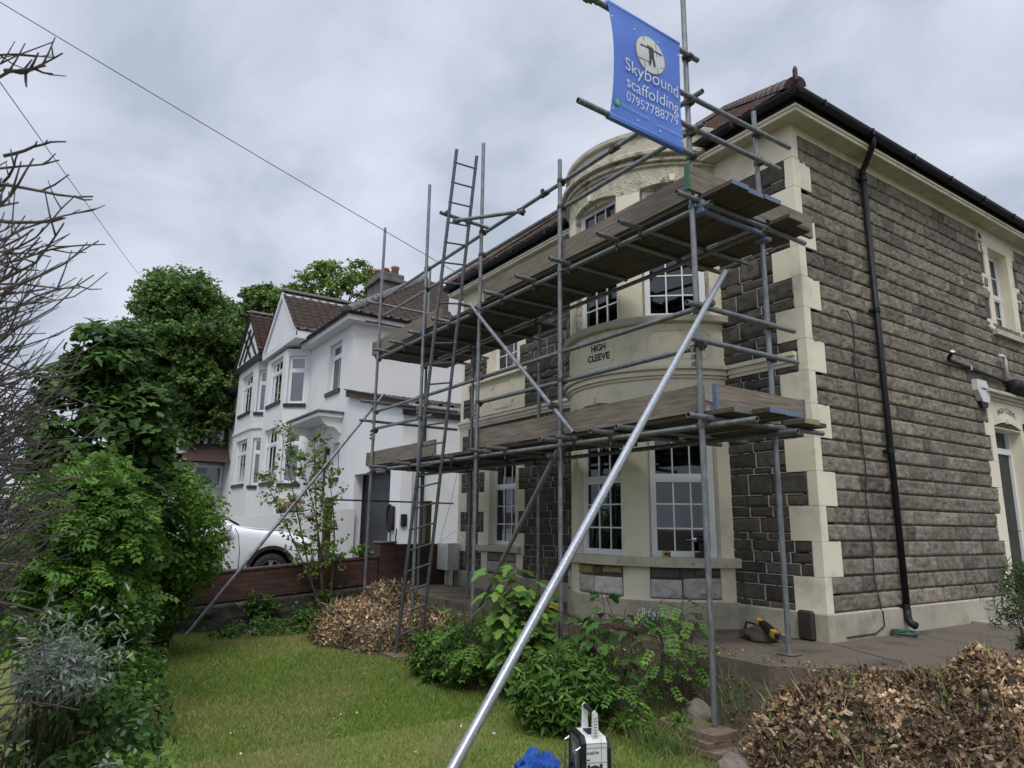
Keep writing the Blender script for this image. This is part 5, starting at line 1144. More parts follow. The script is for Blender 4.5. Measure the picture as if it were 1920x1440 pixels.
gable(rh, -28.55, -24.0, 10.55, 8.42, 0.10, 3.6, M['red_tile'], M['rough_white'], M['black_paint'], True)
tiled('roof_tiles', (-33.4, 0.62, 8.0), (1, 0, 0), (0, c2, s2), 9.6, 5.5, M['brown_tile'], rh, lambda c: c[:, 0] < -23.8, 0.33, 0.30, 0.035, 0.03, 'roll', 4)
MB().box(-33.4, -28.6, 0.5, 1.0, 7.75, 8.0).build('eaves', M['black_paint'], rh)

# far red-brown roofed house
fh = thing('far_house', 'distant house with red brown tiled roofs and white dormer windows behind the hedge', 'house', (-34, 0, 1.5))
MB().box(-40, -33.2, -3.8, 6.0, 1.0, 4.6).build('wall', M['rough_white'], fh)
R0 = [(-33.0, -4.0, 4.75), (-33.0, 6.2, 4.75), (-38, 6.2, 8.2), (-38, -0.2, 8.2)]
tiled('roof_tiles', (-32.9, -4.3, 4.65), (0, 1, 0), (-0.80, 0, 0.6), 10.5, 6.0, M['red_tile'], fh, lambda c: (c[:, 1]+4.4) > (-32.9-c[:, 0])*0.62, 0.3, 0.28, 0.02, 0.03, 'roll', 4)
tiled('roof_tiles', (-40.5, -4.3, 4.65), (1, 0, 0), (0, 0.62, 0.78), 7.6, 5.0, M['red_tile'], fh, lambda c: ((-32.9-c[:, 0])*0.62 > (c[:, 1]+4.4)), 0.3, 0.28, 0.02, 0.03, 'roll', 4)
MB().prism([(-4.1, 4.5), (6, 4.5), (6, 4.66), (-4.1, 4.66)], lambda u, v, d: (-33.0+d, u, v), -0.2, 0.15).build('fascia', M['black_paint'], fh)
for (y0_, y1_, z0_, z1_) in ((-1.35, -0.35, 4.85, 5.85), (-0.15, 0.75, 5.15, 6.1)):
    window(fh, (-32.6, y0_, 0), (-32.6, y1_, 0), z0_, z1_, (1, 0, 0), (), 2, (0, 0), glass='glass_far', fw=0.09, room=0.1)
    MB().box(-35, -32.66, y0_-0.1, y1_+0.1, z0_-0.1, z1_+0.1).build('dormer', M['red_tile'], fh)
window(fh, (-33.15, -0.4, 0), (-33.15, 1.0, 0), 3.3, 4.4, (1, 0, 0), (), 2, (0, 0), glass='glass_far', fw=0.09, room=0.1)
lr = MB(); lr.add([(-31.6, -1.2, 4.45), (-31.6, 1.8, 4.45), (-33.2, 1.8, 6.0), (-33.2, -0.2, 6.0), (-33.2, -1.2, 4.45)], [(0, 1, 2, 3), (0, 3, 4)]); lr.build('porch_roof', M['red_tile'], fh)

# ------------------------------------------------------------------ white car on the drive
def car():
    c = thing('parked_car', 'white car with black wheel arches parked nose to the garage behind the brick wall', 'car', (-10.2, -4.0, 0.40))
    X1_, X0_ = -9.30, -11.12      # near and far flank
    Y_ = lambda s: -1.72-s        # s metres back from the nose
    z0 = 0.38
    side = [(0.02, 0.32), (0.0, 0.55), (0.06, 0.80), (0.30, 0.98), (0.70, 1.07), (1.25, 1.12), (1.55, 1.16), (2.15, 1.52), (2.6, 1.63), (3.2, 1.62), (3.8, 1.50), (4.25, 1.12), (4.38, 0.95), (4.42, 0.60), (4.38, 0.30)]
    stations = np.linspace(0, 4.42, 60); top = np.interp(stations, [p[0] for p in side[1:14]], [p[1] for p in side[1:14]])
    belt = np.interp(stations, [0, 0.3, 0.9, 1.6, 3.5, 4.42], [0.55, 0.80, 0.98, 1.08, 1.10, 0.95])
    mb = MB(); vs = []; fs = []; m = 0
    cx = (X0_+X1_)/2; hw0 = (X1_-X0_)/2
    for k, s in enumerate(stations):
        pinch = 1-0.16*max(0, (0.45-s)/0.45)**2-0.12*max(0, (s-4.0)/0.42)**2; hw = hw0*pinch
        t = top[k]; bl = min(belt[k], t-0.02); zlo = 0.30 if True else 0
        wh = min(abs(s-0.98), abs(s-3.62))
        zarch = 0.36+math.sqrt(max(0, 0.40**2-wh**2)) if wh < 0.40 else zlo
        zb = max(zlo, zarch)
        prof = [(hw*0.96, zb), (hw*1.0, max(zb+0.02, 0.52)), (hw*1.005, max(zb+0.04, 0.72)), (hw*0.985, max(zb+0.06, bl-0.10)), (hw*0.945, max(bl, zb+0.08)), (hw*0.90+(-0.14*hw0 if t > 1.2 else 0)*0.7, bl+(t-bl)*0.55), (hw*0.72, t-0.015), (hw*0.35, t+0.01), (0, t+0.015)]
        pts = [(cx+a, Y_(s), z0+b) for a, b in prof]+[(cx-a, Y_(s), z0+b) for a, b in prof[-2::-1]]
        m = len(pts); vs += pts
        if k:
            o = k*m
            for i in range(m-1): fs.append((o-m+i, o-m+i+1, o+i+1, o+i))
    fs.append(tuple(range(m-1, -1, -1))); fs.append(tuple((len(stations)-1)*m+i for i in range(m)))
    mb.add(vs, fs); body = mb.build('body', M['car_white'], c, smooth=True)
    # dark underbody, arches
    ub = MB(); ub.box(X0_+0.10, X1_-0.06, Y_(4.3), Y_(0.12), z0+0.18, z0+0.40, 0.03)
    ub.build('underbody', M['rubber'], c)
    sl_ = MB(); sl_.box(X1_-0.05, X1_+0.012, Y_(3.2), Y_(1.40), z0+0.22, z0+0.33, 0.02); sl_.build('sill_trim', M['black_plastic'], c)
    for s in (0.98, 3.62):
        ar = MB(); n = 22
        for i in range(n):
            a0, a1 = math.pi*(-0.06+1.12*i/n), math.pi*(-0.06+1.12*(i+1)/n)
            P = lambda a, r, x: (x, Y_(s)+r*math.cos(a), z0+0.36+r*math.sin(a))
            for x_, rr in ((X1_+0.010, (0.385, 0.45)),): ar.quad(P(a0, rr[0], x_), P(a1, rr[0], x_), P(a1, rr[1], x_), P(a0, rr[1], x_)); ar.quad(P(a0, rr[0], x_), P(a0, rr[0], x_-0.25), P(a1, rr[0], x_-0.25), P(a1, rr[0], x_)); ar.quad(P(a0, rr[1], x_), P(a1, rr[1], x_), P(a1, rr[1], x_-0.06), P(a0, rr[1], x_-0.06))
        ar.build('wheel_arch', M['rubber'], c)
        MB().tube((X1_-0.45, Y_(s), z0+0.36), (X1_-0.26, Y_(s), z0+0.36), 0.42, 20).build('arch_liner', M['rubber'], c)
        for x_, sg in ((X1_-0.02, 1), (X0_+0.02, -1)):
            w = MB(); R1 = 0.335
            w.lathe([(0.215, 0), (0.235, 0.005), (0.315, 0.004), (R1, -0.03*sg), (R1, -0.18*sg), (0.31, -0.205*sg), (0.2, -0.2*sg)], (x_, Y_(s), z0+R1), 32, 'x'); wo = w.build('wheel', M['rubber'], c, smooth=True)
            r_ = MB(); r_.lathe([(0.225, 0.0), (0.205, -0.006*sg), (0.195, -0.06*sg), (0.19, -0.14*sg)], (x_, Y_(s), z0+R1), 32, 'x'); r_.tube((x_-0.05*sg, Y_(s), z0+R1), (x_-0.012*sg, Y_(s), z0+R1), 0.035, 14)
            for k in range(5):
                a = 2*math.pi*k/5+0.35
                for da in (-0.13, 0.13):
                    p = np.array([x_-0.02*sg, Y_(s)+0.03*math.cos(a), z0+R1+0.03*math.sin(a)]); q = np.array([x_-0.010*sg, Y_(s)+0.205*math.cos(a+da), z0+R1+0.205*math.sin(a+da)]); dd = (q-p)/np.linalg.norm(q-p)
                    r_.obox((p+q)/2, dd, (1, 0, 0), np.cross(dd, (1, 0, 0)), np.linalg.norm(q-p)/2, 0.012, 0.013)
            r_.build('rim', M['alloy'], wo); MB().tube((x_-0.10*sg, Y_(s), z0+R1), (x_-0.085*sg, Y_(s), z0+R1), 0.20, 24).build('brake_disc', M['rubber'], wo)
    # glazing, door seam, lamp, mirror
    gl = MB(); f = lambda s, z, d: (X1_+d-(z-1.08)*0.22 if z > 1.08 else X1_+d, Y_(s), z0+z)
    gl.prism([(1.72, 1.13), (3.9, 1.15), (3.55, 1.47), (2.35, 1.50)], lambda s, z, d: (cx+hw0*(0.93-0.32*(z-1.13))+d, Y_(s), z0+z), -0.02, 0.012); gl.build('side_glass', M['lamp_glass'], c)
    ws = MB(); ws.add([(cx-0.72, Y_(1.52), z0+1.165), (cx+0.72, Y_(1.52), z0+1.165), (cx+0.60, Y_(2.22), z0+1.56), (cx-0.60, Y_(2.22), z0+1.56)], [(0, 1, 2, 3)]); ws.build('windscreen', M['lamp_glass'], c)
    se = MB(); se.path([(X1_+0.002, Y_(1.56), z0+0.34), (X1_+0.006, Y_(1.56), z0+0.70), (X1_-0.012, Y_(1.60), z0+1.0), (X1_-0.05, Y_(1.66), z0+1.12)], 0.006, 5); se.build('door_seam', M['rubber'], c)
    hl = MB(); hl.prism([(0.16, 0.50), (0.30, 0.56), (0.62, 0.90), (0.50, 0.86), (0.22, 0.68)], lambda s, z, d: (X1_-0.06*max(0, (0.6-s)/0.6)**1.0+d, Y_(s), z0+z), -0.10, 0.006); hl.build('headlight', M['lamp_glass'], c)
    MB().box(X1_-0.03, X1_+0.16, Y_(1.95), Y_(1.75), z0+1.06, z0+1.20, 0.03).build('wing_mirror', M['car_white'], c)
    bn = MB(); bn.path([(cx-0.5, Y_(0.5), z0+1.03), (X1_-0.42, Y_(0.7), z0+1.075), (X1_-0.2, Y_(1.1), z0+1.09), (X1_-0.16, Y_(1.5), z0+1.12)], 0.006, 5); bn.build('bonnet_seam', M['rubber'], c)
car()

# ------------------------------------------------------------------ small things on and by the house
def f_s(y, z, d): return fn_side(y, z, d)
al_ = thing('alarm_box', 'white alarm box with faint red lettering beside the side door hood', 'alarm', f_s(3.78, 3.4, 0.03))
MB().prism([(3.63, 3.56), (3.90, 3.56), (3.97, 3.44), (3.93, 3.27), (3.74, 3.27), (3.62, 3.42)], f_s, 0.02, 0.09).build('case', M['white_plastic'], al_)
MB().prism([(3.72, 3.28), (3.94, 3.28), (3.90, 3.20), (3.76, 3.20)], f_s, 0.018, 0.07).build('lamp', M['black_plastic'], al_)
tx = MB(); V, F = text_arr('COMBAT', 1.0, 0.01); lo = V.min(0); hi = V.max(0); s_ = 0.20/(hi[0]-lo[0]); tx.add([f_s(3.70+(p[0]-lo[0])*s_, 3.43+(p[1]-lo[1])*s_, 0.0915) for p in V], F); tx.build('lettering', M['red_letters'], al_)
wp = thing('waste_pipe', 'thin black waste pipe with an open end running along the side wall above the door', 'pipe', f_s(4, 3.7, 0.06))
MB().path([f_s(2.86, 3.79, 0.16), f_s(2.90, 3.73, 0.09), f_s(3.0, 3.72, 0.06), f_s(4.3, 3.66, 0.06), f_s(6.2, 3.57, 0.06)], 0.024, 10).build('pipe', M['black_plastic'], wp)
MB().tube(f_s(2.86, 3.79, 0.16), f_s(2.855, 3.797, 0.165), 0.027, 12).build('pipe_end', M['white_plastic'], wp); MB().box(XS, XS+0.09, 3.50, 3.53, 3.66, 3.73).build('clip', M['steel_clean'], wp)
op = MB().path([f_s(4.40, 3.98, 0.10), f_s(4.52, 4.00, 0.09), f_s(4.60, 4.00, 0.08), f_s(4.62, 3.95, 0.08), f_s(4.62, 3.70, 0.08)], 0.024, 10); tag(op.build('overflow_pipe', M['white_plastic'], smooth=True), 'white plastic overflow pipe bent above the black waste pipe', 'pipe')
bc_ = MB(); bc_.lathe([(0, 0), (0.07, 0.0), (0.10, 0.04), (0.105, 0.10), (0.105, 0.75), (0.08, 0.80), (0, 0.8)], (XS+0.13, 4.62, 3.58), 18, 'y'); tag(bc_.build('hopper', M['black_plastic'], smooth=True), 'black drum shaped fitting fixed above the side door hood', 'fitting')
ln = thing('wall_lantern', 'black wrought wall lantern right of the side door', 'lantern', f_s(5.12, 3.0, 0.03))
MB().prism([(5.06, 3.0), (5.18, 3.0), (5.18, 3.10), (5.06, 3.10)], f_s, 0.02, 0.05).build('back_plate', M['black_paint'], ln)
MB().path([f_s(5.12, 3.06, 0.05), f_s(5.12, 3.12, 0.12), f_s(5.12, 3.05, 0.19), f_s(5.12, 2.98, 0.17)], 0.009, 8).build('bracket', M['black_paint'], ln)
MB().lathe([(0.0, 3.0), (0.035, 2.98), (0.07, 2.95), (0.062, 2.94), (0.045, 2.78), (0.0, 2.76)], fn_side(5.12, 0, 0.17), 6).build('lamp', M['lamp_glass'], ln)
tag(MB().box(XS+0.0, XS+0.05, 5.06, 5.10, 1.9, 2.0, 0.008).build('bell_push', M['black_plastic']), 'small black bell push on the pier right of the side door', 'bell')
vt = MB(); vt.prism([(4.33, 5.70), (4.50, 5.70), (4.50, 5.86), (4.33, 5.86)], f_s, 0.01, 0.045); vt_o = vt.build('wall_vent', M['yellow_paint']); tag(vt_o, 'small cream vent plate high on the side wall below the eaves', 'vent'); vt_o.data.materials[0] = M['cream_sill']
MB().tube(f_s(4.415, 5.78, 0.044), f_s(4.415, 5.78, 0.047), 0.045, 16).build('hole', M['dark_room'], vt_o)
cb = MB(); pts = [(0.62, 3.93), (0.75, 3.95), (0.83, 3.86), (0.83, 3.55), (0.78, 3.36), (0.80, 3.1), (0.80, 2.6), (0.83, 2.2), (0.78, 1.95), (0.82, 1.5), (0.80, 1.1), (0.86, 0.90), (0.87, 0.82)]
cb.path([f_s(a, b_, 0.045) for a, b_ in pts]+[f_s(0.87, 0.80, 0.065), f_s(0.88, 0.66, 0.062), f_s(0.70, 0.60, 0.062), f_s(0.2, 0.60, 0.062)], 0.0065, 6)
tag(cb.build('cable', M['rubber']), 'loose black cable hanging down the side wall left of the downpipe', 'cable')
mx_ = thing('meter_box', 'pale grey meter cabinet at the left corner of the stone house', 'meter box', (-7.28, -0.1, 0.85))
MB().box(-7.42, -7.02, -0.29, -0.06, 0.82, 1.29, 0.01).build('case', M['meter'], mx_); MB().box(-7.39, -7.10, -0.298, -0.2905, 0.86, 1.23, 0.004).build('door', M['white_plastic'], mx_); MB().box(-7.26, -7.20, -0.20, -0.14, 0.56, 0.82).box(-7.10, -7.05, -0.20, -0.15, 0.56, 0.82).build('pipe', M['white_plastic'], mx_)
tag(MB().path([(-7.19, -0.03, 2.6), (-7.30, -0.10, 2.0), (-7.42, -0.20, 1.45), (-7.40, -0.25, 1.25), (-7.30, -0.25, 1.33), (-7.10, -0.1, 1.50), (-6.95, -0.03, 1.42), (-6.85, -0.03, 1.30)], 0.006, 6).build('loose_cable', M['white_plastic']), 'thin pale cable drooping past the left corner of the stone house to the meter cabinet', 'cable')
tag(MB().box(-0.31, -0.14, -0.115, -0.056, 0.565, 0.84, 0.02).build('vent_cover', M['brown_vent']), 'dark brown cover plate against the plinth by the front corner', 'cover')
# drill on the sill
def at_bay(t, r, z): return np.array([XC+(RB+r)*math.cos(R_(t)), YC+(RB+r)*math.sin(R_(t)), z])
pd = at_bay(-33.5, 0.02, 1.288); dl_ = thing('cordless_drill', 'black cordless drill standing on the bay sill against the right window', 'drill', tuple(pd))
ux = np.array([-0.55, -0.83, 0]); uy = np.array([0.83, -0.55, 0]); uz = np.array([0, 0, 1.0])
MB().obox(pd+uz*0.03, ux, uy, uz, 0.06, 0.038, 0.03).build('battery', M['black_plastic'], dl_)
MB().tube(pd+uz*0.06-ux*0.01, pd+uz*0.16-ux*0.005, 0.02, 12, 0.022).build('handle', M['rubber'], dl_)
MB().tube(pd+uz*0.19-ux*0.085, pd+uz*0.19+ux*0.05, 0.034, 14, 0.03).build('motor_body', M['black_plastic'], dl_, smooth=False)
MB().tube(pd+uz*0.19+ux*0.05, pd+uz*0.19+ux*0.10, 0.024, 12, 0.014).tube(pd+uz*0.19+ux*0.10, pd+uz*0.19+ux*0.16, 0.005, 6).build('chuck', M['steel_clean'], dl_)
pt_ = at_bay(-50, 0.02, 1.289); tm = thing('tape_measure', 'yellow and black tape measure on the bay sill between the windows and the drill', 'tape measure', tuple(pt_))
MB().obox(pt_+uz*0.033, ux, uy, uz, 0.036, 0.018, 0.032).build('case', M['yellow_plastic'], tm); MB().obox(pt_+uz*0.033, ux, uy, uz, 0.018, 0.0195, 0.016).obox(pt_+uz*0.03-ux*0.036, ux, uy, uz, 0.010, 0.0195, 0.028).build('grip', M['black_plastic'], tm)
# tools on the terrace: boot-like bag and a yellow and black saw
tb = thing('tool_bag', 'slumped brown canvas tool bag with black straps on the terrace by the inner pole', 'bag', (-0.42, -0.52, 0.57))
def blob(c, r, seed=0, n=14, m=20, amp=0.25, flat=0.0):
    th = np.linspace(0.02, math.pi-0.02, n); ph = np.linspace(0, 2*math.pi, m); T_, P_ = np.meshgrid(th, ph, indexing='ij')
    k = 1+amp*(fbm(np.cos(P_)*1.7*np.sin(T_)+seed, np.sin(P_)*1.7*np.sin(T_)+np.cos(T_)*1.3+seed, seed)-0.5)*2; k[:, -1] = k[:, 0]
    X = c[0]+r[0]*k*np.sin(T_)*np.cos(P_); Y = c[1]+r[1]*k*np.sin(T_)*np.sin(P_); Z = c[2]+r[2]*k*np.cos(T_)
    if flat is not None: Z = np.maximum(Z, flat)
    return np.stack([X, Y, Z], -1)
def rock(name, c, r, seed, mat, amp=0.35, smooth=False, flat=-9.0, parent=None): return grid_mesh(name, blob(c, r, seed, 18, 26, amp, flat), M[mat], parent, smooth=smooth)
rock('canvas_body', (-0.42, -0.52, 0.62), (0.15, 0.12, 0.09), 3, 'brown_canvas', 0.4, True, 0.566, tb)
MB().path([(-0.60, -0.55, 0.60), (-0.58, -0.52, 0.72), (-0.50, -0.46, 0.70), (-0.45, -0.5, 0.60), (-0.5, -0.62, 0.58)], 0.014, 6).build('strap', M['black_plastic'], tb)
rock('flap', (-0.60, -0.50, 0.60), (0.08, 0.07, 0.06), 7, 'brown_canvas', 0.5, True, 0.566, tb)
rs_ = thing('reciprocating_saw', 'yellow and black reciprocating saw lying on the tool bag', 'saw', (-0.30, -0.60, 0.62)); sa_ = np.array([0.86, -0.45, -0.22]); sa_ /= np.linalg.norm(sa_); sb2 = np.cross((0, 0, 1.0), sa_); sb2 /= np.linalg.norm(sb2); sc3 = np.cross(sa_, sb2); p0 = np.array([-0.47, -0.50, 0.745])
MB().obox(p0+sa_*0.05, sa_, sb2, sc3, 0.045, 0.024, 0.026).obox(p0+sa_*0.33, sa_, sb2, sc3, 0.035, 0.025, 0.028).build('housing', M['yellow_plastic'], rs_)
MB().obox(p0+sa_*0.19, sa_, sb2, sc3, 0.10, 0.03, 0.032).obox(p0+sa_*0.39, sa_, sb2, sc3, 0.02, 0.018, 0.018).build('grip', M['black_plastic'], rs_)
MB().obox(p0+sa_*0.48, sa_, sb2, sc3, 0.09, 0.002, 0.010).build('blade', M['steel_clean'], rs_)
# radio
rad = thing('site_radio', 'white and black job site radio with a tall carrying handle standing on the lawn', 'radio', (0.235, -3.19, 0.02))
az = R_(-22); ns = np.array([math.cos(az), math.sin(az), 0]); nf = np.array([math.cos(az-math.pi/2), math.sin(az-math.pi/2), 0]); rc = np.array([0.235, -3.19, 0.0])   # ns: side normal, nf: front normal
HD, HWd, H_ = 0.080, 0.135, 0.315      # half depth along nf, half width along ns
def rp_(a, b_, z): return rc+nf*a+ns*b_+uz*z
def rounded(mb, a0, a1, b0, b1, z0_, z1_, r=0.02):
    P = [(z0_+r, b0), (z0_, b0+r), (z0_, b1-r), (z0_+r, b1), (z1_-r, b1), (z1_, b1-r), (z1_, b0+r), (z1_-r, b0)]
    mb.prism([(p[1], p[0]) for p in P], lambda u, v, d: tuple(rp_(d, u, v)), a0, a1)
m_ = MB(); rounded(m_, -HD+0.012, HD-0.012, -HWd, HWd, 0.02, H_-0.008, 0.03); body = m_.build('case', M['white_plastic'], rad)
m_ = MB(); rounded(m_, HD-0.012, HD+0.018, -HWd-0.006, HWd+0.006, 0.0, H_, 0.035); rounded(m_, -HD-0.012, -HD+0.010, -HWd-0.006, HWd+0.006, 0.0, H_-0.03, 0.035); m_.build('bumper', M['black_plastic'], rad)
m_ = MB()
for z in (0.278, 0.252, 0.168): m_.obox(rp_(0.0, HWd+0.001, z), nf, ns, uz, HD-0.014, 0.0012, 0.0010)
for a in (-0.03,): m_.obox(rp_(a, HWd+0.001, 0.24), nf, ns, uz, 0.0010, 0.0012, 0.07)
m_.build('panel_lines', M['grey_plastic'], body)
m_ = MB(); V, F = text_arr('makita', 1.0, 0.01); lo = V.min(0); hi = V.max(0); s_ = 0.078/(hi[0]-lo[0]); m_.add([tuple(rp_(HD-0.016-(p[0]-lo[0])*s_, HWd+0.0015, 0.213+(p[1]-lo[1])*s_+0.15*(p[0]-lo[0])*s_*0.3)) for p in V], F); m_.obox(rp_(HD-0.026, HWd+0.0015, 0.185), nf, ns, uz, 0.010, 0.001, 0.003).build('lettering', M['letters'], body)
m_ = MB(); m_.tube(rp_(0.012, HWd-0.005, 0.105), rp_(0.012, HWd+0.006, 0.105), 0.048, 24).obox(rp_(0.052, HWd+0.001, 0.145), nf, ns, uz, 0.008, 0.004, 0.012).obox(rp_(-0.028, HWd+0.001, 0.147), nf, ns, uz, 0.008, 0.004, 0.012); m_.build('speaker', M['rubber'], body)
m_ = MB(); m_.obox(rp_(HD+0.018, 0, 0.17), nf, ns, uz, 0.003, 0.085, 0.115); fp = m_.build('control_panel', M['grey_plastic'], rad)
m_ = MB(); m_.obox(rp_(HD+0.022, 0.0, 0.215), nf, ns, uz, 0.002, 0.045, 0.032); m_.build('display', M['lamp_glass'], fp)
for b_, z in ((0.055, 0.12), (0.055, 0.06), (-0.055, 0.12)): MB().tube(rp_(HD+0.018, b_, z), rp_(HD+0.038, b_, z), 0.022, 16).build('knob', M['black_plastic'], fp)
for b_ in (-0.12, 0.12): MB().path([rp_(HD+0.02, b_, 0.04), rp_(HD+0.05, b_, 0.05), rp_(HD+0.05, b_, 0.24), rp_(HD+0.02, b_, 0.255)], 0.006, 8).build('guard_rail', M['steel_clean'], rad)
for a_, b_ in ((0.0, -0.105), (0.0, 0.105)):
    m_ = MB(); P = [(-0.018, 0.285), (0.018, 0.285), (0.022, 0.30), (0.016, 0.445), (0.0, 0.462), (-0.016, 0.445), (-0.022, 0.30)]
    m_.prism(P, lambda u, v, d, b_=b_: tuple(rp_(a_+u, b_+d, v)), -0.010, 0.010); m_.build('handle_arm', M['white_plastic'], rad)
MB().tube(rp_(0, -0.095, 0.443), rp_(0, 0.095, 0.443), 0.014, 14).build('handle_grip', M['black_plastic'], rad)
m_ = MB()
for k in range(7): m_.obox(rp_(0.0, 0.1162, 0.315+k*0.017), nf, ns, uz, 0.010, 0.001, 0.003)
m_.build('arm_marks', M['print_mid'], rad)
MB().obox(rp_(0.0, 0, 0.31), nf, ns, uz, 0.03, 0.05, 0.008).build('latch', M['black_plastic'], rad)
# blue cloth
cl = blob((0.03, -3.42, 0.05), (0.165, 0.14, 0.10), 9, 70, 110, 0.85, 0.012)
fold = 1-np.abs(fbm(cl[..., 0]*13+cl[..., 2]*6, cl[..., 1]*13, 4, 3)-0.5)*2
cl[..., 2] += 0.10*(fold-0.85)*(cl[..., 2] > 0.02); cl[..., 0] += 0.035*(fold-0.85)
cl[..., 0] += 0.02*(fbm(cl[..., 1]*30, cl[..., 2]*30, 8, 3)-0.5); cl[:, -1] = cl[:, 0]
tag(grid_mesh('crumpled_shirt', cl, M['blue_cloth'], smooth=True), 'crumpled bright blue garment lying on the grass left of the radio', 'clothing')
# rocks, hose, edging, yellow tub
for i, (c, r, sd_, mt, lb) in enumerate((((0.55, -2.00, 0.05), (0.12, 0.10, 0.09), 2, 'lichen_rock', 'lichen spotted grey rock beside the stacked boards'), ((0.68, -2.27, 0.03), (0.18, 0.14, 0.10), 5, 'lichen_rock', 'pink grey boulder at the bottom edge by the dry leaves'), ((-0.50, -2.05, 0.05), (0.16, 0.11, 0.10), 8, 'lichen_rock', 'half buried grey rock below the right hand weeds'), ((-0.10, -1.78, 0.16), (0.13, 0.10, 0.10), 11, 'lichen_rock', 'dark mossy rock left of the front pole'), ((0.66, -2.10, 0.05), (0.10, 0.09, 0.10), 14, 'cement', 'small dark slate grey rock between boulder and dry leaves'), ((-6.95, -3.5, 0.03), (0.22, 0.10, 0.05), 17, 'lichen_rock', 'flat pale stone at the foot of the boundary wall'))):
    tag(rock('rock', c, r, sd_, mt, 0.45), lb, 'rock')
tag(MB().box(-2.1, -1.35, -1.24, -1.10, 0.562, 0.63, 0.01).build('edging_brick', M['mauve']), 'dull red edging kerb on the terrace below the bay', 'edging')
tag(MB().path([(-1.4, -1.15, 0.60), (-1.3, -1.12, 0.70), (-1.15, -1.1, 0.66), (-1.05, -1.15, 0.60), (-0.9, -1.1, 0.62), (-0.7, -1.15, 0.60), (-1.2, -1.25, 0.60), (-1.6, -1.3, 0.59)], 0.011, 6).build('hose', M['rubber']), 'black hose curling over the red edging below the bay', 'hose')
tag(MB().path([(0.03, 1.05, 0.575)]+[(0.12+0.11*math.cos(t), 1.02+0.11*math.sin(t), 0.58+0.004*t) for t in np.linspace(0, 11, 40)]+[(0.05, 1.25, 0.60)], 0.010, 6).build('garden_hose', M['green_paint']), 'small coil of dark green hose on the paving under the downpipe', 'hose')
tag(MB().lathe([(0.0, 0.57), (0.06, 0.57), (0.07, 0.72), (0.065, 0.72), (0.055, 0.59)], (-2.72, -1.22, 0), 16).build('tub', M['yellow_plastic']), 'yellow tub half hidden by maple leaves in front of the bay', 'tub')
# overhead wires
def sag(a, b, s, n=24): a = np.array(a); b = np.array(b); return [a+(b-a)*i/n-np.array([0, 0, s*4*(i/n)*(1-i/n)]) for i in range(n+1)]
tag(MB().path(sag((-6.43, -8.80, 8.70), (-6.395, -0.30, 5.97), 0.03), 0.006, 5).build('telephone_wire', M['rubber']), 'telephone wire crossing the sky to the left corner of the stone house', 'wire', 'overhead telephone wires')
tag(MB().path(sag((-8.0, -8.9, 9.6), (-36.53, -3.6, 14.66), 0.05), 0.010, 5).build('telephone_wire', M['rubber']), 'steep telephone wire running down the left of the sky to the far tree', 'wire', 'overhead telephone wires')

#@@M3@@

# ------------------------------------------------------------------ vegetation
def ell_points(c, r, n, fill=0.35, up=0.0):
    d = rng.normal(size=(n, 3)); d /= np.linalg.norm(d, axis=1, keepdims=True)
    k = rng.uniform(fill, 1.0, (n, 1))**(1/2.2)
    p = np.array(c)+d*k*np.array(r); nr = d/np.array(r); nr /= np.linalg.norm(nr, axis=1, keepdims=True); nr[:, 2] += up
    return p, nr
def clumped(c, r, nblob, nper, blob_r, fill=0.55, up=0.6, jit=0.5, flat=0.6, loose=False):
    """foliage clumps spread through an ellipsoid: returns points and facing directions"""
    bc, bn = ell_points(c, r, nblob, fill); P = []; Nn = []; B = []
    for i in range(nblob):
        k = blob_r*rng.uniform(0.6, 1.3); n_ = int(nper*rng.uniform(0.6, 1.3))
        d = rng.normal(size=(n_, 3)); d[:, 2] = np.abs(d[:, 2])*0.9-0.25; d /= np.linalg.norm(d, axis=1, keepdims=True)
        if loose:      # ragged spray of leaves along a few drooping twigs
            nt_ = max(3, n_//26); ta = rng.normal(size=(nt_, 3)); ta += bn[i]*0.8; ta /= np.linalg.norm(ta, axis=1, keepdims=True); ta[:, 2] *= 0.55; w_ = rng.integers(0, nt_, n_); u_ = rng.uniform(0.05, 1.0, (n_, 1))**0.7
            P.append(bc[i]+ta[w_]*k*1.35*u_+rng.normal(0, 0.085*k, (n_, 3))-np.array([0, 0, 0.18])*k*u_*u_); q = np.array([0, 0, up+0.5])+ta[w_]*0.4+rng.normal(0, jit, (n_, 3)); Nn.append(q); B.append(np.full(n_, i)); continue
        P.append(bc[i]+d*k*np.array([1, 1, flat])*rng.uniform(0.55, 1.15, (n_, 1))); q = d*0.7+np.array([0, 0, up])+rng.normal(0, jit, (n_, 3)); Nn.append(q); B.append(np.full(n_, i))
    return np.concatenate(P), np.concatenate(Nn), np.concatenate(B), bc
def stems(mb, base, tips, r0, r1=0.004, bend=0.25, n=6, sides=5):
    for t in tips:
        b = np.array(base, float)+rng.normal(0, 0.02, 3)*[1, 1, 0]; t = np.array(t, float); pts = []; off = rng.normal(0, 1, 3)*np.linalg.norm(t-b)*bend*0.3
        for k in range(n+1): u = k/n; pts.append(b+(t-b)*u+off*math.sin(math.pi*u)+np.array([0, 0, 1.0])*np.linalg.norm(t-b)*bend*0.3*math.sin(math.pi*u))
        mb.path(pts, [r0+(r1-r0)*k/n for k in range(n+1)], sides)
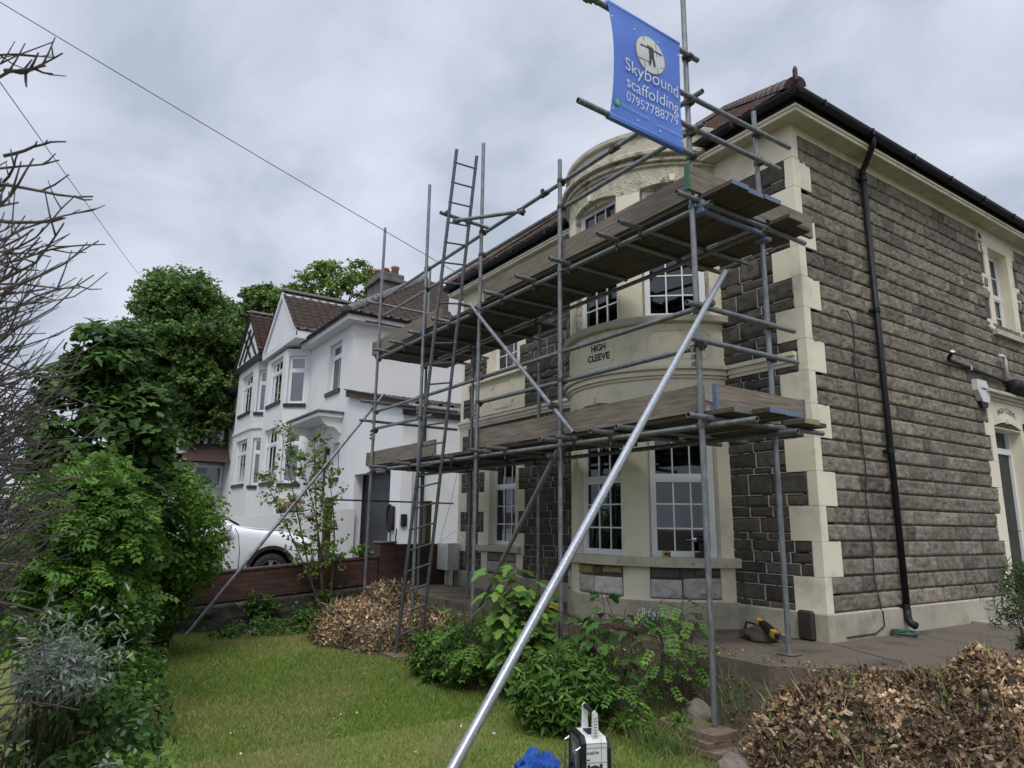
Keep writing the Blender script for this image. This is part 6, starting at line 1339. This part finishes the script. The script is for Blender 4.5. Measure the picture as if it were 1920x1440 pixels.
def shrub(name, label, cat, base, c, r, nblob, nper, blob_r, T, size, cols, group=None, fill=0.5, up=0.6, flat=0.7, nst=10, r0=0.02, sprigs=0, matn='leaf', jit=0.5, sj=0.2):
    t = thing(name, label, cat, tuple(base), group)
    P, Nn, B, bc = clumped(c, r, nblob, nper, blob_r, fill, up, jit, flat)
    if sprigs:
        sp_pts = []; sn = []
        tp, tn = ell_points(c, r, sprigs, 0.9)
        for i in range(sprigs):
            if tn[i, 2] < -0.2: continue
            d = tn[i]+np.array([0, 0, 0.9]); d /= np.linalg.norm(d); L_ = rng.uniform(0.1, 0.32)
            for k in range(9): sp_pts.append(tp[i]+d*L_*k/8+rng.normal(0, 0.012, 3)); sn.append(d*0.3+rng.normal(0, 0.8, 3)+[0, 0, 0.5])
        P = np.concatenate([P, sp_pts]); Nn = np.concatenate([Nn, sn]); B = np.concatenate([B, rng.integers(0, nblob, len(sp_pts))])
    keep = P[:, 2] > base[2]+0.02; P, Nn, B = P[keep], Nn[keep], B[keep]
    C = palette(len(P), cols, 0.16); bt = rng.uniform(0.75, 1.25, nblob); C = C*bt[B][:, None]
    scatter('foliage', T, P, size*rng.uniform(1-sj, 1+sj, len(P)), Nn, C, M[matn], t)
    st_ = MB(); idx = rng.choice(nblob, min(nst, nblob), replace=False); stems(st_, base, bc[idx], r0); st_.build('stem', M['bark'], t)
    return t
def tree(name, label, base, trunk_top, tr_r, crowns, T, size, cols, group=None, nblob=60, nper=300, blob_r=0.8, limbs=30, cat='tree', fill=0.45):
    t = thing(name, label, cat, tuple(base), group); tb_ = MB(); base = np.array(base, float); tt = np.array(trunk_top, float)
    tb_.path([base, base+(tt-base)*0.35+[0.1, 0.05, 0], base+(tt-base)*0.7, tt], [tr_r, tr_r*0.8, tr_r*0.6, tr_r*0.35], 10)
    Ps = []; Ns = []; Cs = []
    for (c, r, w) in crowns:
        nb_ = int(nblob*w); P, Nn, B, bc = clumped(c, r, nb_, nper, blob_r, fill, 0.5, 0.6, 0.55, True)
        Ps.append(P); Ns.append(Nn); Cs.append(palette(len(P), cols, 0.14)*rng.uniform(0.72, 1.28, nb_)[B][:, None])
        for i in rng.choice(nb_, min(int(limbs*w)+1, nb_), replace=False):
            u = rng.uniform(0.35, 0.95); s0 = base+(tt-base)*u; e0 = bc[i]; mid = s0+(e0-s0)*0.5+np.array([0, 0, 0.12*np.linalg.norm(e0-s0)])
            tb_.path([s0, mid, e0], [tr_r*0.32*(1.15-u), tr_r*0.16, tr_r*0.05], 5)
    tb_.build('trunk', M['bark'], t); P = np.concatenate(Ps)
    scatter('crown', T, P, size*rng.uniform(0.7, 1.3, len(P)), np.concatenate(Ns), np.concatenate(Cs), M['leaf'], t)
    return t
G_dark = [(0.038, 0.082, 0.018), (0.050, 0.105, 0.022), (0.064, 0.125, 0.026), (0.032, 0.066, 0.018)]
G_mid = [(0.065, 0.135, 0.024), (0.080, 0.160, 0.028), (0.055, 0.115, 0.022), (0.10, 0.18, 0.035)]
G_light = [(0.10, 0.19, 0.030), (0.13, 0.225, 0.038), (0.085, 0.165, 0.028), (0.15, 0.235, 0.045)]
G_grey = [(0.24, 0.27, 0.22), (0.17, 0.20, 0.15), (0.12, 0.16, 0.10), (0.30, 0.32, 0.28)]
F_dry = [(0.38, 0.265, 0.155), (0.44, 0.33, 0.20), (0.20, 0.13, 0.08), (0.50, 0.39, 0.26), (0.12, 0.08, 0.055), (0.36, 0.23, 0.12), (0.15, 0.10, 0.065)]
TQ = T_quad(0.42); TL = T_leaf(0.30); TLn = T_leaf(0.13, 0.05); TM = T_maple(); TC = T_comp(4, 0.10, 0.30)

G_far = [(0.095, 0.165, 0.05), (0.12, 0.195, 0.056), (0.15, 0.225, 0.062), (0.075, 0.135, 0.042)]
G_far2 = [(0.16, 0.235, 0.055), (0.19, 0.27, 0.065), (0.13, 0.20, 0.05), (0.22, 0.29, 0.07)]
tree('sycamore', 'tall dark green sycamore behind the far roofs with a rounded crown', (-35.5, -2.0, 2.0), (-34.2, -2.0, 12.5), 0.40,
     [((-33.9, -1.6, 13.9), (0.9, 0.8, 0.75), 0.12), ((-33.9, -1.5, 12.6), (1.9, 1.9, 1.2), 0.40), ((-34.0, -1.4, 10.8), (2.8, 2.8, 1.5), 0.7), ((-34.2, -1.1, 8.7), (3.1, 3.1, 1.7), 0.75), ((-34.5, 0.1, 6.6), (2.8, 2.6, 1.5), 0.5)], TQ, 0.15, G_far, 'trees beyond the houses', 150, 430, 0.85, 70, fill=0.3)
tree('leafy_tree', 'mid green bushy tree low in front of the sycamore', (-34.8, -1.6, 1.0), (-34.5, -1.4, 6.2), 0.22, [((-34.9, -0.6, 7.0), (1.6, 2.2, 1.0), 0.9), ((-34.9, -3.0, 6.4), (1.4, 1.8, 1.2), 0.6)], TQ, 0.12, G_far2[:3], 'trees beyond the houses', 80, 380, 0.6, 14)
tree('broad_tree', 'bright green tree with sparse open top above the white house roof', (-36.5, 7.5, 2.0), (-36.0, 7.2, 16.0), 0.3, [((-35.9, 7.4, 15.7), (2.1, 2.5, 1.9), 0.45), ((-36.2, 5.9, 13.8), (2.4, 2.4, 1.4), 0.5)], TQ, 0.16, G_far2, 'trees beyond the houses', 110, 300, 0.75, 60, fill=0.2)
tree('round_tree', 'deeper green tree rising left of the white gable', (-38.5, 3.6, 2.0), (-38.4, 3.4, 13.2), 0.3, [((-38.2, 4.9, 14.2), (2.6, 2.8, 1.7), 0.9)], TQ, 0.16, G_far2[:1]+G_far, 'trees beyond the houses', 110, 400, 0.8, 20)

# hedge and garden shrubs along the left
shrub('privet_hedge', 'dense bright green rounded privet bush at the left end of the lawn', 'bush', (-5.95, -4.85, 0.0), (-5.95, -5.10, 1.36), (0.95, 0.76, 0.92), 220, 130, 0.20, TL, 0.062, G_light+G_mid[:2], 'shrubs down the left of the lawn', 0.62, 0.55, 0.8, 26, 0.03, 130)
shrub('privet_hedge', 'narrow shaded lower growth of privet under the rounded bush', 'bush', (-6.0, -5.15, 0.0), (-6.0, -5.15, 0.55), (0.62, 0.50, 0.55), 90, 100, 0.17, TL, 0.06, G_mid, 'shrubs down the left of the lawn', 0.5, 0.6, 0.8, 14, 0.02)
shrub('privet_hedge', 'taller sprig of bright green privet rising behind the rounded bush', 'bush', (-6.6, -5.2, 0.0), (-6.55, -5.35, 2.1), (0.50, 0.42, 0.62), 70, 110, 0.17, TL, 0.065, G_light+G_mid[:2], 'shrubs down the left of the lawn', 0.5, 0.6, 0.8, 12, 0.02, 60)
shrub('maple_bush', 'tall dark green maple sapling clump behind the bare twigs', 'bush', (-4.7, -5.9, 0.0), (-4.72, -5.88, 2.35), (0.66, 0.62, 1.30), 125, 60, 0.22, TM, 0.115, G_dark+[(0.05, 0.10, 0.022), (0.085, 0.12, 0.03)], 'shrubs down the left of the lawn', 0.35, 0.9, 0.8, 26, 0.022, 0, jit=0.45)
shrub('maple_bush', 'dark maple growth filling the gap between the sapling clump and the privet', 'bush', (-5.3, -5.6, 0.0), (-5.35, -5.60, 1.15), (0.75, 0.60, 1.10), 90, 60, 0.22, TM, 0.11, G_dark, 'shrubs down the left of the lawn', 0.3, 0.9, 0.8, 18, 0.02)
shrub('elder_bush', 'lighter green feathery leaved shrub left of the privet', 'bush', (-3.0, -6.0, 0.0), (-3.05, -5.98, 1.28), (0.62, 0.52, 0.78), 110, 42, 0.17, TC, 0.17, G_light[:3]+G_mid, 'shrubs down the left of the lawn', 0.4, 0.9, 0.8, 22, 0.014, 0, jit=0.5)
shrub('grey_leaved_shrub', 'silvery grey leaved shrub at the near left edge of the lawn', 'bush', (-0.55, -6.12, 0.0), (-0.38, -6.10, 0.86), (0.36, 0.20, 0.13), 34, 60, 0.070, TLn, 0.050, G_grey, 'shrubs down the left of the lawn', 0.4, 0.7, 0.8, 34, 0.009, 60)
shrub('grey_leaved_shrub', 'second silvery shrub low in the bottom left corner', 'bush', (0.55, -6.15, 0.0), (0.42, -6.02, 0.42), (0.30, 0.22, 0.15), 30, 70, 0.075, TL, 0.036, G_grey, 'shrubs down the left of the lawn', 0.4, 0.7, 0.8, 14, 0.008, 12)
shrub('undergrowth_bush', 'dark leafy undergrowth below the silvery shrub at the lawn edge', 'bush', (-0.9, -6.0, 0.0), (-0.70, -5.93, 0.34), (0.85, 0.34, 0.36), 110, 60, 0.11, TL, 0.05, G_dark+[(0.05, 0.09, 0.02)], 'shrubs down the left of the lawn', 0.3, 0.7, 0.7, 40, 0.008)
shrub('undergrowth_bush', 'green leafy undergrowth between the privet and the silvery shrub', 'bush', (-2.6, -5.75, 0.0), (-2.7, -5.75, 0.45), (1.0, 0.42, 0.48), 110, 70, 0.14, TL, 0.055, G_mid+G_dark, 'shrubs down the left of the lawn', 0.3, 0.7, 0.7, 24, 0.008)
shrub('undergrowth_bush', 'bright small leaved sprigs poking from under the silvery shrub', 'bush', (0.15, -5.80, 0.0), (0.10, -5.78, 0.28), (0.42, 0.16, 0.26), 26, 36, 0.09, TL, 0.05, G_light, 'shrubs down the left of the lawn', 0.3, 0.7, 0.7, 14, 0.006)
# bare twig shrub close on the left
rt3 = np.array([0.5564, 0.8309, 0]); fh3 = np.array([-0.8309, 0.5564, 0])
def lc(lat, fwd_, z): return np.array([CAM[0], CAM[1], 0])+rt3*lat+fh3*fwd_+np.array([0, 0, z])
def bare_shrub(name, label, base, n, zr, latr, rr, seed, thick=1.0, fw_=(2.0, 3.2)):
    r = np.random.default_rng(seed); t = thing(name, label, 'bush', tuple(base), 'bare twiggy shrubs at the left edge'); mb = MB()
    for i in range(3): mb.path([np.array(base)-rt3*0.25+r.normal(0, 0.06, 3)*[1, 1, 0], np.array(base)+[0.05*r.normal(), 0.05*r.normal(), 0.9], np.array(base)+[0.15*r.normal(), 0.15*r.normal(), 2.0], np.array(base)+[0.2*r.normal(), 0.2*r.normal(), zr[1]-0.2]], [0.022*thick, 0.018*thick, 0.012*thick, 0.005], 7)
    for i in range(n):
        z0 = r.uniform(*zr) if r.random() < 0.5 else r.normal((zr[0]+zr[1])*0.47, (zr[1]-zr[0])*0.16)
        f_ = r.uniform(*fw_); k = f_/2.4
        p0 = lc((latr[0]+r.uniform(-0.1, 0.3))*k, f_, z0); L_ = r.uniform(0.35, 1.0)*rr*k
        d = rt3*1.0+fh3*r.normal(0, 0.35)+np.array([0, 0, r.normal(0.18, 0.25)]); d /= np.linalg.norm(d)
        pts = [p0]; q = p0.copy(); m_ = 7; cur = r.uniform(-0.02, 0.22); wob = r.normal(0, 0.15, (m_, 3))
        for s in range(m_): d = d+np.array([0, 0, cur])+wob[s]; d /= np.linalg.norm(d); q = q+d*L_/m_; pts.append(q.copy())
        r0 = r.uniform(0.0028, 0.0058)*thick; mb.path(pts, np.linspace(r0, r0*0.42, len(pts)), 5)
        for s in range(2, m_):
            if r.random() < 0.55:
                dd = d+r.normal(0, 0.55, 3)+[0, 0, 0.25]; dd /= np.linalg.norm(dd); a = pts[s]; l2 = L_*r.uniform(0.12, 0.34)
                mb.path([a, a+dd*l2*0.5, a+dd*l2+np.array([0, 0, 0.05*l2+0.01])], [r0*0.6, r0*0.45, r0*0.28], 4)
    mb.build('branches', M['twig'], t); return t
bare_shrub('bare_shrub', 'bare brown twiggy shrub crowding the left edge above the grey leaved shrub', tuple(lc(-2.75, 2.6, 0)), 950, (0.85, 2.40), (-2.30, 0), 0.62, 5, 1.05)
bare_shrub('bare_shrub', 'a few tall bare branches reaching into the sky at the top left', tuple(lc(-2.75, 2.4, 0)), 40, (2.2, 3.3), (-2.25, 0), 0.52, 12, 1.5, (2.0, 2.6))
bare_shrub('bare_shrub', 'tangled bare stems low at the left edge behind the silvery foliage', tuple(lc(-2.9, 2.9, 0)), 160, (0.15, 1.1), (-2.25, 0), 0.60, 23, 1.1)

# young tree by the boundary wall
yt = thing('young_tree', 'slender multi stemmed young tree with small fresh leaves by the brick wall', 'tree', (-6.95, -2.55, 0.05)); yb = MB(); yP = []; r = np.random.default_rng(4)
tips = [(-7.05, -3.30, 2.95), (-6.95, -3.05, 2.62), (-7.0, -2.80, 2.90), (-7.0, -2.55, 2.45), (-7.1, -3.50, 2.25)]
yfine = []
for k, tp in enumerate(tips):
    b = np.array([-6.95+0.03*k, -2.50+0.02*k, 0.05]); tp = np.array(tp); pts = [b+(tp-b)*u+np.array([0, 0.10*math.sin(math.pi*u)*(1 if k % 2 else -0.6), 0.16*math.sin(math.pi*u)]) for u in np.linspace(0, 1, 9)]
    yb.path(pts, np.linspace(0.017, 0.004, 9), 7)
    for j in range(2, 9):
        for q in range(5):
            a = pts[j]+(pts[min(j+1, 8)]-pts[j])*r.random(); d = r.normal(0, 1, 3); d[2] = abs(d[2])*0.5+0.2; d /= np.linalg.norm(d); L_ = r.uniform(0.10, 0.30); e_ = a+d*L_; yb.path([a, e_], [0.004, 0.002], 4)
            for s in range(14): yP.append(a+d*L_*r.uniform(0.3, 1.1)+r.normal(0, 0.03, 3))
for q in range(90): yP.append(np.array([-6.95, -2.5, 0.35])+r.normal(0, 1, 3)*[0.12, 0.16, 0.22])
yP = np.array(yP); yb.build('trunk', M['bark'], yt)
scatter('crown', T_leaf(0.36), yP, 0.058*rng.uniform(0.6, 1.3, len(yP)), rng.normal(0, 0.7, (len(yP), 3))+[0, 0, 0.7], palette(len(yP), G_light+[(0.16, 0.20, 0.05), (0.16, 0.11, 0.04)], 0.15), M['leaf'], yt)
shrub('ivy_clump', 'dark low bush at the foot of the young tree', 'bush', (-6.9, -2.6, 0.0), (-6.95, -2.55, 0.28), (0.28, 0.36, 0.24), 26, 60, 0.10, TL, 0.06, G_mid[:3]+G_dark, 'plants at the foot of the boundary wall')
shrub('ivy_clump', 'small dark ivy patch on the rubble wall left of the young tree', 'bush', (-7.30, -3.35, 0.1), (-7.28, -3.35, 0.36), (0.06, 0.22, 0.18), 24, 50, 0.07, TL, 0.05, G_dark, 'plants at the foot of the boundary wall', nst=4, r0=0.004)
shrub('wall_weed', 'bright green weed sprouting on the brick wall beside the pier', 'plant', (-7.5, -1.65, 1.02), (-7.5, -1.68, 1.13), (0.10, 0.20, 0.10), 9, 22, 0.06, TL, 0.075, G_light, 'plants at the foot of the boundary wall', nst=4, r0=0.004)
shrub('border_weeds', 'low dark weeds along the lawn edge below the brick wall', 'plant', (-6.7, -3.4, 0.0), (-6.75, -3.35, 0.08), (0.30, 0.85, 0.12), 60, 34, 0.09, TL, 0.05, G_mid+G_dark, 'plants at the foot of the boundary wall', nst=8, r0=0.004)
shrub('dry_plant', 'dry brown potted plant in the trough by the white garage', 'plant', (-15.5, -0.62, 1.95), (-15.5, -0.62, 2.1), (0.35, 0.28, 0.2), 14, 50, 0.10, TLn, 0.11, [(0.25, 0.17, 0.09), (0.32, 0.22, 0.13)], nst=4, r0=0.005, matn='dry')

# dried leaf mounds
def mound(name, label, bumps, floor, n, base, seed, extra_green=0.02, grp='heaps of cut back dry leaves', dark=0.0):
    r = np.random.default_rng(seed); t = thing(name, label, 'dry plant', base, grp)
    x0 = min(b[0]-b[2]*1.25 for b in bumps); x1 = max(b[0]+b[2]*1.25 for b in bumps); y0 = min(b[1]-b[3]*1.25 for b in bumps); y1 = max(b[1]+b[3]*1.25 for b in bumps)
    def hf(x, y):
        h = np.zeros_like(x)
        for bx_, by_, rx, ry, hh in bumps:
            q = np.clip(1-((x-bx_)/rx)**2-((y-by_)/ry)**2, 0, 1); h = np.maximum(h, hh*q**0.42)
        return floor+h*(1+0.22*(fbm(x*4.5, y*4.5, seed)-0.5)*2)-0.05
    Xm, Ym = np.meshgrid(np.linspace(x0, x1, 90), np.linspace(y0, y1, 90), indexing='ij'); Zm = hf(Xm, Ym)
    grid_mesh('litter_core', np.stack([Xm, Ym, Zm-0.02], -1), M['soil'], t)
    x = r.uniform(x0, x1, n*3); y = r.uniform(y0, y1, n*3); z = hf(x, y); e = 0.02; gx = (hf(x+e, y)-z)/e; gy = (hf(x, y+e)-z)/e
    w = np.sqrt(1+np.minimum(gx**2+gy**2, 30)); kp = (z > floor-0.03) & (r.random(len(x)) < w/5.6); x, y, z, gx, gy = x[kp][:n*2], y[kp][:n*2], z[kp][:n*2], gx[kp][:n*2], gy[kp][:n*2]
    m = len(x); nr = np.stack([-gx, -gy, np.ones(m)], 1); nr /= np.linalg.norm(nr, axis=1, keepdims=True)
    P = np.stack([x, y, z], 1)+nr*r.uniform(-0.01, 0.035, (m, 1)); spin = nr*0.25+r.normal(0, 0.8, (m, 3))+np.array([0, 0, 0.25]); nn_ = r.normal(0, 1, (m, 3))+nr*0.4
    zone = np.clip((fbm(x*3, y*3, seed+9)-0.33)*4, 0.5, 1.2)[:, None]*(1-dark)
    half = r.random(m) < 0.78
    C = palette(m, F_dry, 0.2, r)*zone
    scatter('dry_leaves', T_husk(), P[half], (0.046*np.clip(np.exp(r.normal(0.05, 0.38, m)), 0.4, 1.9))[half], nn_[half]*0.5+nr[half]*0.8, C[half], M['dry'], t, spin[half], True)
    scatter('dry_stalks', T_blade(0.030), P[~half], (0.12*r.uniform(0.5, 1.6, m))[~half], nn_[~half], C[~half]*0.85, M['dry'], t, spin[~half])
    k = int(m*extra_green); idx = r.choice(m, k, replace=False); up_ = np.array([0, 0, 1.0])+r.normal(0, 0.25, (k, 3))
    scatter('green_shoots', T_blade(0.05), P[idx], 0.12*r.uniform(0.5, 1.5, k), r.normal(0, 1, (k, 3)), palette(k, [(0.14, 0.22, 0.05), (0.20, 0.26, 0.07)], 0.2, r), M['leaf'], t, up_)
    return t
mound('dry_leaf_heap', 'heap of pale dry cut leaves behind the ladder at the far end of the lawn', [(-5.55, -2.55, 0.72, 0.52, 0.58), (-5.05, -2.25, 0.70, 0.62, 0.42), (-6.15, -1.75, 0.62, 0.55, 0.74), (-5.15, -1.65, 0.75, 0.42, 0.50), (-4.72, -1.95, 0.5, 0.5, 0.36)], 0.0, 20000, (-5.4, -2.1, 0), 3, 0.010)
mound('dry_leaf_heap', 'large heap of curled dry brown leaves in the near right corner', [(1.10, -1.92, 0.52, 0.46, 0.62), (0.86, -1.88, 0.30, 0.30, 0.50), (1.35, -1.45, 0.60, 0.50, 0.66), (1.90, -0.85, 0.75, 0.65, 0.84), (1.80, -1.55, 0.70, 0.50, 0.50), (1.75, -2.2, 0.55, 0.45, 0.34), (2.5, -1.3, 0.8, 0.8, 0.5)], 0.0, 46000, (1.4, -1.5, 0), 8, 0.010)

# garden plants along the terrace edge
GP = 'self sown plants along the terrace edge'
def seedling(name, label, base, h, stems_, T, size, cols, seed, spread=0.22, per=9, cat='plant', red=False):
    r = np.random.default_rng(seed); t = thing(name, label, cat, tuple(base), GP); mb = MB(); P = []; Nn = []; S = []
    for k in range(stems_):
        a = r.uniform(0, 6.28); tip = np.array(base)+[spread*math.cos(a)*r.uniform(0.3, 1), spread*math.sin(a)*r.uniform(0.3, 1), h*r.uniform(0.72, 1.0)]; b = np.array(base)+[0.04*math.cos(a), 0.04*math.sin(a), 0]
        pts = [b+(tip-b)*u+np.array([0.02*r.normal(), 0.02*r.normal(), 0.0]) for u in np.linspace(0, 1, 6)]; mb.path(pts, np.linspace(0.007, 0.003, 6), 6)
        for j in range(per):
            u = r.uniform(0.18, 1.0); i = min(int(u*5), 4); p = pts[i]+(pts[i+1]-pts[i])*(u*5-i); aa = r.uniform(0, 6.28); d = np.array([math.cos(aa), math.sin(aa), 0.35]); L_ = size*r.uniform(0.5, 1.1)
            e_ = p+d*L_; mb.path([p, p+d*L_*0.5+[0, 0, 0.01], e_], 0.0022, 4); P.append(e_); Nn.append(np.array([0, 0, 1.0])+d*0.55+r.normal(0, 0.22, 3)); S.append(d+[0, 0, -0.45])
    mb.build('stem', M['bark'], t); n = len(P)
    scatter('foliage', T, np.array(P), size*r.uniform(0.6, 1.25, n), np.array(Nn), palette(n, cols, 0.15, r), M['leaf'], t, np.array(S))
    return t
seedling('maple_seedling', 'bushy bright green maple seedling behind the long brace', (-1.72, -2.40, 0.0), 1.22, 16, TM, 0.15, [(0.09, 0.18, 0.03), (0.12, 0.215, 0.04), (0.07, 0.14, 0.028), (0.15, 0.23, 0.05)], 2, 0.30, 22)
seedling('maple_seedling', 'lower dark leaved maple seedling right of the long brace', (-1.35, -1.95, 0.1), 0.80, 8, TM, 0.12, [(0.05, 0.11, 0.025), (0.07, 0.14, 0.03)], 3, 0.30, 14)
seedling('maple_seedling', 'leggy maple seedling with red stems and drooping dark leaves before the bay', (-0.85, -1.95, 0.05), 1.02, 5, TM, 0.135, [(0.05, 0.11, 0.03), (0.065, 0.135, 0.035)], 14, 0.28, 9)
seedling('ash_seedling', 'feathery bright green ash seedling left of the maple', (-2.25, -2.55, 0.0), 0.85, 8, TC, 0.17, G_light[:3], 5, 0.24, 13)
seedling('ash_seedling', 'ash seedling with feathery leaves beside the front pole', (-0.30, -1.85, 0.1), 0.98, 8, TC, 0.16, G_light[:3]+G_mid[:2], 6, 0.22, 12)
seedling('ash_seedling', 'low ash seedling in the weeds right of the leafy clump', (-0.42, -2.15, 0.0), 0.42, 5, TC, 0.14, G_mid, 7, 0.18, 10)
shrub('leafy_clump', 'dense low clump of narrow dark green leaves behind the radio', 'plant', (-0.80, -2.55, 0.0), (-0.86, -2.55, 0.27), (0.40, 0.40, 0.30), 130, 46, 0.085, TLn, 0.085, [(0.06, 0.125, 0.026), (0.08, 0.155, 0.03), (0.045, 0.095, 0.022), (0.11, 0.18, 0.035)], GP, 0.5, 0.9, 0.8, 40, 0.005, 60)
shrub('leafy_clump', 'tangle of mixed dark weeds at the left end of the terrace edge', 'plant', (-2.6, -2.35, 0.0), (-2.75, -2.45, 0.22), (0.70, 0.46, 0.30), 120, 40, 0.10, TL, 0.055, G_mid+G_dark, GP, 0.4, 0.8, 0.8, 20, 0.005, 30)
shrub('leafy_clump', 'green weeds around the rocks left of the front pole', 'plant', (-0.2, -2.2, 0.0), (-0.22, -2.16, 0.08), (0.30, 0.22, 0.12), 22, 26, 0.08, TL, 0.05, G_mid+G_light[:2], GP, 0.3, 0.8, 0.8, 12, 0.004)
shrub('conifer_bush', 'small dark feathery conifer bush at the right edge in front of the path', 'bush', (1.50, 0.30, 0.56), (1.56, 0.30, 0.97), (0.26, 0.28, 0.34), 40, 70, 0.12, T_blade(0.06), 0.075, [(0.040, 0.066, 0.024), (0.055, 0.085, 0.030), (0.065, 0.09, 0.038)], None, 0.3, 0.2, 0.9, 26, 0.008, 30, jit=1.0)
da = thing('daisies', 'small white daisies growing against the bay plinth', 'flowers', (-1.25, -1.05, 0.57)); r = np.random.default_rng(5); n = 60
P = np.stack([-1.25+r.normal(0, 0.12, n), -1.08+r.normal(0, 0.05, n), 0.66+r.uniform(0, 0.14, n)], 1); fl = MB()
for p in P: disc(fl, 0, 0, 0.012, lambda u, v, d, p=p: (p[0]+u*0.8+0.3*v, p[1]-0.01-0.2*u, p[2]+v), 0, 7)
fl.build('flower_heads', M['print_white'], da); st_ = MB()
for p in P: st_.path([(p[0]*0.6-0.5, -1.08, 0.565), p], 0.0018, 4)
st_.build('stem', M['bark'], da)
n = 500; scatter('foliage', TLn, np.stack([-1.25+r.normal(0, 0.13, n), -1.08+r.normal(0, 0.05, n), 0.57+r.uniform(0.0, 0.15, n)], 1), 0.045, r.normal(0, 1, (n, 3))+[0, 0, 0.5], palette(n, G_mid, 0.2), M['leaf'], da)

# ---- grass
def grass(name, n, region, hmin, hmax, wid, cols, lean, seed, near_bias=True):
    r = np.random.default_rng(seed); P = region(r, n); m = len(P); h = r.uniform(hmin, hmax, m)*(0.6+0.8*fbm(P[:, 0]*1.6, P[:, 1]*1.6, seed)); a = r.uniform(0, 6.28, m); ln_ = r.normal(0, lean, (m, 2))
    z = tz(P[:, 0], P[:, 1]); w = np.stack([np.cos(a), np.sin(a)], 1)*wid*r.uniform(0.7, 1.3, (m, 1)); V = np.zeros((m, 5, 3))
    V[:, 0, :2] = P-w; V[:, 1, :2] = P+w; V[:, 2, :2] = P+w*0.7+ln_*h[:, None]*0.45; V[:, 3, :2] = P-w*0.7+ln_*h[:, None]*0.45; V[:, 4, :2] = P+ln_*h[:, None]*1.5
    V[:, 0, 2] = V[:, 1, 2] = z-0.004; V[:, 2, 2] = V[:, 3, 2] = z+h*0.6; V[:, 4, 2] = z+h
    i = np.arange(m)[:, None]*5; loops = np.concatenate([i+0, i+1, i+2, i+3, i+3, i+2, i+4], 1).ravel(); tot = np.tile([4, 3], m); st = np.concatenate([[0], np.cumsum(tot)[:-1]])
    dry_ = np.clip((fbm(P[:, 0]*1.1+3, P[:, 1]*1.1, seed+3)-0.47)*4, 0, 0.75)[:, None]; C = palette(m, cols, 0.18, r)*(1-dry_)+palette(m, [(0.30, 0.26, 0.12), (0.24, 0.22, 0.09)], 0.15, r)*dry_
    return np_mesh(name, V.reshape(-1, 3), loops, st, tot, M['leaf'], None, np.repeat(C, 5, 0))
def lawn_region(r, n):
    # even density seen from the garden: more blades where one stands close
    d = 2.2+6.5*r.random(n*3)**1.35; a = R_(104)+(R_(170)-R_(104))*r.random(n*3); P = np.stack([CAM[0]+d*np.cos(a), CAM[1]+d*np.sin(a)], 1)
    k = (P[:, 0] > -7.3) & (P[:, 1] < yedge(P[:, 0])-0.62-0.25*np.sin(P[:, 0]*1.3)) & ~((P[:, 0] > 0.55) & (P[:, 1] > -2.6)); k &= P[:, 1] > np.where(P[:, 0] < -4, -5.2-0.25*(P[:, 0]+4)*-0.6, -5.95)
    return P[k][:n]
LC = [(0.130, 0.200, 0.036), (0.155, 0.225, 0.045), (0.105, 0.172, 0.030), (0.20, 0.24, 0.065)]
g1 = grass('lawn_grass', 190000, lawn_region, 0.018, 0.040, 0.0022, LC, 0.35, 3); tag(g1, kind='stuff')
def far_region(r, n): P = np.stack([r.uniform(-7.3, -1.5, n), r.uniform(-5.8, -2.2, n)], 1); return P[P[:, 1] < yedge(P[:, 0])-0.62-0.25*np.sin(P[:, 0]*1.3)]
g2 = grass('lawn_grass', 70000, far_region, 0.025, 0.05, 0.0035, LC, 0.4, 6); tag(g2, kind='stuff')
def edge_region(r, n):
    x = r.uniform(-3.3, 0.2, n); y = yedge(x)-0.62-0.25*np.sin(x*1.3)+r.normal(0.10, 0.16, n)-0.15; return np.stack([x, y], 1)
g3 = grass('long_grass', 9000, edge_region, 0.08, 0.24, 0.003, [(0.075, 0.14, 0.03), (0.095, 0.17, 0.035), (0.06, 0.115, 0.025)], 0.45, 9); tag(g3, kind='stuff')
def bank_region(r, n): x = r.uniform(-4.5, 0.6, n); y = r.uniform(-2.6, -1.5, n); return np.stack([x, y], 1)
g4 = grass('long_grass', 5000, bank_region, 0.04, 0.12, 0.0028, [(0.075, 0.14, 0.03), (0.06, 0.11, 0.03), (0.20, 0.16, 0.08)], 0.5, 19); tag(g4, kind='stuff')
# litter on the bank and terrace edge
r = np.random.default_rng(77); n = 2500; x = r.uniform(-4.5, 2.6, n); y = yedge(x)+r.normal(-0.25, 0.28, n); z = tz(x, y)+0.01; z = np.where(y > -1.42, np.maximum(z, 0.572), z)
tag(scatter('leaf_litter', T_husk(), np.stack([x, y, z], 1), 0.035*r.uniform(0.5, 1.4, n), r.normal(0, 0.4, (n, 3))+[0, 0, 1], palette(n, F_dry, 0.2, r)*0.7, M['dry']), kind='stuff')

# small things in the lawn
r = np.random.default_rng(31); P = lawn_region(r, 420); n = len(P); z = tz(P[:, 0], P[:, 1])
tag(scatter('fallen_leaves', T_husk(), np.column_stack([P, z+0.03])[:170], 0.028*r.uniform(0.5, 1.4, 170), r.normal(0, 0.4, (170, 3))+[0, 0, 1], palette(170, F_dry, 0.2, r), M['dry']), kind='stuff')
tag(scatter('clover', T_leaf(0.42), np.column_stack([P, z+0.028])[170:], 0.020*r.uniform(0.6, 1.4, n-170), r.normal(0, 0.35, (n-170, 3))+[0, 0, 1], palette(n-170, [(0.13, 0.22, 0.06), (0.5, 0.5, 0.45)], 0.2, r), M['leaf']), kind='stuff')
#@@MORE@@
